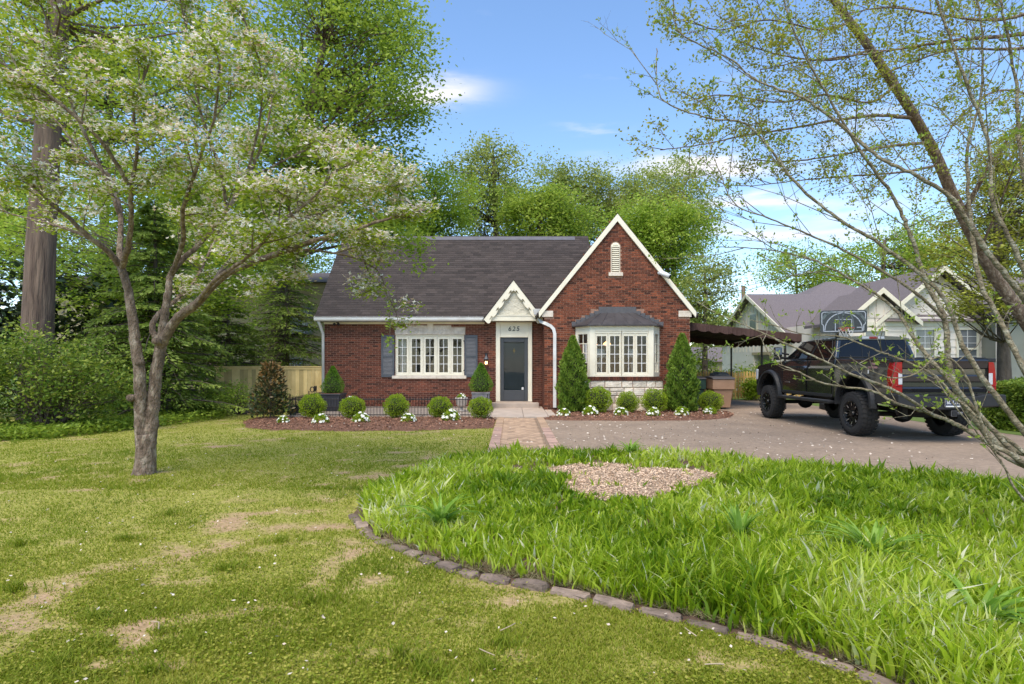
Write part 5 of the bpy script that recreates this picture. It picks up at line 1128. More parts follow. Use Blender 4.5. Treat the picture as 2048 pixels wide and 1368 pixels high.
# ================================================================ THE TRUCK (lifted crew-cab pickup, nose away from the street)
TX, TYR, TYF = 8.415, 12.40, 16.50; HWD = 1.015; WR, WO, WW = .472, 1.115, .33    # centre line, axle positions, half width, wheel radius / outer face / width
tr = thing('pickup_truck', 'black lifted crew-cab pickup truck with chunky tyres parked on the driveway', 'pickup truck', (TX, 14.4, 0))
XL, XR = TX-HWD, TX+HWD
def side_curve(z):      # tumblehome: how far the side moves in at height z
    return .0 if z < 1.05 else .012*((z-1.05)/.3) if z < 1.35 else .012+.05*((z-1.35)/.3)**1.6
def body(name, prof, mat, cuts=(), x0=XL, x1=XR, bevel=.03, curve=True, parent=None):
    mb = MB(); mb.prism(prof, 'x', x0, x1); bm = bmesh.new(); me = mb.mesh(name); bm.from_mesh(me)
    for z in cuts: bmesh.ops.bisect_plane(bm, geom=bm.verts[:]+bm.edges[:]+bm.faces[:], plane_co=(0, 0, z), plane_no=(0, 0, 1))
    bmesh.ops.recalc_face_normals(bm, faces=bm.faces)
    if curve:
        for v in bm.verts: v.co.x += side_curve(v.co.z)*(1 if v.co.x < TX else -1)
    l = wloc(parent or tr)
    for v in bm.verts: v.co -= l
    bm.to_mesh(me); bm.free(); o = link_mesh(name, me, mat, parent or tr)
    if bevel: m = o.modifiers.new('bevel', 'BEVEL'); m.width = bevel; m.segments = 3; m.limit_method = 'ANGLE'; m.angle_limit = R(50); me.polygons.foreach_set('use_smooth', np.ones(len(me.polygons), bool)); m.harden_normals = True
    return o
def arch(yc, r, zc, a0, a1, n=12): return [(yc + r*math.cos(R(a0+(a1-a0)*k/n)), zc + r*math.sin(R(a0+(a1-a0)*k/n))) for k in range(n+1)]
YT = 11.18; AR = .60; AZ = .70; LOW = .78
Zc = AZ; dz_ = LOW-AZ; aa = math.degrees(math.asin(dz_/AR))
bed_p = [(YT+.05, .92), (TYR-AR*math.cos(R(aa))-.02, LOW+.04)] + arch(TYR, AR, AZ, 180-aa, aa) + [(13.24, LOW), (13.24, 1.66), (YT+.05, 1.63)]
body('bed', bed_p, M['truck_paint'], (1.05, 1.2, 1.35, 1.5, 1.6))
cab_p = [(13.27, LOW), (15.73, LOW), (15.73, 1.60), (15.4, 1.645), (13.27, 1.67)]
body('cab', cab_p, M['truck_paint'], (1.05, 1.2, 1.35, 1.5))
fen_p = [(15.745, LOW), (TYF-AR*math.cos(R(aa)), LOW)] + arch(TYF, AR, AZ, 180-aa, aa)[1:] + [(17.30, .80), (17.42, 1.0), (17.42, 1.38), (17.32, 1.50), (16.6, 1.58), (15.745, 1.61)]
body('front_fender', fen_p, M['truck_paint'], (1.05, 1.2, 1.35, 1.5))
MB().box(XL+.16, XR-.16, 17.38, 17.47, .95, 1.42).build('grille', M['truck_trim'], tr, bevel=.03); MB().box(XL+.06, XR-.06, 17.38, 17.58, .68, .92).build('front_bumper', M['truck_trim'], tr, bevel=.04)
for s_ in (-1, 1):
    xx = TX+s_*(HWD-.08); MB().box(xx-.09, xx+.09, 17.30, 17.455, 1.08, 1.40).build('headlight', M['lens_clear'], tr, bevel=.03)
hb = MB(); hb.hexa([(XL+.2, 15.72, 1.60), (XR-.2, 15.72, 1.60), (XR-.22, 17.25, 1.50), (XL+.22, 17.25, 1.50), (XL+.3, 15.72, 1.665), (XR-.3, 15.72, 1.665), (XR-.32, 17.15, 1.575), (XL+.32, 17.15, 1.575)]); hb.build('hood_bulge', M['truck_paint'], tr, bevel=.03)
# greenhouse: pillars + roof as one tapered shell, glass set into it
zb, zr = 1.655, 2.13; gi = .185; bi = .06
GB = [(XL+bi, 13.30), (XL+bi, 15.72), (XR-bi, 15.72), (XR-bi, 13.30)]; GT = [(XL+gi, 13.42), (XL+gi, 15.02), (XR-gi, 15.02), (XR-gi, 13.42)]
g = MB(); g.add([(x, y, zb) for x, y in GB]+[(x, y, zr) for x, y in GT], [(0, 1, 5, 4), (1, 2, 6, 5), (2, 3, 7, 6), (3, 0, 4, 7), (4, 5, 6, 7), (0, 3, 2, 1)]); g.build('pillars', M['truck_paint'], tr, bevel=.05)
rf = MB(); nyr = 10; nxr = 8; rows_ = []
for j in range(nyr+1):
    y = 13.40+1.65*j/nyr; row = []
    for i in range(nxr+1):
        q = i/nxr*2-1; x = TX+q*(HWD-gi+.012); z = zr+.012+.055*(1-q**4)-.05*max(0, (j/nyr-.55)/.45)**2; row.append((x, y, z))
    rows_.append(row)
for a, b in zip(rows_[:-1], rows_[1:]):
    for i in range(nxr): rf.quad(a[i], a[i+1], b[i+1], b[i])
for row in (rows_[0], rows_[-1]):
    for i in range(nxr): rf.quad(row[i], row[i+1], (row[i+1][0], row[i+1][1], zr-.02), (row[i][0], row[i][1], zr-.02))
for i in (0, nxr):
    for a, b in zip(rows_[:-1], rows_[1:]): rf.quad(a[i], b[i], (b[i][0], b[i][1], zr-.02), (a[i][0], a[i][1], zr-.02))
rf.build('roof', M['truck_paint'], tr, smooth=True)
def gpt(face, s, t, o=.012):
    """point on a greenhouse face; s along, t up (0..1)"""
    i, j = {'L': (0, 1), 'R': (3, 2), 'B': (0, 3), 'F': (1, 2)}[face]
    b0, b1, t0, t1 = Vector((*GB[i], zb)), Vector((*GB[j], zb)), Vector((*GT[i], zr)), Vector((*GT[j], zr)); p = b0.lerp(b1, s).lerp(t0.lerp(t1, s), t)
    n_ = {'L': Vector((-1, 0, .27)), 'R': Vector((1, 0, .27)), 'B': Vector((0, -1, .25)), 'F': Vector((0, .6, .8))}[face].normalized(); return p + n_*o
def gpane(nm, face, pts, mat=None, o=.012, par=None): return MB().quad(*[gpt(face, s, t, o) for s, t in pts]).build(nm, mat or M['tint'], par or tr)
for f in 'LR':
    # door frames as thin trim lines around the panes
    gpane('side_window', f, [(.045, .06), (.435, .06), (.435, .93), (.10, .93)]); gpane('side_window', f, [(.475, .06), (.93, .06), (.985, .15), (.90, .62), (.80, .93), (.475, .93)])
    mb = MB()
    for a, b in (((.035, .03), (.445, .03)), ((.445, .03), (.445, .95)), ((.445, .95), (.09, .95)), ((.09, .95), (.035, .03)), ((.465, .03), (.99, .03)), ((.465, .03), (.465, .95)), ((.465, .95), (.81, .95)), ((.81, .95), (.99, .10)), ((.80, .06), (.815, .9))): mb.tube([gpt(f, *a, .014), gpt(f, *b, .014)], .009, 5)
    mb.build('window_trim', M['truck_trim'], tr)
gpane('rear_window', 'B', [(.055, .10), (.945, .10), (.94, .90), (.06, .90)]); gpane('windshield', 'F', [(.05, .05), (.95, .05), (.93, .95), (.07, .95)])
for s_ in (.335, .665): MB().tube([gpt('B', s_, .1, .014), gpt('B', s_, .9, .014)], .008, 5).build('window_divider', M['truck_trim'], tr)
MB().tube([gpt('B', .06, .10, .014), gpt('B', .94, .10, .014)], .010, 5).build('window_divider', M['truck_trim'], tr)
# third brake light, roof marker lights
MB().box(TX-.26, TX+.26, 13.385, 13.43, zr-.005, zr+.055).build('cargo_lamp', M['lens_clear'], tr, bevel=.012); MB().box(TX-.10, TX+.10, 13.377, 13.42, zr+.0, zr+.05).build('brake_lamp', M['lens_red'], tr, bevel=.008)
for q in (-.62, .5): MB().lathe([(.075, 0), (.07, .02), (.03, .03)], (TX+q, 13.75, zr+.055), 'z', 10).build('roof_antenna', M['black'], tr)
# doors: grooves, handles, lower cladding
for s_, X in ((-1, XL), (1, XR)):
    for y in (13.265, 14.42, 15.735):
        MB().box(min(X, X-s_*.03)-.0, max(X, X-s_*.03)+.0, y-.007, y+.007, LOW+.02, 1.63).build('door_gap', M['black'], tr)
    for y0, y1 in ((13.31, 14.38), (14.46, 15.69)):
        # door skins stand a little proud with a pressed crease
        pf_ = [(LOW+.03, .004), (.92, .010), (1.05, .018), (1.30, .012), (1.44, .020), (1.60, -.028)]; mb = MB()
        for (za, oa), (zc, oc) in zip(pf_[:-1], pf_[1:]):
            xa, xc = X+s_*oa - s_*side_curve(za)*(1), X+s_*oc - s_*side_curve(zc); mb.quad((xa, y0, za), (xa, y1, za), (xc, y1, zc), (xc, y0, zc))
        d_ = mb.build('door', M['truck_paint'], tr, smooth=True)
        MB().box(min(X+s_*.015, X+s_*.045), max(X+s_*.015, X+s_*.045), y0+.06, y0+.30, 1.385, 1.425).build('handle', M['truck_paint'], d_, bevel=.01)
    MB().box(min(X, X+s_*.02), max(X, X+s_*.02), 13.3, 15.7, LOW-.01, LOW+.07).build('rocker_trim', M['truck_trim'], tr, bevel=.01)
    # running board
    xb = X+s_*.07; MB().box(xb-.09, xb+.09, 13.15, 15.72, .635, .70).build('running_board', M['truck_trim'], tr, bevel=.02); MB().box(xb-.05, xb+.07, 13.3, 15.6, .701, .708).build('step_tread', pmat('tread', (.10, .10, .105), rough=.4), tr)
    for y in (13.5, 14.5, 15.4): MB().tube([(xb, y, .66), (X-s_*.35, y, .80)], .025, 6).build('step_bracket', M['black'], tr)
    # flares
    for yc in (TYR, TYF):
        mb = MB(); pr = None
        for a in range(-6, 187, 8):
            c_, s2 = math.cos(R(a)), math.sin(R(a)); row = [(X-s_*.02, yc+.70*c_, AZ+.69*s2), (X+s_*.075, yc+.665*c_, AZ+.66*s2), (X+s_*.085, yc+.61*c_, AZ+.61*s2), (X-s_*.05, yc+.595*c_, AZ+.595*s2)]
            if pr:
                for k in range(3): mb.quad(pr[k], row[k], row[k+1], pr[k+1])
            pr = row
        mb.build('wheel_flare', M['truck_trim'], tr, smooth=True)
    # tow mirror
    xm = X+s_*.24; MB().box(xm-.11, xm+.11, 15.44, 15.53, 1.74, 2.0).build('mirror', M['black'], tr, bevel=.035); MB().box(xm-.085, xm+.085, 15.432, 15.439, 1.80, 1.98).build('mirror_glass', M['chrome'], tr)
    MB().box(xm-.10, xm+.09, 15.45, 15.53, 1.655, 1.735).build('mirror', M['black'], tr, bevel=.02); MB().tube([(X-s_*.04, 15.5, 1.70), (xm, 15.48, 1.72)], .035, 6).build('mirror_arm', M['black'], tr); MB().tube([(X-s_*.06, 15.5, 1.80), (xm, 15.48, 1.86)], .025, 6).build('mirror_arm', M['black'], tr)
# bed interior: open box rails with black liner, tailgate, lights, bumper
MB().box(XL+.11, XR-.11, YT+.12, 13.2, 1.632, 1.668).build('bed_cover', M['truck_trim'], tr, bevel=.012)
tg = MB(); pf_ = [(.985, YT+.02), (1.06, YT+.0), (1.10, YT+.035), (1.18, YT+.035), (1.20, YT+.005), (1.30, YT+.0), (1.33, YT+.025), (1.44, YT+.025), (1.46, YT-.002), (1.55, YT-.012), (1.60, YT-.03), (1.625, YT-.015)]
tx0, tx1 = XL+.185, XR-.185
for (za, ya), (zc, yc) in zip(pf_[:-1], pf_[1:]): tg.quad((tx0, ya, za), (tx1, ya, za), (tx1, yc, zc), (tx0, yc, zc))
tg.quad((tx0, YT-.015, 1.625), (tx1, YT-.015, 1.625), (tx1, YT+.10, 1.625), (tx0, YT+.10, 1.625))
for X in (tx0, tx1): tg.quad((X, YT-.01, .985), (X, YT+.1, .985), (X, YT+.1, 1.625), (X, YT-.01, 1.625))
tgo = tg.build('tailgate', M['truck_paint'], tr)
MB().box(TX-.14, TX+.14, YT+.005, YT+.03, 1.49, 1.555).build('handle', M['black'], tgo, bevel=.015)
for s_, X in ((-1, XL), (1, XR)):
    pin = X-s_*.175; tl = MB()
    pr = None
    for z, w0, sidey in ((.985, .012, .09), (1.05, .004, .10), (1.2, .0, .11), (1.4, .0, .11), (1.535, .004, .10), (1.575, .010, .09)):
        cx = X-s_*(w0+side_curve(z)) + s_*.006; row = [(pin, YT-.016, z), (cx-s_*.04, YT-.022, z), (cx, YT+.02, z), (cx+s_*.004, YT+.05+sidey, z)]
        if pr:
            for k in range(3): tl.quad(pr[k], pr[k+1], row[k+1], row[k])
        pr = row
    to = tl.build('taillight', M['lens_red'], tr, smooth=True); MB().box(min(pin, pin+s_*.075), max(pin, pin+s_*.075), YT-.026, YT-.012, 1.14, 1.36).build('reverse_lamp', M['lens_clear'], to, bevel=.01)
    MB().tube([(pin+s_*.005, YT-.02, 1.11), (X-s_*.06, YT-.026, 1.11), (X-s_*.0, YT+.02, 1.16), (X+s_*.005, YT+.1, 1.30)], .010, 6).build('lens_rib', M['lens_red'], to)
    MB().box(min(X, X-s_*.18)+.012, max(X, X-s_*.18)-.012, YT+.0, YT+.12, 1.58, 1.65).build('bed_rail_cap', M['truck_trim'], tr, bevel=.012)
    MB().box(X-s_*.012-.006, X-s_*.012+.006, 11.95, 11.975, 1.34, 1.42).build('fuel_latch', M['white'], tr)
bp = MB(); bp.prism([(XL-.02, .735), (XL+.35, .705), (TX-.34, .70), (TX-.28, .655), (TX+.28, .655), (TX+.34, .70), (XR-.35, .705), (XR+.02, .735), (XR+.02, .955), (XR-.35, .965), (TX+.5, .93), (TX-.5, .93), (XL+.35, .965), (XL-.02, .955)], 'y', YT-.20, YT+.06); bpo = bp.build('rear_bumper', M['truck_trim'], tr, bevel=.03)
for s_, X in ((-1, XL-.02), (1, XR+.02)): MB().box(min(X, X-s_*.06), max(X, X-s_*.06), YT+.06, 11.70, .74, .95).build('bumper_end', M['truck_trim'], tr, bevel=.02)
MB().box(TX-.5, TX+.5, YT-.19, YT+.03, .931, .945).build('step_pad', M['black'], bpo)
pl = MB().box(TX-.165, TX+.165, YT-.218, YT-.205, .715, .875).build('license_plate', M['plate_blue'], tr, bevel=.006, seg=1); MB().box(TX-.14, TX+.14, YT-.221, YT-.2185, .722, .742).build('plate_strip', M['white'], pl)
mb = MB()
for a, b, c_, d_ in ((-.165, .165, .868, .876), (-.165, .165, .714, .722), (-.166, -.158, .714, .876), (.158, .166, .714, .876)): mb.box(TX+a, TX+b, YT-.2235, YT-.219, c_, d_)
mb.build('plate_frame', M['chrome'], pl)
o = put_text('plate_number', 'BL 1513', .088, (TX, YT-.2225, .805), M['white'], pl, sp=.95); o.scale = (.95, 1.15, .3)
MB().box(TX-.05, TX+.05, YT-.24, YT+.1, .545, .645).build('hitch_receiver', M['black'], tr, bevel=.008); MB().box(TX-.035, TX+.035, YT-.243, YT-.239, .56, .63).build('hitch_hole', M['truck_trim'], tr); mb = MB(); mb.tube([(TX-.05, YT-.235, .545), (TX+.05, YT-.235, .545), (TX+.05, YT-.235, .645), (TX-.05, YT-.235, .645), (TX-.05, YT-.235, .545)], .008, 4); mb.tube([(TX+.08, YT-.2, .60), (TX+.18, YT-.2, .60)], .03, 6); mb.build('hitch_collar', pmat('collar', (.11, .11, .115), rough=.5), tr)
# badges on the side of bed and door (small raised lettering)
for s_, X in ((-1, XL),):
    o = put_text('decal', 'FX4', .085, (X-.004+side_curve(1.52), 11.83, 1.535), M['decal'], tr, rot=(R(90), 0, R(-90))); o = put_text('decal', 'OFF ROAD', .062, (X-.004+side_curve(1.46), 11.83, 1.465), M['decal'], tr, rot=(R(90), 0, R(-90)))
    MB().box(X-.022, X-.012, 15.30, 15.56, 1.055, 1.085).build('door_badge', M['chrome'], tr)
# chassis
ch = MB()
for s_ in (-1, 1): ch.box(TX+s_*.45-.05, TX+s_*.45+.05, 11.3, 17.3, .70, .86)
for y in (11.6, 13.0, 14.6, 15.9): ch.box(TX-.45, TX+.45, y-.06, y+.06, .70, .80)
ch.build('chassis', M['black'], tr); MB().box(XL+.12, XR-.12, 11.35, 17.2, .80, .90).build('underbody', M['black'], tr); MB().box(XL+.33, XR-.33, 11.5, 17.1, .86, 1.45).build('inner_wells', M['black'], tr)
for yc in (TYR, TYF): MB().tube([(TX-.95, yc, WR), (TX+.95, yc, WR)], .055, 10).build('axle', M['black'], tr); MB().lathe([(.05, -.2), (.17, -.1), (.19, 0), (.17, .1), (.05, .2)], (TX+.0, yc, WR), 'y', 12).build('differential', M['black'], tr, smooth=True)
MB().tube([(TX-.28, 11.5, .60), (TX-.30, 12.0, .55), (TX-.30, 13.3, .62)], .045, 8).build('exhaust', M['dark_metal'], tr); MB().lathe([(.02, -.35), (.20, -.3), (.22, 0), (.20, .3), (.02, .35)], (TX-.02, 11.75, .66), 'x', 14).build('spare_tyre', M['black'], tr)
for s_ in (-1, 1):
    MB().tube([(TX+s_*.62, 11.6, .52), (TX+s_*.60, 11.85, .88)], .035, 8).build('shock_absorber', M['dark_metal'], tr); MB().box(TX+s_*.55-.035, TX+s_*.55+.035, 11.55, 13.3, .56, .60).build('leaf_spring', M['black'], tr); MB().box(TX+s_*.55-.05, TX+s_*.55+.05, 11.5, 11.62, .44, .70).build('spring_shackle', M['black'], tr)
for x, y, z in ((TX-.55, 14.2, .62), (TX-.3, 15.2, .60), (TX-.5, 13.5, .63)): MB().box(x-.15, x+.15, y-.3, y+.3, z, z+.15).build('underbody_tank', M['black'], tr, bevel=.04)
# wheels (built once, copied)
def wheel():
    ty = MB(); prof = [(.25, .02), (.28, .0), (.34, -.012), (.40, -.006), (.445, .015), (.460, .045), (.460, WW-.045), (.445, WW-.015), (.40, WW), (.28, WW), (.25, WW-.02)]
    ty.lathe(prof, (0, 0, 0), 'x', 40, cap=False)
    n = 30
    for k in range(n):          # tread lugs
        for row, (xa, xb, sk, ph) in enumerate(((-.004, .075, .5, 0), (.085, .16, -.4, .5), (.17, .245, .4, 0), (.255, WW+.004, -.5, .5))):
            a0 = 6.283*(k+ph)/n; a1 = a0+6.283/n*.62; vs = []
            for xx, sh in ((xa, 0), (xb, sk*6.283/n*.5)):
                for a in (a0+sh, a1+sh):
                    r0 = .452 if (row in (0, 3) and xx in (-.004, WW+.004)) else .458; r1 = .462 if (row in (0, 3) and xx in (-.004, WW+.004)) else .474
                    vs += [(xx, r0*math.cos(a), r0*math.sin(a)), (xx, r1*math.cos(a), r1*math.sin(a))]
            ty.add([vs[i] for i in (0, 1, 3, 2, 4, 5, 7, 6)], [(0, 1, 2, 3), (4, 7, 6, 5), (0, 4, 5, 1), (1, 5, 6, 2), (2, 6, 7, 3)], tone=.2)
        a = 6.283*(k+.3)/n      # shoulder lugs down the sidewall
        for xx in (-.012,):
            ca_, sa_ = math.cos(a), math.sin(a); cb_, sb_ = math.cos(a+.11), math.sin(a+.11); ty.add([(.008, .452*ca_, .452*sa_), (.008, .452*cb_, .452*sb_), (-.018, .40*cb_, .40*sb_), (-.018, .40*ca_, .40*sa_)], [(0, 1, 2, 3)], tone=.3)
    rm = MB(); rm.lathe([(.258, .0), (.270, -.01), (.262, .02), (.235, .05), (.215, .13), (.10, .15), (.02, .15)], (0, 0, 0), 'x', 36, cap=False)
    sp = MB(); br = MB()
    for k in range(8):
        a = 6.283*k/8
        for s_ in (-1, 1):
            def pt(r, da, x): return (x, r*math.cos(a+da), r*math.sin(a+da))
            sp.hexa([pt(.06, s_*.10-.2, .05), pt(.06, s_*.10+.2, .05), pt(.245, s_*.20+.055, .02), pt(.245, s_*.20-.055, .02), pt(.06, s_*.10-.2, .10), pt(.06, s_*.10+.2, .10), pt(.245, s_*.20+.055, .07), pt(.245, s_*.20-.055, .07)])
        br.hexa([pt(.17, .105, .024), pt(.17, .20, .024), pt(.235, .26, .012), pt(.235, .20, .012), pt(.17, .105, .034), pt(.17, .20, .034), pt(.235, .26, .022), pt(.235, .20, .022)]); br.lathe([(.007, 0), (.007, .012)], (-.008, .264*math.cos(a), .264*math.sin(a)), 'x', 5)
    sp.lathe([(.075, .04), (.06, .005), (.02, 0)], (0, 0, 0), 'x', 14)
    return ty, rm, sp, br
ty, rm, sp, br = wheel(); WM = [m_.mesh(nm, smooth=False) for m_, nm in ((ty, 'tyre'), (rm, 'rim'), (sp, 'spokes'), (br, 'rim_studs'))]
for me, mt in zip(WM, (M['tyre'], M['rim'], M['rim'], M['rim_bright'])):
    bm = bmesh.new(); bm.from_mesh(me); bmesh.ops.recalc_face_normals(bm, faces=bm.faces); bm.to_mesh(me); bm.free(); me.materials.append(mt)
for s_ in (-1, 1):
    for yc in (TYR, TYF):
        w0 = link_mesh('wheel', WM[2], None, tr); w0.location = Vector((TX+s_*WO, yc, WR)) - tr.location; w0.rotation_euler.z = 0 if s_ < 0 else math.pi; w0.rotation_euler.x = .3*yc
        for me in (WM[0], WM[1], WM[3]): link_mesh(me.name.split('.')[0], me, None, w0)
# ================================================================ NEIGHBOURING HOUSES
def win(par, x0, x1, z0, z1, y, cols=2, rows_=3, curtain=True, fm=None):
    """double-hung window in a wall facing -Y"""
    fm = fm or M['trim']; f = MB(); t = .07
    f.box(x0, x0+t, y-.05, y, z0, z1); f.box(x1-t, x1, y-.05, y, z0, z1); f.box(x0+t, x1-t, y-.05, y, z1-t, z1); f.box(x0-.04, x1+.04, y-.08, y, z0-.06, z0); f.box(x0+t, x1-t, y-.045, y, (z0+z1)/2-.03, (z0+z1)/2+.03)
    o = f.build('window', fm, par)
    MB().quad((x0+t, y-.012, z0), (x1-t, y-.012, z0), (x1-t, y-.012, z1-t), (x0+t, y-.012, z1-t)).build('pane', pmat('far_glass', (.10, .115, .125), (.20, .21, .22), rough=.08, ns=1.5, spec=.8), o)
    m_ = MB()
    for k in range(1, cols): xx = x0+t+(x1-x0-2*t)*k/cols; m_.box(xx-.012, xx+.012, y-.03, y-.013, z0, z1-t)
    for k in range(1, rows_*2): zz = z0+(z1-t-z0)*k/(rows_*2); m_.box(x0+t, x1-t, y-.028, y-.013, zz-.01, zz+.01)
    m_.build('muntins', M['white'], o); return o
# garage house: long roof with its gable end towards the driveway
A = thing('neighbour_house', 'white board-and-batten garage house with long grey roof beyond the awning', 'house', (17, 31, 0)); ax, ay0, ay1, aez, arz = 13.2, 26.8, 36.4, 3.02, 5.42; am = (ay0+ay1)/2
w_ = MB(); w_.box(ax, ax+.25, ay0+.3, 28.0, 0, aez); w_.box(ax, ax+.25, 31.4, ay1-.3, 0, aez); w_.box(ax, ax+.25, 28.0, 31.4, 2.05, aez); w_.prism([(ay0+.3, aez), (ay1-.3, aez), (am, arz-.12)], 'x', ax, ax+.25); w_.box(ax+.25, 24, ay0+.3, ay0+.5, 0, aez); w_.box(ax+.25, 24, ay1-.5, ay1-.3, 0, aez); w_.build('wall', M['siding_white'], A)
for k in range(20):
    y = ay0+.5+k*.46; zt_ = aez + (arz-.25-aez)*(1-abs(y-am)/(am-ay0-.3)); MB().box(ax-.03, ax, y-.03, y+.03, 2.25, max(2.3, zt_)).build('batten', M['siding_white'], A)
MB().box(ax-.03, ax+.02, 27.8, 31.6, 2.05, 2.2).build('garage_lintel', M['siding_tan'], A); MB().box(ax+.9, ax+1.0, 28.0, 31.4, 0, 2.05).build('garage_door', M['siding_tan'], A); MB().box(ax+.85, ax+.9, 29.2, 30.3, 0, 1.9).build('side_door', M['siding_white'], A)
r_ = MB(); r_.prism([(ay0-.1, aez-.12), (am, arz), (ay1+.1, aez-.12), (ay1+.1, aez-.24), (am, arz-.14), (ay0-.1, aez-.24)], 'x', ax-.35, 24.5); r_.build('roof', M['roof_grey'], A)
h = MB(); h.add([(15.6, 31.0, 5.0), (21.0, 31.0, 5.0), (21.0, 36, 5.0), (15.6, 36, 5.0), (18.0, 33.0, 6.3), (18.6, 33.0, 6.3)], [(0, 1, 5, 4), (1, 2, 5), (2, 3, 4, 5), (3, 0, 4)]); h.build('hip_roof', M['roof_grey'], A)
for s_ in (0, 1):
    y0, y1 = (ay0-.12, am) if s_ == 0 else (am, ay1+.12); z0, z1 = (aez-.14, arz+.01) if s_ == 0 else (arz+.01, aez-.14); MB().hexa([(ax-.39, y0, z0-.2), (ax-.352, y0, z0-.2), (ax-.352, y1, z1-.2), (ax-.39, y1, z1-.2), (ax-.39, y0, z0), (ax-.352, y0, z0), (ax-.352, y1, z1), (ax-.39, y1, z1)]).build('rake_board', M['trim'], A)
gw_ = MB(); gw_.box(ax-.06, ax-.0, am-.7, am+.25, 3.1, 4.35); wo = gw_.build('window', M['trim'], A); MB().box(ax-.07, ax-.06, am-.62, am+.17, 3.18, 4.28).build('pane', pmat('far_pane', (.16, .19, .18), rough=.15, spec=.8), wo)
# house with gabled front behind the truck
Bh = thing('neighbour_house', 'white lap-sided neighbour house with gables behind the truck', 'house', (16, 24, 0)); YB = 22.3
mb = MB(); mb.box(13.1, 18.6, YB, 29, 0, 3.3); mb.prism([(13.1, 3.35), (15.3, 3.35), (14.2, 4.30)], 'y', YB-.04, 24.5); mb.prism([(14.5, 3.35), (19.0, 3.35), (16.75, 5.15)], 'y', YB+.35, 27); mb.build('wall', M['siding_white'], Bh)
for z in np.arange(.2, 3.3, .29):
    MB().hexa([(13.1, YB-.03, z), (18.6, YB-.03, z), (18.6, YB, z), (13.1, YB, z), (13.1, YB-.006, z+.28), (18.6, YB-.006, z+.28), (18.6, YB, z+.28), (13.1, YB, z+.28)]).build('lap_board', M['siding_white'], Bh)
for k in range(6): MB().box(13.5+k*.30, 13.54+k*.30, YB-.07, YB-.04, 3.4, max(3.45, 4.2-abs(13.52+k*.3-14.2)*.86)).build('batten', M['siding_white'], Bh)
MB().box(13.06, 18.6, YB-.06, YB, 3.02, 3.2).build('band_board', M['trim'], Bh)
def gable_roof(xc, hw, zr_, ze_, y0, y1, par):
    m_ = MB()
    for s_ in (-1, 1): m_.prism([(xc, zr_), (xc+s_*hw, ze_), (xc+s_*hw, ze_-.12), (xc, zr_-.13)], 'y', y0, y1)
    m_.build('roof', M['roof_grey'], par)
    for s_ in (-1, 1): MB().prism([(xc, zr_-.015), (xc+s_*hw, ze_-.015), (xc+s_*hw, ze_-.2), (xc, zr_-.22)], 'y', y0-.04, y0-.003).build('rake_board', M['trim'], par)
gable_roof(14.2, 1.5, 4.5, 3.2, YB-.3, 25, Bh); gable_roof(16.75, 2.7, 5.4, 3.15, YB-.05, 27.5, Bh)
m_ = MB(); m_.add([(14.4, YB-.25, 3.2), (18.9, YB-.25, 3.2), (18.9, 29.2, 3.2), (14.4, 29.2, 3.2), (16.6, 25.6, 5.0), (17.6, 25.6, 5.0)], [(0, 1, 5, 4), (1, 2, 5), (2, 3, 4, 5), (3, 0, 4), (0, 3, 2, 1)]); m_.build('main_roof', M['roof_grey'], Bh)
for x0 in (15.55, 17.2): win(Bh, x0, x0+.85, 1.35, 2.95, YB-.03, 2, 3)
win(Bh, 13.6, 14.5, 1.3, 2.9, YB-.03)
Cn = thing('neighbour_house', 'grey-green wing of the neighbour house with a dark window past the lap siding', 'house', (21, 22, 0)); mb = MB(); mb.box(18.2, 26, 21.3, 27, 0, 3.4); mb.build('wall', M['siding_green'], Cn); win(Cn, 19.0, 19.85, 1.2, 2.9, 21.3, 2, 3)
for z in (1.0, 3.1): MB().box(18.15, 26, 21.24, 21.3, z, z+.1).build('band_board', M['siding_green'], Cn)
MB().box(18.0, 18.2, 21.2, 21.4, 0, 3.3).build('corner_board', M['siding_white'], Cn); m_ = MB(); m_.prism([(21.0, 3.3), (24, 5.2), (27.2, 3.3)], 'x', 17.9, 26.3); m_.build('roof', M['roof_grey'], Cn)
# house beyond the fence on the other side
Dn = thing('neighbour_house', 'tan lap-sided house half hidden by conifers behind the pine fence', 'house', (-14, 33, 0)); YD = 30.0
MB().box(-24, -9.6, YD, 38, 0, 5.9).build('wall', M['siding_tan'], Dn)
for k in range(23): MB().hexa([(-24, YD-.03, k*.25), (-9.6, YD-.03, k*.25), (-9.6, YD, k*.25), (-24, YD, k*.25), (-24, YD-.005, k*.25+.24), (-9.6, YD-.005, k*.25+.24), (-9.6, YD, k*.25+.24), (-24, YD, k*.25+.24)]).build('lap_board', M['siding_tan'], Dn)
for a, b, c_, d_ in ((-11.6, -10.4, 2.9, 4.6), (-12.1, -10.9, .9, 1.9), (-18, -16.8, 2.9, 4.6), (-21, -20, 2.9, 4.6)): win(Dn, a, b, c_, d_, YD-.03, 3, 2, fm=M['siding_green'])
m_ = MB(); m_.prism([(YD-.4, 5.8), (34.2, 7.0), (38.4, 5.8)], 'x', -24.5, -9.3); m_.build('roof', M['roof_grey'], Dn)
En = thing('distant_house', 'small distant house with grey roof and brick chimney beyond the picket fence', 'house', (26, 66, 0)); MB().box(21, 30, 64, 70, 0, 2.2).build('wall', M['siding_tan'], En); m_ = MB(); m_.prism([(63.5, 1.9), (67, 3.6), (70.5, 1.9)], 'x', 20.5, 30.5); m_.build('roof', M['roof_grey'], En); MB().box(24.6, 25.7, 63.2, 64.0, 0, 2.6).build('chimney', pmat('far_brick', (.40, .20, .14), rough=.9), En); MB().box(24.9, 25.5, 63.3, 63.9, 2.6, 4.3).build('chimney_stack', pmat('far_brick2', (.45, .28, .21), rough=.9), En)
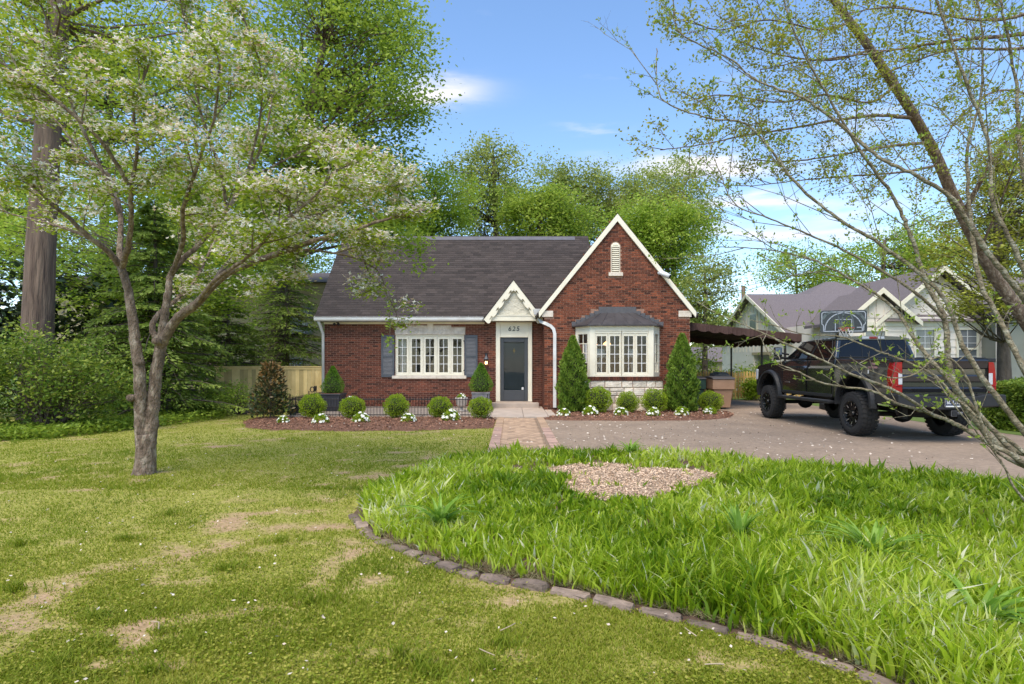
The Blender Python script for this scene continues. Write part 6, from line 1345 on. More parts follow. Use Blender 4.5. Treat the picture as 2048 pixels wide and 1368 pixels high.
up = thing('utility_pole', 'bare wooden utility pole rising behind the carport awning', 'utility pole', (16.9, 42.0, 0)); MB().tube([(16.9, 42, -.05), (16.9, 42, 7.3)], [.17, .14], 10).build('pole', M['bark_brown'], up, smooth=True)
for nm, lab, a, b, sg in (('overhead_cable', 'thin black overhead cable rising over the garage roof', (16.9, 42, 6.9), (26, 30, 11.5), .6), ('overhead_cable', 'thin black overhead cable running into the trees above the awning', (16.9, 42, 7.0), (4, 34, 6.3), .4)):
    A_, B_ = Vector(a), Vector(b); t = MB(); t.tube([A_.lerp(B_, q/10) - Vector((0, 0, sg*4*(q/10)*(1-q/10))) for q in range(11)], .018, 4); tag(t.build('overhead_cable', M['black']), lab, 'cable')
# ================================================================ TREES AND SHRUBS
T_ = lambda u, v, Y: at(u, v, Y)
def E(u, v, Y, ru, rv, ry=None): # ellipsoid from photo pixels at a depth, relative to nothing
    p = at(u, v, Y); s = Y/F; return (p.x, p.y, p.z, ru*s, (ry if ry else ru*s*.9), rv*s)
def bgtree(name, label, u0, Y, ells, ncl, per, rcl, leaf, mat, bark=None, r0=.25, group='trees behind the houses', limbfrac=.8, cat='tree', **kw):
    per = int(per*1.25); rcl = rcl*.95; leaf = leaf*.78; bx_ = (u0-CX)/F*Y; top = max(e[2]+e[5]*.3 for e in ells); lowz = min(e[2]-e[5]*.6 for e in ells); e0 = ells[0]
    base = (bx_, Y, -.02); ells = [(e[0]-bx_, e[1]-Y, e[2], e[3], e[4], e[5]) for e in ells]; ex_, ey_ = ells[0][0], ells[0][1]
    tk = [(0, 0, 0), (ex_*.12, ey_*.1, top*.3), (ex_*.45, ey_*.4, top*.62), (ex_*.9, ey_*.9, top)]
    return tree(name, label, base, tk, r0, ells, ncl, per, rcl, leaf, mat, bark or M['bark_dark'], cat, group, limbfrac, **kw)
bgtree('maple_tree', 'huge maple with dense green crown towering over the dogwood side of the house', 545, 27, [E(660, 150, 27, 185, 230), E(770, 150, 26, 100, 190), E(560, 330, 27, 130, 140), E(720, 380, 26.5, 120, 100)], 430, 95, 1.15, .23, M['lf_maple'], M['bark_brown'], .42, bias=.5, tj=.8)
bgtree('maple_tree', 'light yellow-green tree just behind the roof beside the huge maple', 850, 29, [E(870, 410, 29, 85, 75), E(800, 450, 28, 80, 60)], 130, 110, .9, .19, M['lf_bright'], r0=.2)
bgtree('oak_tree', 'tall open-crowned tree showing its limbs behind the middle of the roof', 1000, 38, [E(985, 360, 38, 78, 75), E(1000, 440, 38, 90, 60), E(935, 330, 38, 40, 45)], 130, 80, 1.1, .25, M['lf_dull'], r0=.36, minr=.04, limbfrac=1)
bgtree('oak_tree', 'rounded mid-green tree behind the roof beside the gable', 1080, 34, [E(1080, 440, 34, 78, 70), E(1040, 410, 34, 45, 45), E(1140, 455, 34, 50, 50)], 140, 100, .95, .22, M['lf_maple'], r0=.28)
bgtree('oak_tree', 'hazy thin-topped tree in the far row between roof ridge and gable peak', 1110, 52, [E(1105, 380, 52, 50, 55), E(1165, 400, 52, 60, 60)], 90, 100, 1.4, .30, M['lf_dull'], r0=.35)
bgtree('oak_tree', 'wide hazy tree with knobbly top behind the gable peak', 1220, 54, [E(1220, 400, 54, 80, 65), E(1290, 420, 54, 80, 80), E(1170, 430, 54, 60, 60)], 150, 110, 1.5, .30, M['lf_dull'], r0=.4)
bgtree('oak_tree', 'tall hazy tree with open top above the gable slope with the security camera', 1350, 50, [E(1345, 395, 50, 62, 75), E(1395, 430, 50, 40, 60), E(1310, 450, 50, 60, 60)], 120, 90, 1.3, .27, M['lf_dull'], r0=.35)
bgtree('maple_tree', 'bright spring-green tree beside the gable slope with the security camera', 1340, 31, [E(1330, 470, 31, 85, 75), E(1370, 560, 31, 55, 70), E(1270, 450, 31, 55, 50)], 200, 100, .85, .19, M['lf_bright'], r0=.25)
bgtree('maple_tree', 'thin grey-green tree above the awning next to the utility pole', 1410, 28, [E(1410, 600, 28, 60, 75), E(1440, 560, 28, 45, 60), E(1390, 650, 28, 50, 50)], 130, 55, .75, .15, M['lf_dull'], r0=.16, limbfrac=1)
bgtree('oak_tree', 'sparse tree showing bare limbs behind the garage roof', 1600, 46, [E(1590, 545, 46, 85, 48), E(1660, 555, 46, 60, 40)], 100, 70, 1.2, .24, M['lf_bright'], r0=.2, limbfrac=.45, minr=.03)
bgtree('maple_tree', 'bright tree behind the gabled neighbour house', 1760, 40, [E(1770, 530, 40, 90, 60), E(1850, 500, 40, 70, 70)], 120, 90, 1.2, .24, M['lf_bright'], r0=.3)
bgtree('oak_tree', 'dense tree behind the far neighbour houses at the driveway side', 2020, 44, [E(2010, 540, 44, 130, 110)], 120, 90, 1.4, .28, M['lf_dull'], r0=.3)
bgtree('cedar_tree', 'dark drooping evergreen with yellow tips in front of the grey-green wing', 2010, 17.5, [E(1985, 440, 17.5, 85, 120), E(1920, 540, 16.5, 70, 90), E(2060, 380, 17.5, 110, 130), E(1990, 600, 16.5, 80, 60)], 300, 70, .55, .12, M['lf_olive'], M['bark_dark'], .2, group=None, flat=.7, squash=.35, limbfrac=1)
# left side
bgtree('maple_tree', 'understorey maple with layered bright leaves in front of the tan house', 250, 18.5, [E(330, 590, 18, 120, 85), E(180, 570, 17, 110, 70), E(420, 520, 19, 110, 70), E(120, 480, 19, 120, 60), E(470, 600, 19, 60, 50)], 280, 60, .70, .14, M['lf_bright'], r0=.14, squash=.3, flat=.75, group='trees along the dogwood-side boundary')
bgtree('maple_tree', 'dense green tree filling the boundary behind the layered maple', 420, 26, [E(430, 420, 26, 130, 110), E(300, 440, 27, 130, 110), E(520, 500, 26, 80, 90)], 260, 90, 1.0, .20, M['lf_maple'], r0=.25, group='trees along the dogwood-side boundary')
bgtree('maple_tree', 'yellow-green tree beyond the thick trunk', 60, 30, [E(60, 480, 30, 160, 110), E(-60, 380, 30, 150, 140)], 200, 80, 1.1, .22, M['lf_bright'], r0=.25, group='trees along the dogwood-side boundary')
bgtree('maple_tree', 'tall green tree rising above the layered maple and the tan house', 200, 33, [E(230, 200, 33, 210, 170), E(60, 150, 33, 180, 180), E(380, 120, 33, 150, 150)], 300, 80, 1.3, .25, M['lf_maple'], r0=.35, group='trees along the dogwood-side boundary')
bgtree('maple_tree', 'bright green tree behind the tan house next to the brick house roof', 590, 42, [E(600, 470, 42, 120, 110), E(500, 500, 42, 100, 90)], 170, 80, 1.5, .26, M['lf_maple'], r0=.3, group='trees along the dogwood-side boundary')
tree('oak_tree', 'old tree with thick furrowed brown trunk at the lawn edge', (-11.75, 14.2, -.02), [(0, 0, 0), (.02, 0, 2), (.12, 0, 4.5), (.22, .1, 7.5), (.45, .2, 11), (.5, .2, 14.5)], .37, [(1.0, 0, 11.5, 4.5, 4, 3.0), (-1, 1, 9.2, 3.5, 3, 1.5)], 150, 110, .9, .10, M['lf_dog'], M['bark_brown'], limbfrac=.45, rtop=.55, nside=16)
# hemlocks
def hemlock(label, x, y, H, rad, nb, nsp, seed, zlow=.2, mat=None):
    r = np.random.default_rng(seed); t = thing('hemlock_tree', label, 'conifer', (x, y, -.02), 'hemlocks along the boundary'); mb = MB(); mb.tube([(x, y, -.05), (x+.05, y, H*.5), (x, y, H)], [.14*H/6, .08*H/6, .01], 8); P = []; AX = []; TN = []; SZ = []
    for k in range(nb):
        q = r.random()**.9; z = zlow+q*(H-zlow); a = r.random()*6.283; l = rad*(1-q)**.75*(.75+.4*r.random())+.15; dr_ = .18+.35*r.random(); tn_ = (r.random()-.5)*.9
        d = np.array([math.cos(a), math.sin(a), 0]); s = np.array([-math.sin(a), math.cos(a), 0]); f = lambda q_: np.array([x, y, z])+d*l*q_+np.array([0, 0, .16*l*q_-dr_*l*q_**2])
        mb.tube([f(0), f(.4), f(.75), f(1)], [.011*l+.004, .008*l+.003, .005*l, .002], 4, cap=False)
        m = int(nsp*(.4+l/rad)); u = .12+.88*r.random(m); sd_ = (r.random(m)-.5)*2; wd = .34*l*(1-u*.75)
        p = np.array([f(q_) for q_ in u]) + s[None]*(sd_*wd)[:, None] + np.array([0, 0, -1.0])*(np.abs(sd_)*wd*.28+.03*r.random(m))[:, None]
        P.append(p); AX.append(d[None]*.8+s[None]*(np.sign(sd_)*.7)[:, None]+np.array([0, 0, -.38])); TN.append(tn_+(r.random(m)-.5)*.8+np.clip(u-.72, 0, 1)*2.2); SZ.append(.08+.08*r.random(m))
    P = np.concatenate(P); SZ = np.concatenate(SZ); mb.build('trunk', M['bark_dark'], t, smooth=True)
    leaf_obj('crown', P, SZ, SZ*.36, mat or M['lf_hemlock'], t, np.concatenate(TN), axis=np.concatenate(AX), jit=.28)
hemlock('large dark hemlock with drooping sprays behind the dogwood trunk', -10.2, 16.4, 6.2, 2.35, 280, 130, 1)
hemlock('dark hemlock leaning over the end of the pine fence', -10.9, 22.0, 5.2, 2.0, 190, 100, 2)
hemlock('thin dark hemlock in front of the tan house window', -9.6, 24.4, 7.2, 2.3, 230, 85, 3, 1.6)
hemlock('dark hemlock between the thick trunk and the layered maple', -12.2, 17.8, 5.2, 2.2, 190, 90, 4)
hemlock('dark hemlock at the back of the boundary behind the layered maple', -12.8, 22, 5.6, 2.6, 190, 90, 5)
# shrubs at the lawn edge
def bush(name, label, ells, ncl, per, rcl, leaf, mat, base, group=None, squash=.8, flat=.4):
    t = thing(name, label, 'shrub', base, group); P, tn, C_ = crown_points(ells, ncl, per, rcl, .5, squash); P[:, 2] = np.maximum(P[:, 2], .03); mb = MB()
    for c in C_[::2]:
        b = Vector(base)+Vector((random.uniform(-.15, .15), random.uniform(-.15, .15), 0)); mb.tube([b, b.lerp(Vector(c), .5)+Vector((0, 0, .25)), Vector(c)], [.022, .012, .004], 4, cap=False)
    mb.build('branches', M['bark_dark'], t); sz = leaf*(.6+.8*RNG.random(len(P))); leaf_obj('foliage', P, sz, sz*.5, mat, t, tn+(RNG.random(len(P))-.5)*1.3, flat=flat); return t
bush('forsythia_bush', 'big yellow-green bush in front of the thick trunk', [(-10.9, 13.0, 1.25, 1.5, .9, 1.15), (-9.6, 13.3, 1.0, .9, .8, .95)], 190, 60, .42, .085, M['lf_forsythia'], (-10.5, 13.1, 0))
bush('evergreen_bush', 'spreading plain green bush at the lawn edge beside the yellow-green bush', [(-12.6, 12.4, 1.1, 1.5, .8, 1.1)], 130, 65, .42, .085, M['lf_maple'], (-12.6, 12.4, 0))
bush('rhododendron', 'dark glossy-leaved rhododendron behind the thick trunk', [(-14.3, 17.0, 3.0, 1.6, 1, 1.6), (-11.9, 17.0, 3.1, .9, .9, .8)], 90, 32, .6, .22, M['lf_dark'], (-13.4, 17, 0))
bush('rhododendron', 'low dark rhododendron behind the spreading green bush at the lawn edge', [(-16.0, 16.0, 2.2, 1.5, 1, 2.0)], 70, 32, .6, .2, M['lf_dark'], (-16, 16, 0))
bush('young_hemlock_bush', 'low leafy bush at the foot of the hemlock beside the fence', [(-8.6, 17.4, .5, .9, .5, .45), (-7.6, 18.6, .35, .7, .5, .3)], 70, 50, .3, .075, M['lf_maple'], (-8.3, 17.7, 0))
# ground cover along the shaded boundary
n = 9000; q = RNG.random(n); u = q*480-30; vv = np.interp(u, [-30, 0, 100, 300, 470, 500], [880, 876, 872, 850, 828, 824]) - RNG.random(n)*22+6; Y_ = F*CH/(vv-HZ); X_ = (u-CX)/F*Y_
leaf_obj('ground_cover', np.stack([X_, Y_, .02+.22*RNG.random(n)**1.6], 1), .08+.05*RNG.random(n), .05, M['lf_maple'], None, (RNG.random(n)-.6)*1.4, flat=.6, kind='stuff')
# a far wood closing the horizon
n = 26000; x = (RNG.random(n)-.5)*240; y = 82+14*RNG.random(n)-abs(x)*.08; top = 6+5*fbm(x*.09, x*0, 91, 4); z = top*RNG.random(n)**.7; leaf_obj('distant_wood', np.stack([x, y, z], 1), 1.0+.7*RNG.random(n), .7, M['lf_dull'], None, (RNG.random(n)-.5)*1.4+(fbm(x*.15, z*.3, 7)-.5)*1.5, kind='stuff')
n = 7000; x = 8+RNG.random(n)*14; y = 27.5+2.0*RNG.random(n)+(x-8)*.1; leaf_obj('yard_plants', np.stack([x, y, RNG.random(n)**.8*1.25], 1), .10+.06*RNG.random(n), .06, M['lf_hedge'], None, (RNG.random(n)-.6)*1.4, kind='stuff')
# hedge right of the truck, plants by the picket fence
def hedge(label, x0, x1, y0, y1, h, n, mat, name='hedge'):
    t = thing(name, label, 'hedge', ((x0+x1)/2, (y0+y1)/2, 0)); P = np.stack([x0+RNG.random(n)*(x1-x0), y0+RNG.random(n)*(y1-y0), RNG.random(n)*h], 1); f = RNG.integers(0, 3, n); dd = .16*RNG.random(n)**2
    P[:, 1] = np.where(f == 0, y0+dd, P[:, 1]); P[:, 0] = np.where(f == 1, x0+dd, P[:, 0]); P[:, 2] = np.where(f == 2, h-dd, P[:, 2]); P += (np.stack([fbm(P[:, 1]*2, P[:, 2]*2, 3), fbm(P[:, 0]*2, P[:, 2]*2, 4), fbm(P[:, 0]*2, P[:, 1]*2, 5)], 1)-.5)*.35; P[:, 2] = np.maximum(P[:, 2], .02)
    leaf_obj('foliage', P, .055+.04*RNG.random(n), .035, mat, t, (RNG.random(n)-.5)*1.3+(fbm(P[:, 0]*4, P[:, 2]*4+P[:, 1]*3, 6)-.5)*1.6); MB().box(x0+.14, x1-.1, y0+.14, y1-.1, -.02, h-.14).build('branches', twig_m, t)
hedge('clipped yellow-green hedge beside the parked truck', 11.5, 14.5, 12.4, 14.2, 1.12, 15000, M['lf_hedge']); hedge('low clipped hedge under the neighbour house windows', 13.2, 20, 19.0, 20.2, .9, 9000, M['lf_hedge'])
bush('fence_shrub', 'green grassy-leaved shrub in front of the picket fence under the awning', [(10.4, 24.7, .5, .45, .35, .42)], 40, 60, .22, .10, M['lf_box'], (10.4, 24.7, 0)); bush('fence_shrub', 'small green shrub behind the picket fence near the truck nose', [(11.75, 26.2, .9, .35, .35, .8)], 34, 60, .25, .09, M['lf_box_dark'], (11.75, 26.2, 0))
bush('hedge_plant', 'loose green shrub behind the picket fence beside the awning', [(9.0, 28.5, 1.3, 1.3, .8, 1.0), (11.5, 28.5, 1.0, 1.0, .6, .8)], 60, 50, .4, .13, M['lf_maple'], (10, 28.5, 0))
# ---------------------------------------------------------------- limbs traced as polylines (u, v, depth)
def spline(pts, n=5):
    P = [Vector(p) for p in pts]; o = []
    for i in range(len(P)-1):
        a, b, c_, d = P[max(0, i-1)], P[i], P[i+1], P[min(len(P)-1, i+2)]
        for k in range(n):
            t = k/n; o.append(.5*((2*b)+(c_-a)*t+(2*a-5*b+4*c_-d)*t*t+(3*b-a-3*c_+d)*t**3))
    o.append(P[-1]); return o
def limb(mb, px, r0, r1, n=7, tp_=.8):
    P = spline([at(*p) for p in px], 8); m = len(P); rl_ = random.Random(int(px[0][0]*7+px[-1][1])); P = [p+Vector((rl_.gauss(0, 1), rl_.gauss(0, 1), rl_.gauss(0, 1)))*(min(.06*r0, .0025)+.0008) for p in P]; mb.tube(P, [(r0+(r1-r0)*(i/(m-1))**tp_)*(1+rl_.gauss(0, .022 if r0 > .045 else .045)+(.18 if rl_.random() < .05 and r0 < .06 else 0)) for i in range(m)], n); return P
def twigs(mb, P, count, ln, r, rs, tips, up=.25, tan=.7, depth=1, t0=.2, sub=2):
    m = len(P)
    for k in range(count):
        q = t0+(1-t0)*(k+rs.random())/count; i = min(m-2, int(q*(m-1))); p = P[i].lerp(P[i+1], q*(m-1)-i) if i < m-1 else P[-1]; tg_ = (P[min(m-1, i+1)]-P[max(0, i-1)]).normalized()
        d = (tg_*tan+Vector((rs.gauss(0, .6), rs.gauss(0, .6), rs.gauss(0, .5)+up))).normalized(); l = ln*rs.uniform(.5, 1.25)*(1.15-.5*q)
        b = p+d*l*.5+Vector((rs.gauss(0, .06), rs.gauss(0, .06), rs.gauss(0, .06)))*l; e = b+(d+Vector((rs.gauss(0, .25), rs.gauss(0, .25), rs.gauss(0, .2)+up*.4))).normalized()*l*.5
        mb.tube([p, b, e], [r, r*.65, r*.35], 4, cap=False); tips += [(b, .5), (e, 1.0)]
        if depth: twigs(mb, [p, b, e], sub, l*.5, r*.6, rs, tips, up, tan, depth-1, .3, sub)
rs = random.Random(5)
# --- dogwood on the lawn
dg = thing('dogwood_tree', 'flowering dogwood with forked grey trunk on the lawn', 'tree', (*gp(288, 948), -.02)); DY = gp(288, 948)[1]; mb = MB(); tips = []
base = [(288, 953, DY), (291, 925, DY), (292, 895, DY), (291, 868, DY)]; Pb = spline([at(*p) for p in base]); mb.tube(Pb, [.185, .158, .148, .142, .137, .133, .131, .13, .128, .126, .125, .125, .124, .123, .12, .11][:len(Pb)], 14)
lf_ = limb(mb, [(287, 895, DY), (283, 850, DY-.02), (281, 800, DY-.05), (279, 745, DY-.1), (271, 690, DY-.1), (266, 640, DY-.05), (256, 580, DY), (240, 530, DY)], .098, .05, 12)
rt_ = limb(mb, [(297, 895, DY), (302, 850, DY+.02), (307, 800, DY+.03), (313, 740, DY+.05), (322, 690, DY+.05)], .096, .07, 12)
L1 = limb(mb, [(318, 700, DY+.05), (328, 640, DY+.05), (336, 585, DY+.1), (342, 550, DY+.2), (366, 518, DY+.3), (402, 486, DY+.5), (453, 421, DY+.7), (489, 362, DY+.8), (520, 300, DY+1), (540, 220, DY+1.2), (550, 140, DY+1.4)], .062, .012, 8)
L2 = limb(mb, [(321, 692, DY+.05), (352, 640, DY-.1), (394, 606, DY-.3), (453, 548, DY-.5), (544, 512, DY-.7), (634, 480, DY-.8), (700, 462, DY-.8), (780, 436, DY-.7), (850, 420, DY-.6)], .075, .010, 8)
L3 = limb(mb, [(420, 578, DY-.4), (452, 530, DY-.1), (512, 476, DY+.2), (557, 444, DY+.4), (634, 430, DY+.7), (700, 395, DY+.9), (780, 370, DY+1)], .038, .010, 7)
L4 = limb(mb, [(241, 533, DY), (217, 503, DY-.2), (181, 476, DY-.4), (131, 430, DY-.6), (90, 394, DY-.8), (20, 330, DY-1), (-60, 290, DY-1.2)], .05, .010, 7)
L5 = limb(mb, [(243, 540, DY), (240, 498, DY+.2), (241, 430, DY+.4), (231, 385, DY+.6), (217, 349, DY+.7), (172, 317, DY+.9), (120, 250, DY+1.1), (60, 180, DY+1.3)], .05, .010, 7)
L6 = limb(mb, [(244, 536, DY), (256, 494, DY-.3), (263, 430, DY-.6), (262, 376, DY-.8), (275, 300, DY-1.1), (268, 226, DY-1.3), (300, 120, DY-1.5)], .045, .010, 7)
L7 = limb(mb, [(319, 685, DY+.05), (304, 655, DY+.1), (318, 628, DY+.3), (352, 600, DY+.8), (390, 560, DY+1.3), (430, 480, DY+1.8), (470, 380, DY+2.1), (480, 270, DY+2.4)], .05, .010, 7)
L8 = limb(mb, [(342, 550, DY+.2), (366, 480, DY-.2), (366, 420, DY-.7), (395, 330, DY-1.2), (430, 230, DY-1.6), (440, 120, DY-1.9)], .04, .010, 7)
L9 = limb(mb, [(394, 606, DY-.3), (430, 560, DY-.9), (500, 510, DY-1.4), (560, 450, DY-1.6), (630, 390, DY-1.7), (670, 340, DY-1.8)], .03, .009, 6)
L10 = limb(mb, [(544, 512, DY-.7), (600, 500, DY-.6), (660, 505, DY-.5), (720, 520, DY-.4), (760, 548, DY-.3), (778, 600, DY-.3)], .02, .006, 6)
L12 = limb(mb, [(453, 421, DY+.7), (440, 340, DY+.3), (400, 220, DY-.2), (380, 90, DY-.5), (350, -40, DY-.7)], .03, .008, 6)
L13 = limb(mb, [(240, 430, DY+.4), (200, 330, DY+.2), (140, 200, DY), (110, 80, DY-.2), (60, -40, DY-.4)], .03, .008, 6)
L14 = limb(mb, [(489, 362, DY+.8), (520, 240, DY+.4), (520, 130, DY+.1), (480, 20, DY)], .022, .008, 6)
L15 = limb(mb, [(262, 376, DY-.8), (200, 280, DY-1.2), (110, 200, DY-1.5), (10, 130, DY-1.6), (-80, 90, DY-1.7)], .028, .008, 6)
L16 = limb(mb, [(557, 444, DY+.4), (640, 395, DY), (720, 375, DY-.3), (790, 365, DY-.4)], .02, .007, 6)
L17 = limb(mb, [(181, 476, DY-.4), (110, 450, DY+.1), (30, 430, DY+.5), (-60, 400, DY+.7)], .025, .007, 6)
L11 = limb(mb, [(489, 362, DY+.8), (550, 330, DY+1.2), (610, 300, DY+1.4), (650, 280, DY+1.5)], .022, .008, 6)
for (u, v) in ((322, 684), (289, 726), (272, 796)):
    c = at(u, v, DY-.06); mb.tube([c+Vector((-.03, -.02, 0)), c+Vector((-.02, -.11, .01))], [.055, .046], 9)
for P, k in ((L1, 16), (L2, 18), (L3, 15), (L4, 11), (L5, 15), (L6, 14), (L7, 14), (L8, 13), (L9, 14), (L10, 8), (L11, 9), (L12, 14), (L13, 14), (L14, 11), (L15, 11), (L16, 10), (L17, 5)): twigs(mb, P, k, .66, .010, rs, tips, .08, .7, 2, .36 if P is not L10 else .1, 2)
mb.build('trunk', M['bark_grey'], dg, smooth=True)
tp = np.array([tuple(p) for p, q in tips]); print('dogwood tips', len(tp))
m = 13; n = len(tp)*m; C0 = np.repeat(tp, m, 0); o_ = RNG.normal(size=(n, 3))*np.array([.10, .10, .045]); ct = np.repeat((RNG.random(len(tp))-.5)*.7, m); sz = .036+.028*RNG.random(n)
leaf_obj('crown', C0+o_, sz, sz*.6, M['lf_dog'], dg, ct+(RNG.random(n)-.5)*1.1, flat=.75)
rightish = np.repeat(((tp[:, 0]/tp[:, 1]) > -.75).astype(float), 9); m = 9; n = len(tp)*m; C0 = np.repeat(tp, m, 0); o_ = RNG.normal(size=(n, 3))*np.array([.10, .10, .03])+np.array([0, 0, .03]); P = C0+o_; patch = np.repeat(RNG.random(len(tp)) < .66, m); k = patch & (RNG.random(n) < .70+.25*rightish); P = P[k]; n = len(P)
def bracts(P, r):
    n = len(P); nr = nrm(np.array([0, 0, 1.0])+RNG.normal(size=(n, 3))*.5); a = nrm(np.cross(nr, RNG.normal(size=(n, 3)))); b = np.cross(nr, a); V = []
    for j in range(2):     # two crossed bract pairs make the four-petalled flower
        d = a if j == 0 else b; s = b if j == 0 else a; V.append(np.stack([P-d*r[:, None]+nr*.008, P+s*(r*.42)[:, None], P+d*r[:, None]+nr*.008, P-s*(r*.42)[:, None]], 1))
    return np.concatenate(V).reshape(-1, 3)
v = bracts(P, .023+.016*RNG.random(n)); tn = np.clip(RNG.random(n)*1.9-.75 + .35*np.sin(P[:, 0]*5)*np.sin(P[:, 2]*6+P[:, 1]*4), -1, 1); me = np_mesh('blossom', v-np.array(wloc(dg)), np.arange(len(v)).reshape(-1, 4), np.concatenate([tn, tn])); link_mesh('blossom', me, M['lf_bract'], dg)
# hanging green spray in front of the roof
P_, tn_, _ = crown_points([(*at(830, 500, DY+.3), .26, .3, .28), (*at(760, 470, DY+.2), .5, .4, .2)], 26, 46, .22); sz = .06*(.6+.8*RNG.random(len(P_))); leaf_obj('green_spray', P_, sz, sz*.5, M['lf_bright'], dg, tn_+(RNG.random(len(P_))-.5), flat=.5)
hang = spline([at(740, 545, DY-.2), at(772, 585, DY-.2), at(780, 640, DY-.2), at(778, 690, DY-.2)]); mb = MB(); mb.tube(hang, .005, 4); mb.build('hanging_twig', M['bark_grey'], dg); C0 = np.array([tuple(p) for p in hang]); C0 = np.repeat(C0, 7, 0)+RNG.normal(size=(len(C0)*7, 3))*.045; leaf_obj('hanging_leaves', C0, .065, .035, M['lf_bright'], dg, RNG.random(len(C0))*1.2-.2, flat=.4)
# --- leaning maple trunk at the right with thin new leaves
mt = thing('leaning_maple', 'leaning maple with dark curved trunk and sparse new leaves beyond the hedge', 'tree', (12.75, 13.6, -.02)); mb = MB(); tips = []; Y0 = 13.6
P0 = spline([Vector((12.75, 13.6, -.05)), Vector((12.7, 13.6, 1.0)), at(2085, 700, 13.6), at(2050, 640, 13.5), at(1995, 560, 13.3), at(1945, 470, 13), at(1905, 390, 12.7), at(1872, 312, 12.4), at(1830, 235, 12.0), at(1785, 165, 11.7), at(1738, 95, 11.4), at(1690, 30, 11), at(1640, -40, 10.7)]); mm = len(P0); mb.tube(P0, [.19-.13*(i/(mm-1))**.75 for i in range(mm)], 12)
BR = [([(1826, 236, 12), (1756, 231, 11.6), (1674, 240, 11.1), (1574, 258, 10.6), (1484, 272, 10.2), (1400, 290, 9.8), (1320, 300, 9.6)], .06), ([(1850, 285, 12.2), (1769, 294, 11.6), (1688, 308, 11), (1588, 322, 10.5), (1500, 320, 10)], .055), ([(1880, 330, 12.4), (1800, 345, 11.8), (1700, 352, 11.2), (1610, 360, 10.6), (1500, 372, 10.2)], .045),
      ([(1790, 170, 11.7), (1740, 205, 11), (1650, 190, 10.4), (1560, 205, 10), (1450, 190, 9.6), (1380, 200, 9.4)], .045), ([(1740, 100, 11.4), (1660, 120, 10.8), (1560, 110, 10.2), (1470, 80, 9.8)], .04), ([(1700, 45, 11.1), (1640, 60, 10.4), (1540, 40, 9.8), (1440, 60, 9.3), (1380, 40, 9)], .035), ([(1660, 0, 10.9), (1580, -20, 10), (1490, -10, 9.5)], .03),
      ([(2100, 60, 9.4), (2010, 72, 9.5), (1914, 80, 9.6), (1824, 94, 9.7), (1729, 108, 9.8), (1600, 124, 9.8), (1520, 140, 9.8)], .06), ([(2100, 15, 9.2), (1990, 40, 9.4), (1880, 30, 9.5), (1780, 15, 9.6), (1680, 30, 9.6)], .05), ([(2100, 95, 9.6), (2000, 98, 9.8), (1900, 100, 10), (1800, 135, 10.2), (1720, 175, 10.3)], .045), ([(2090, 200, 11), (2010, 180, 10.9), (1950, 205, 10.8), (1900, 260, 10.8), (1870, 330, 10.9)], .035), ([(1925, 430, 12.8), (1980, 330, 12), (2030, 260, 11.6), (2080, 200, 11)], .10), ([(2080, 205, 11), (2110, 100, 10), (2110, 30, 9.3)], .08), ([(1960, 500, 13), (2010, 380, 11.8), (2060, 250, 10.6)], .05)]
for px, r in BR:
    P = limb(mb, px, r*.72, .007, 7, .6); k = int(6+len(px)*2.2); twigs(mb, P, k, .95, .008, rs, tips, .12, .8, 1, .12, 3)
twigs(mb, P0[mm//2:], 10, 1.1, .012, rs, tips, .2, .7, 1, .1, 3)
mb.build('trunk', M['bark_grey'], mt, smooth=True); tp = np.array([tuple(p) for p, q in tips]); print('maple tips', len(tp)); m = 14; n = len(tp)*m; P = np.repeat(tp, m, 0)+RNG.normal(size=(n, 3))*np.array([.095, .095, .07]); sz = .038+.032*RNG.random(n); leaf_obj('crown', P, sz, sz*.6, M['lf_olive'], mt, np.repeat((RNG.random(len(tp))-.5)*.8, m)+(RNG.random(n)-.5), flat=.3)
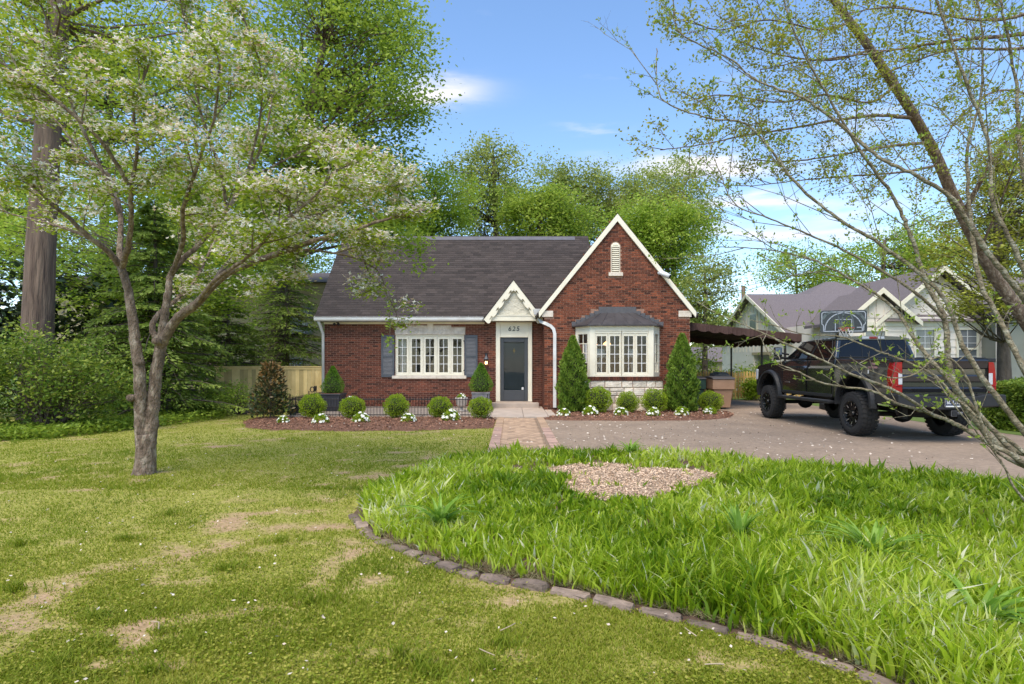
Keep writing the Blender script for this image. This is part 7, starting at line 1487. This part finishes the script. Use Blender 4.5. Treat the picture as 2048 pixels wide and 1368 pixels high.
# --- many-stemmed small tree in the foreground right
ft = thing('budding_tree', 'many-stemmed lichen-grey tree with fresh buds at the bed edge by the driveway', 'tree', (4.72, 4.75, 0.02)); mb = MB(); tips = []; B = (2170, 1100, 4.75)
ST = [([(2190, 1060, 4.75), (2045, 925, 4.7), (1981, 889, 4.75), (1915, 850, 4.8), (1864, 829, 4.85), (1790, 805, 4.9), (1743, 782, 5), (1649, 767, 5.1), (1600, 745, 5.2), (1548, 721, 5.3), (1521, 674, 5.4)], .030, .005),
      ([(1864, 829, 4.85), (1790, 782, 4.8), (1702, 748, 4.8), (1655, 725, 4.8), (1575, 688, 4.9), (1521, 664, 5), (1444, 631, 5.1), (1393, 604, 5.2)], .018, .004),
      ([(2190, 1030, 4.75), (2048, 905, 4.9), (1975, 850, 5), (1911, 795, 5.1), (1864, 748, 5.2), (1800, 718, 5.3), (1763, 705, 5.4), (1682, 674, 5.5), (1608, 668, 5.6), (1548, 651, 5.7), (1500, 640, 5.8)], .024, .004),
      ([(2200, 1060, 4.75), (2060, 940, 4.75), (1960, 830, 4.8), (1880, 740, 4.9), (1830, 680, 5), (1790, 620, 5.1), (1730, 575, 5.2), (1650, 530, 5.3), (1597, 512, 5.4), (1529, 498, 5.5), (1439, 494, 5.6)], .030, .005),
      ([(2200, 1040, 4.8), (2080, 900, 4.9), (1990, 790, 5), (1930, 700, 5.1), (1883, 589, 5.2), (1774, 498, 5.3), (1674, 435, 5.4), (1597, 371, 5.5), (1534, 290, 5.6), (1484, 245, 5.7), (1416, 236, 5.8), (1323, 195, 5.9), (1314, 95, 6)], .036, .006),
      ([(2230, 1050, 4.75), (2190, 830, 4.7), (2110, 680, 4.7), (2023, 566, 4.75), (1955, 475, 4.8), (1905, 399, 4.8), (1830, 350, 4.8), (1756, 313, 4.9), (1674, 245, 5), (1606, 195, 5), (1552, 177, 5.1), (1497, 150, 5.2), (1461, 118, 5.2), (1362, 68, 5.3), (1348, 20, 5.3)], .034, .006),
      ([(2210, 1080, 4.8), (2110, 930, 5.2), (1985, 880, 5.5), (1905, 760, 5.6), (1890, 640, 5.6), (1850, 560, 5.7), (1824, 480, 5.7), (1790, 400, 5.7), (1720, 300, 5.6), (1660, 200, 5.6), (1600, 90, 5.5), (1560, -20, 5.5)], .050, .008),
      ([(1890, 640, 5.6), (1824, 580, 5.6), (1710, 512, 5.7), (1620, 470, 5.8), (1534, 435, 5.9), (1470, 408, 6), (1439, 344, 6.1), (1416, 281, 6.2)], .020, .004),
      ([(2210, 1080, 4.75), (2150, 900, 4.8), (2060, 760, 5), (2000, 640, 5.2), (1960, 560, 5.3), (1940, 430, 5.4), (1935, 300, 5.4), (1960, 200, 5.4), (1965, 80, 5.3), (1950, -30, 5.3)], .040, .008),
      ([(2220, 1090, 4.75), (2170, 850, 4.6), (2090, 640, 4.6), (2030, 500, 4.6), (1985, 400, 4.6), (1975, 280, 4.6), (1920, 130, 4.6), (1880, 20, 4.6), (1850, -60, 4.6)], .034, .008),
      ([(2060, 940, 4.75), (1990, 900, 4.7), (1960, 840, 4.7), (1935, 760, 4.7), (1905, 720, 4.7), (1870, 716, 4.7), (1835, 745, 4.7), (1790, 756, 4.7), (1740, 740, 4.7), (1700, 715, 4.7)], .016, .004),
      ([(2190, 1130, 4.75), (2048, 1000, 4.6), (2000, 920, 4.6), (1950, 860, 4.6), (1900, 800, 4.6), (1855, 730, 4.6), (1845, 690, 4.6)], .014, .003),
      ([(2230, 1100, 4.75), (2200, 800, 4.9), (2120, 560, 5), (2070, 430, 5.1), (2040, 300, 5.1), (2030, 150, 5.1), (2000, 0, 5)], .045, .010)]
for px, r0, r1 in ST:
    P = limb(mb, px, r0, r1*.8, 8, .55); P = [p + Vector((rs.gauss(0, 1), rs.gauss(0, 1), rs.gauss(0, 1)))*.004 for p in P]; twigs(mb, P, 13 if r0 > .02 else 8, .36, .0040, rs, tips, .35, .55, 1, .25, 2)
    if px[-1][1] < 520: twigs(mb, P[int(len(P)*.42):], 8, .95, .0052, rs, tips, .12, 1.35, 2, .0, 3)
for q in range(7):
    a = q*.9; mb.tube([Vector((4.72+.1*math.cos(a), 4.75+.1*math.sin(a), -.03)), at(2185+q*6, 1085-q*8, 4.75)], [.05, .042], 7)
mb.build('stems', M['bark_lichen'], ft, smooth=True); sel = [p for p, q in tips if rs.random() < (.42 if p.z < 2.6 else .5)]; tp = np.array([tuple(p) for p in sel]); m = 5; n = len(tp)*m; P = np.repeat(tp, m, 0)+RNG.normal(size=(n, 3))*.010; sz = (.022+.026*RNG.random(n)); ax = np.tile(np.array([-.2, 0, .6]), (n, 1)); leaf_obj('young_leaves', P, sz, sz*.5, M['lf_bud'], ft, RNG.random(n)*1.5-.6, axis=ax, jit=.8); print('bud tips', len(tp))
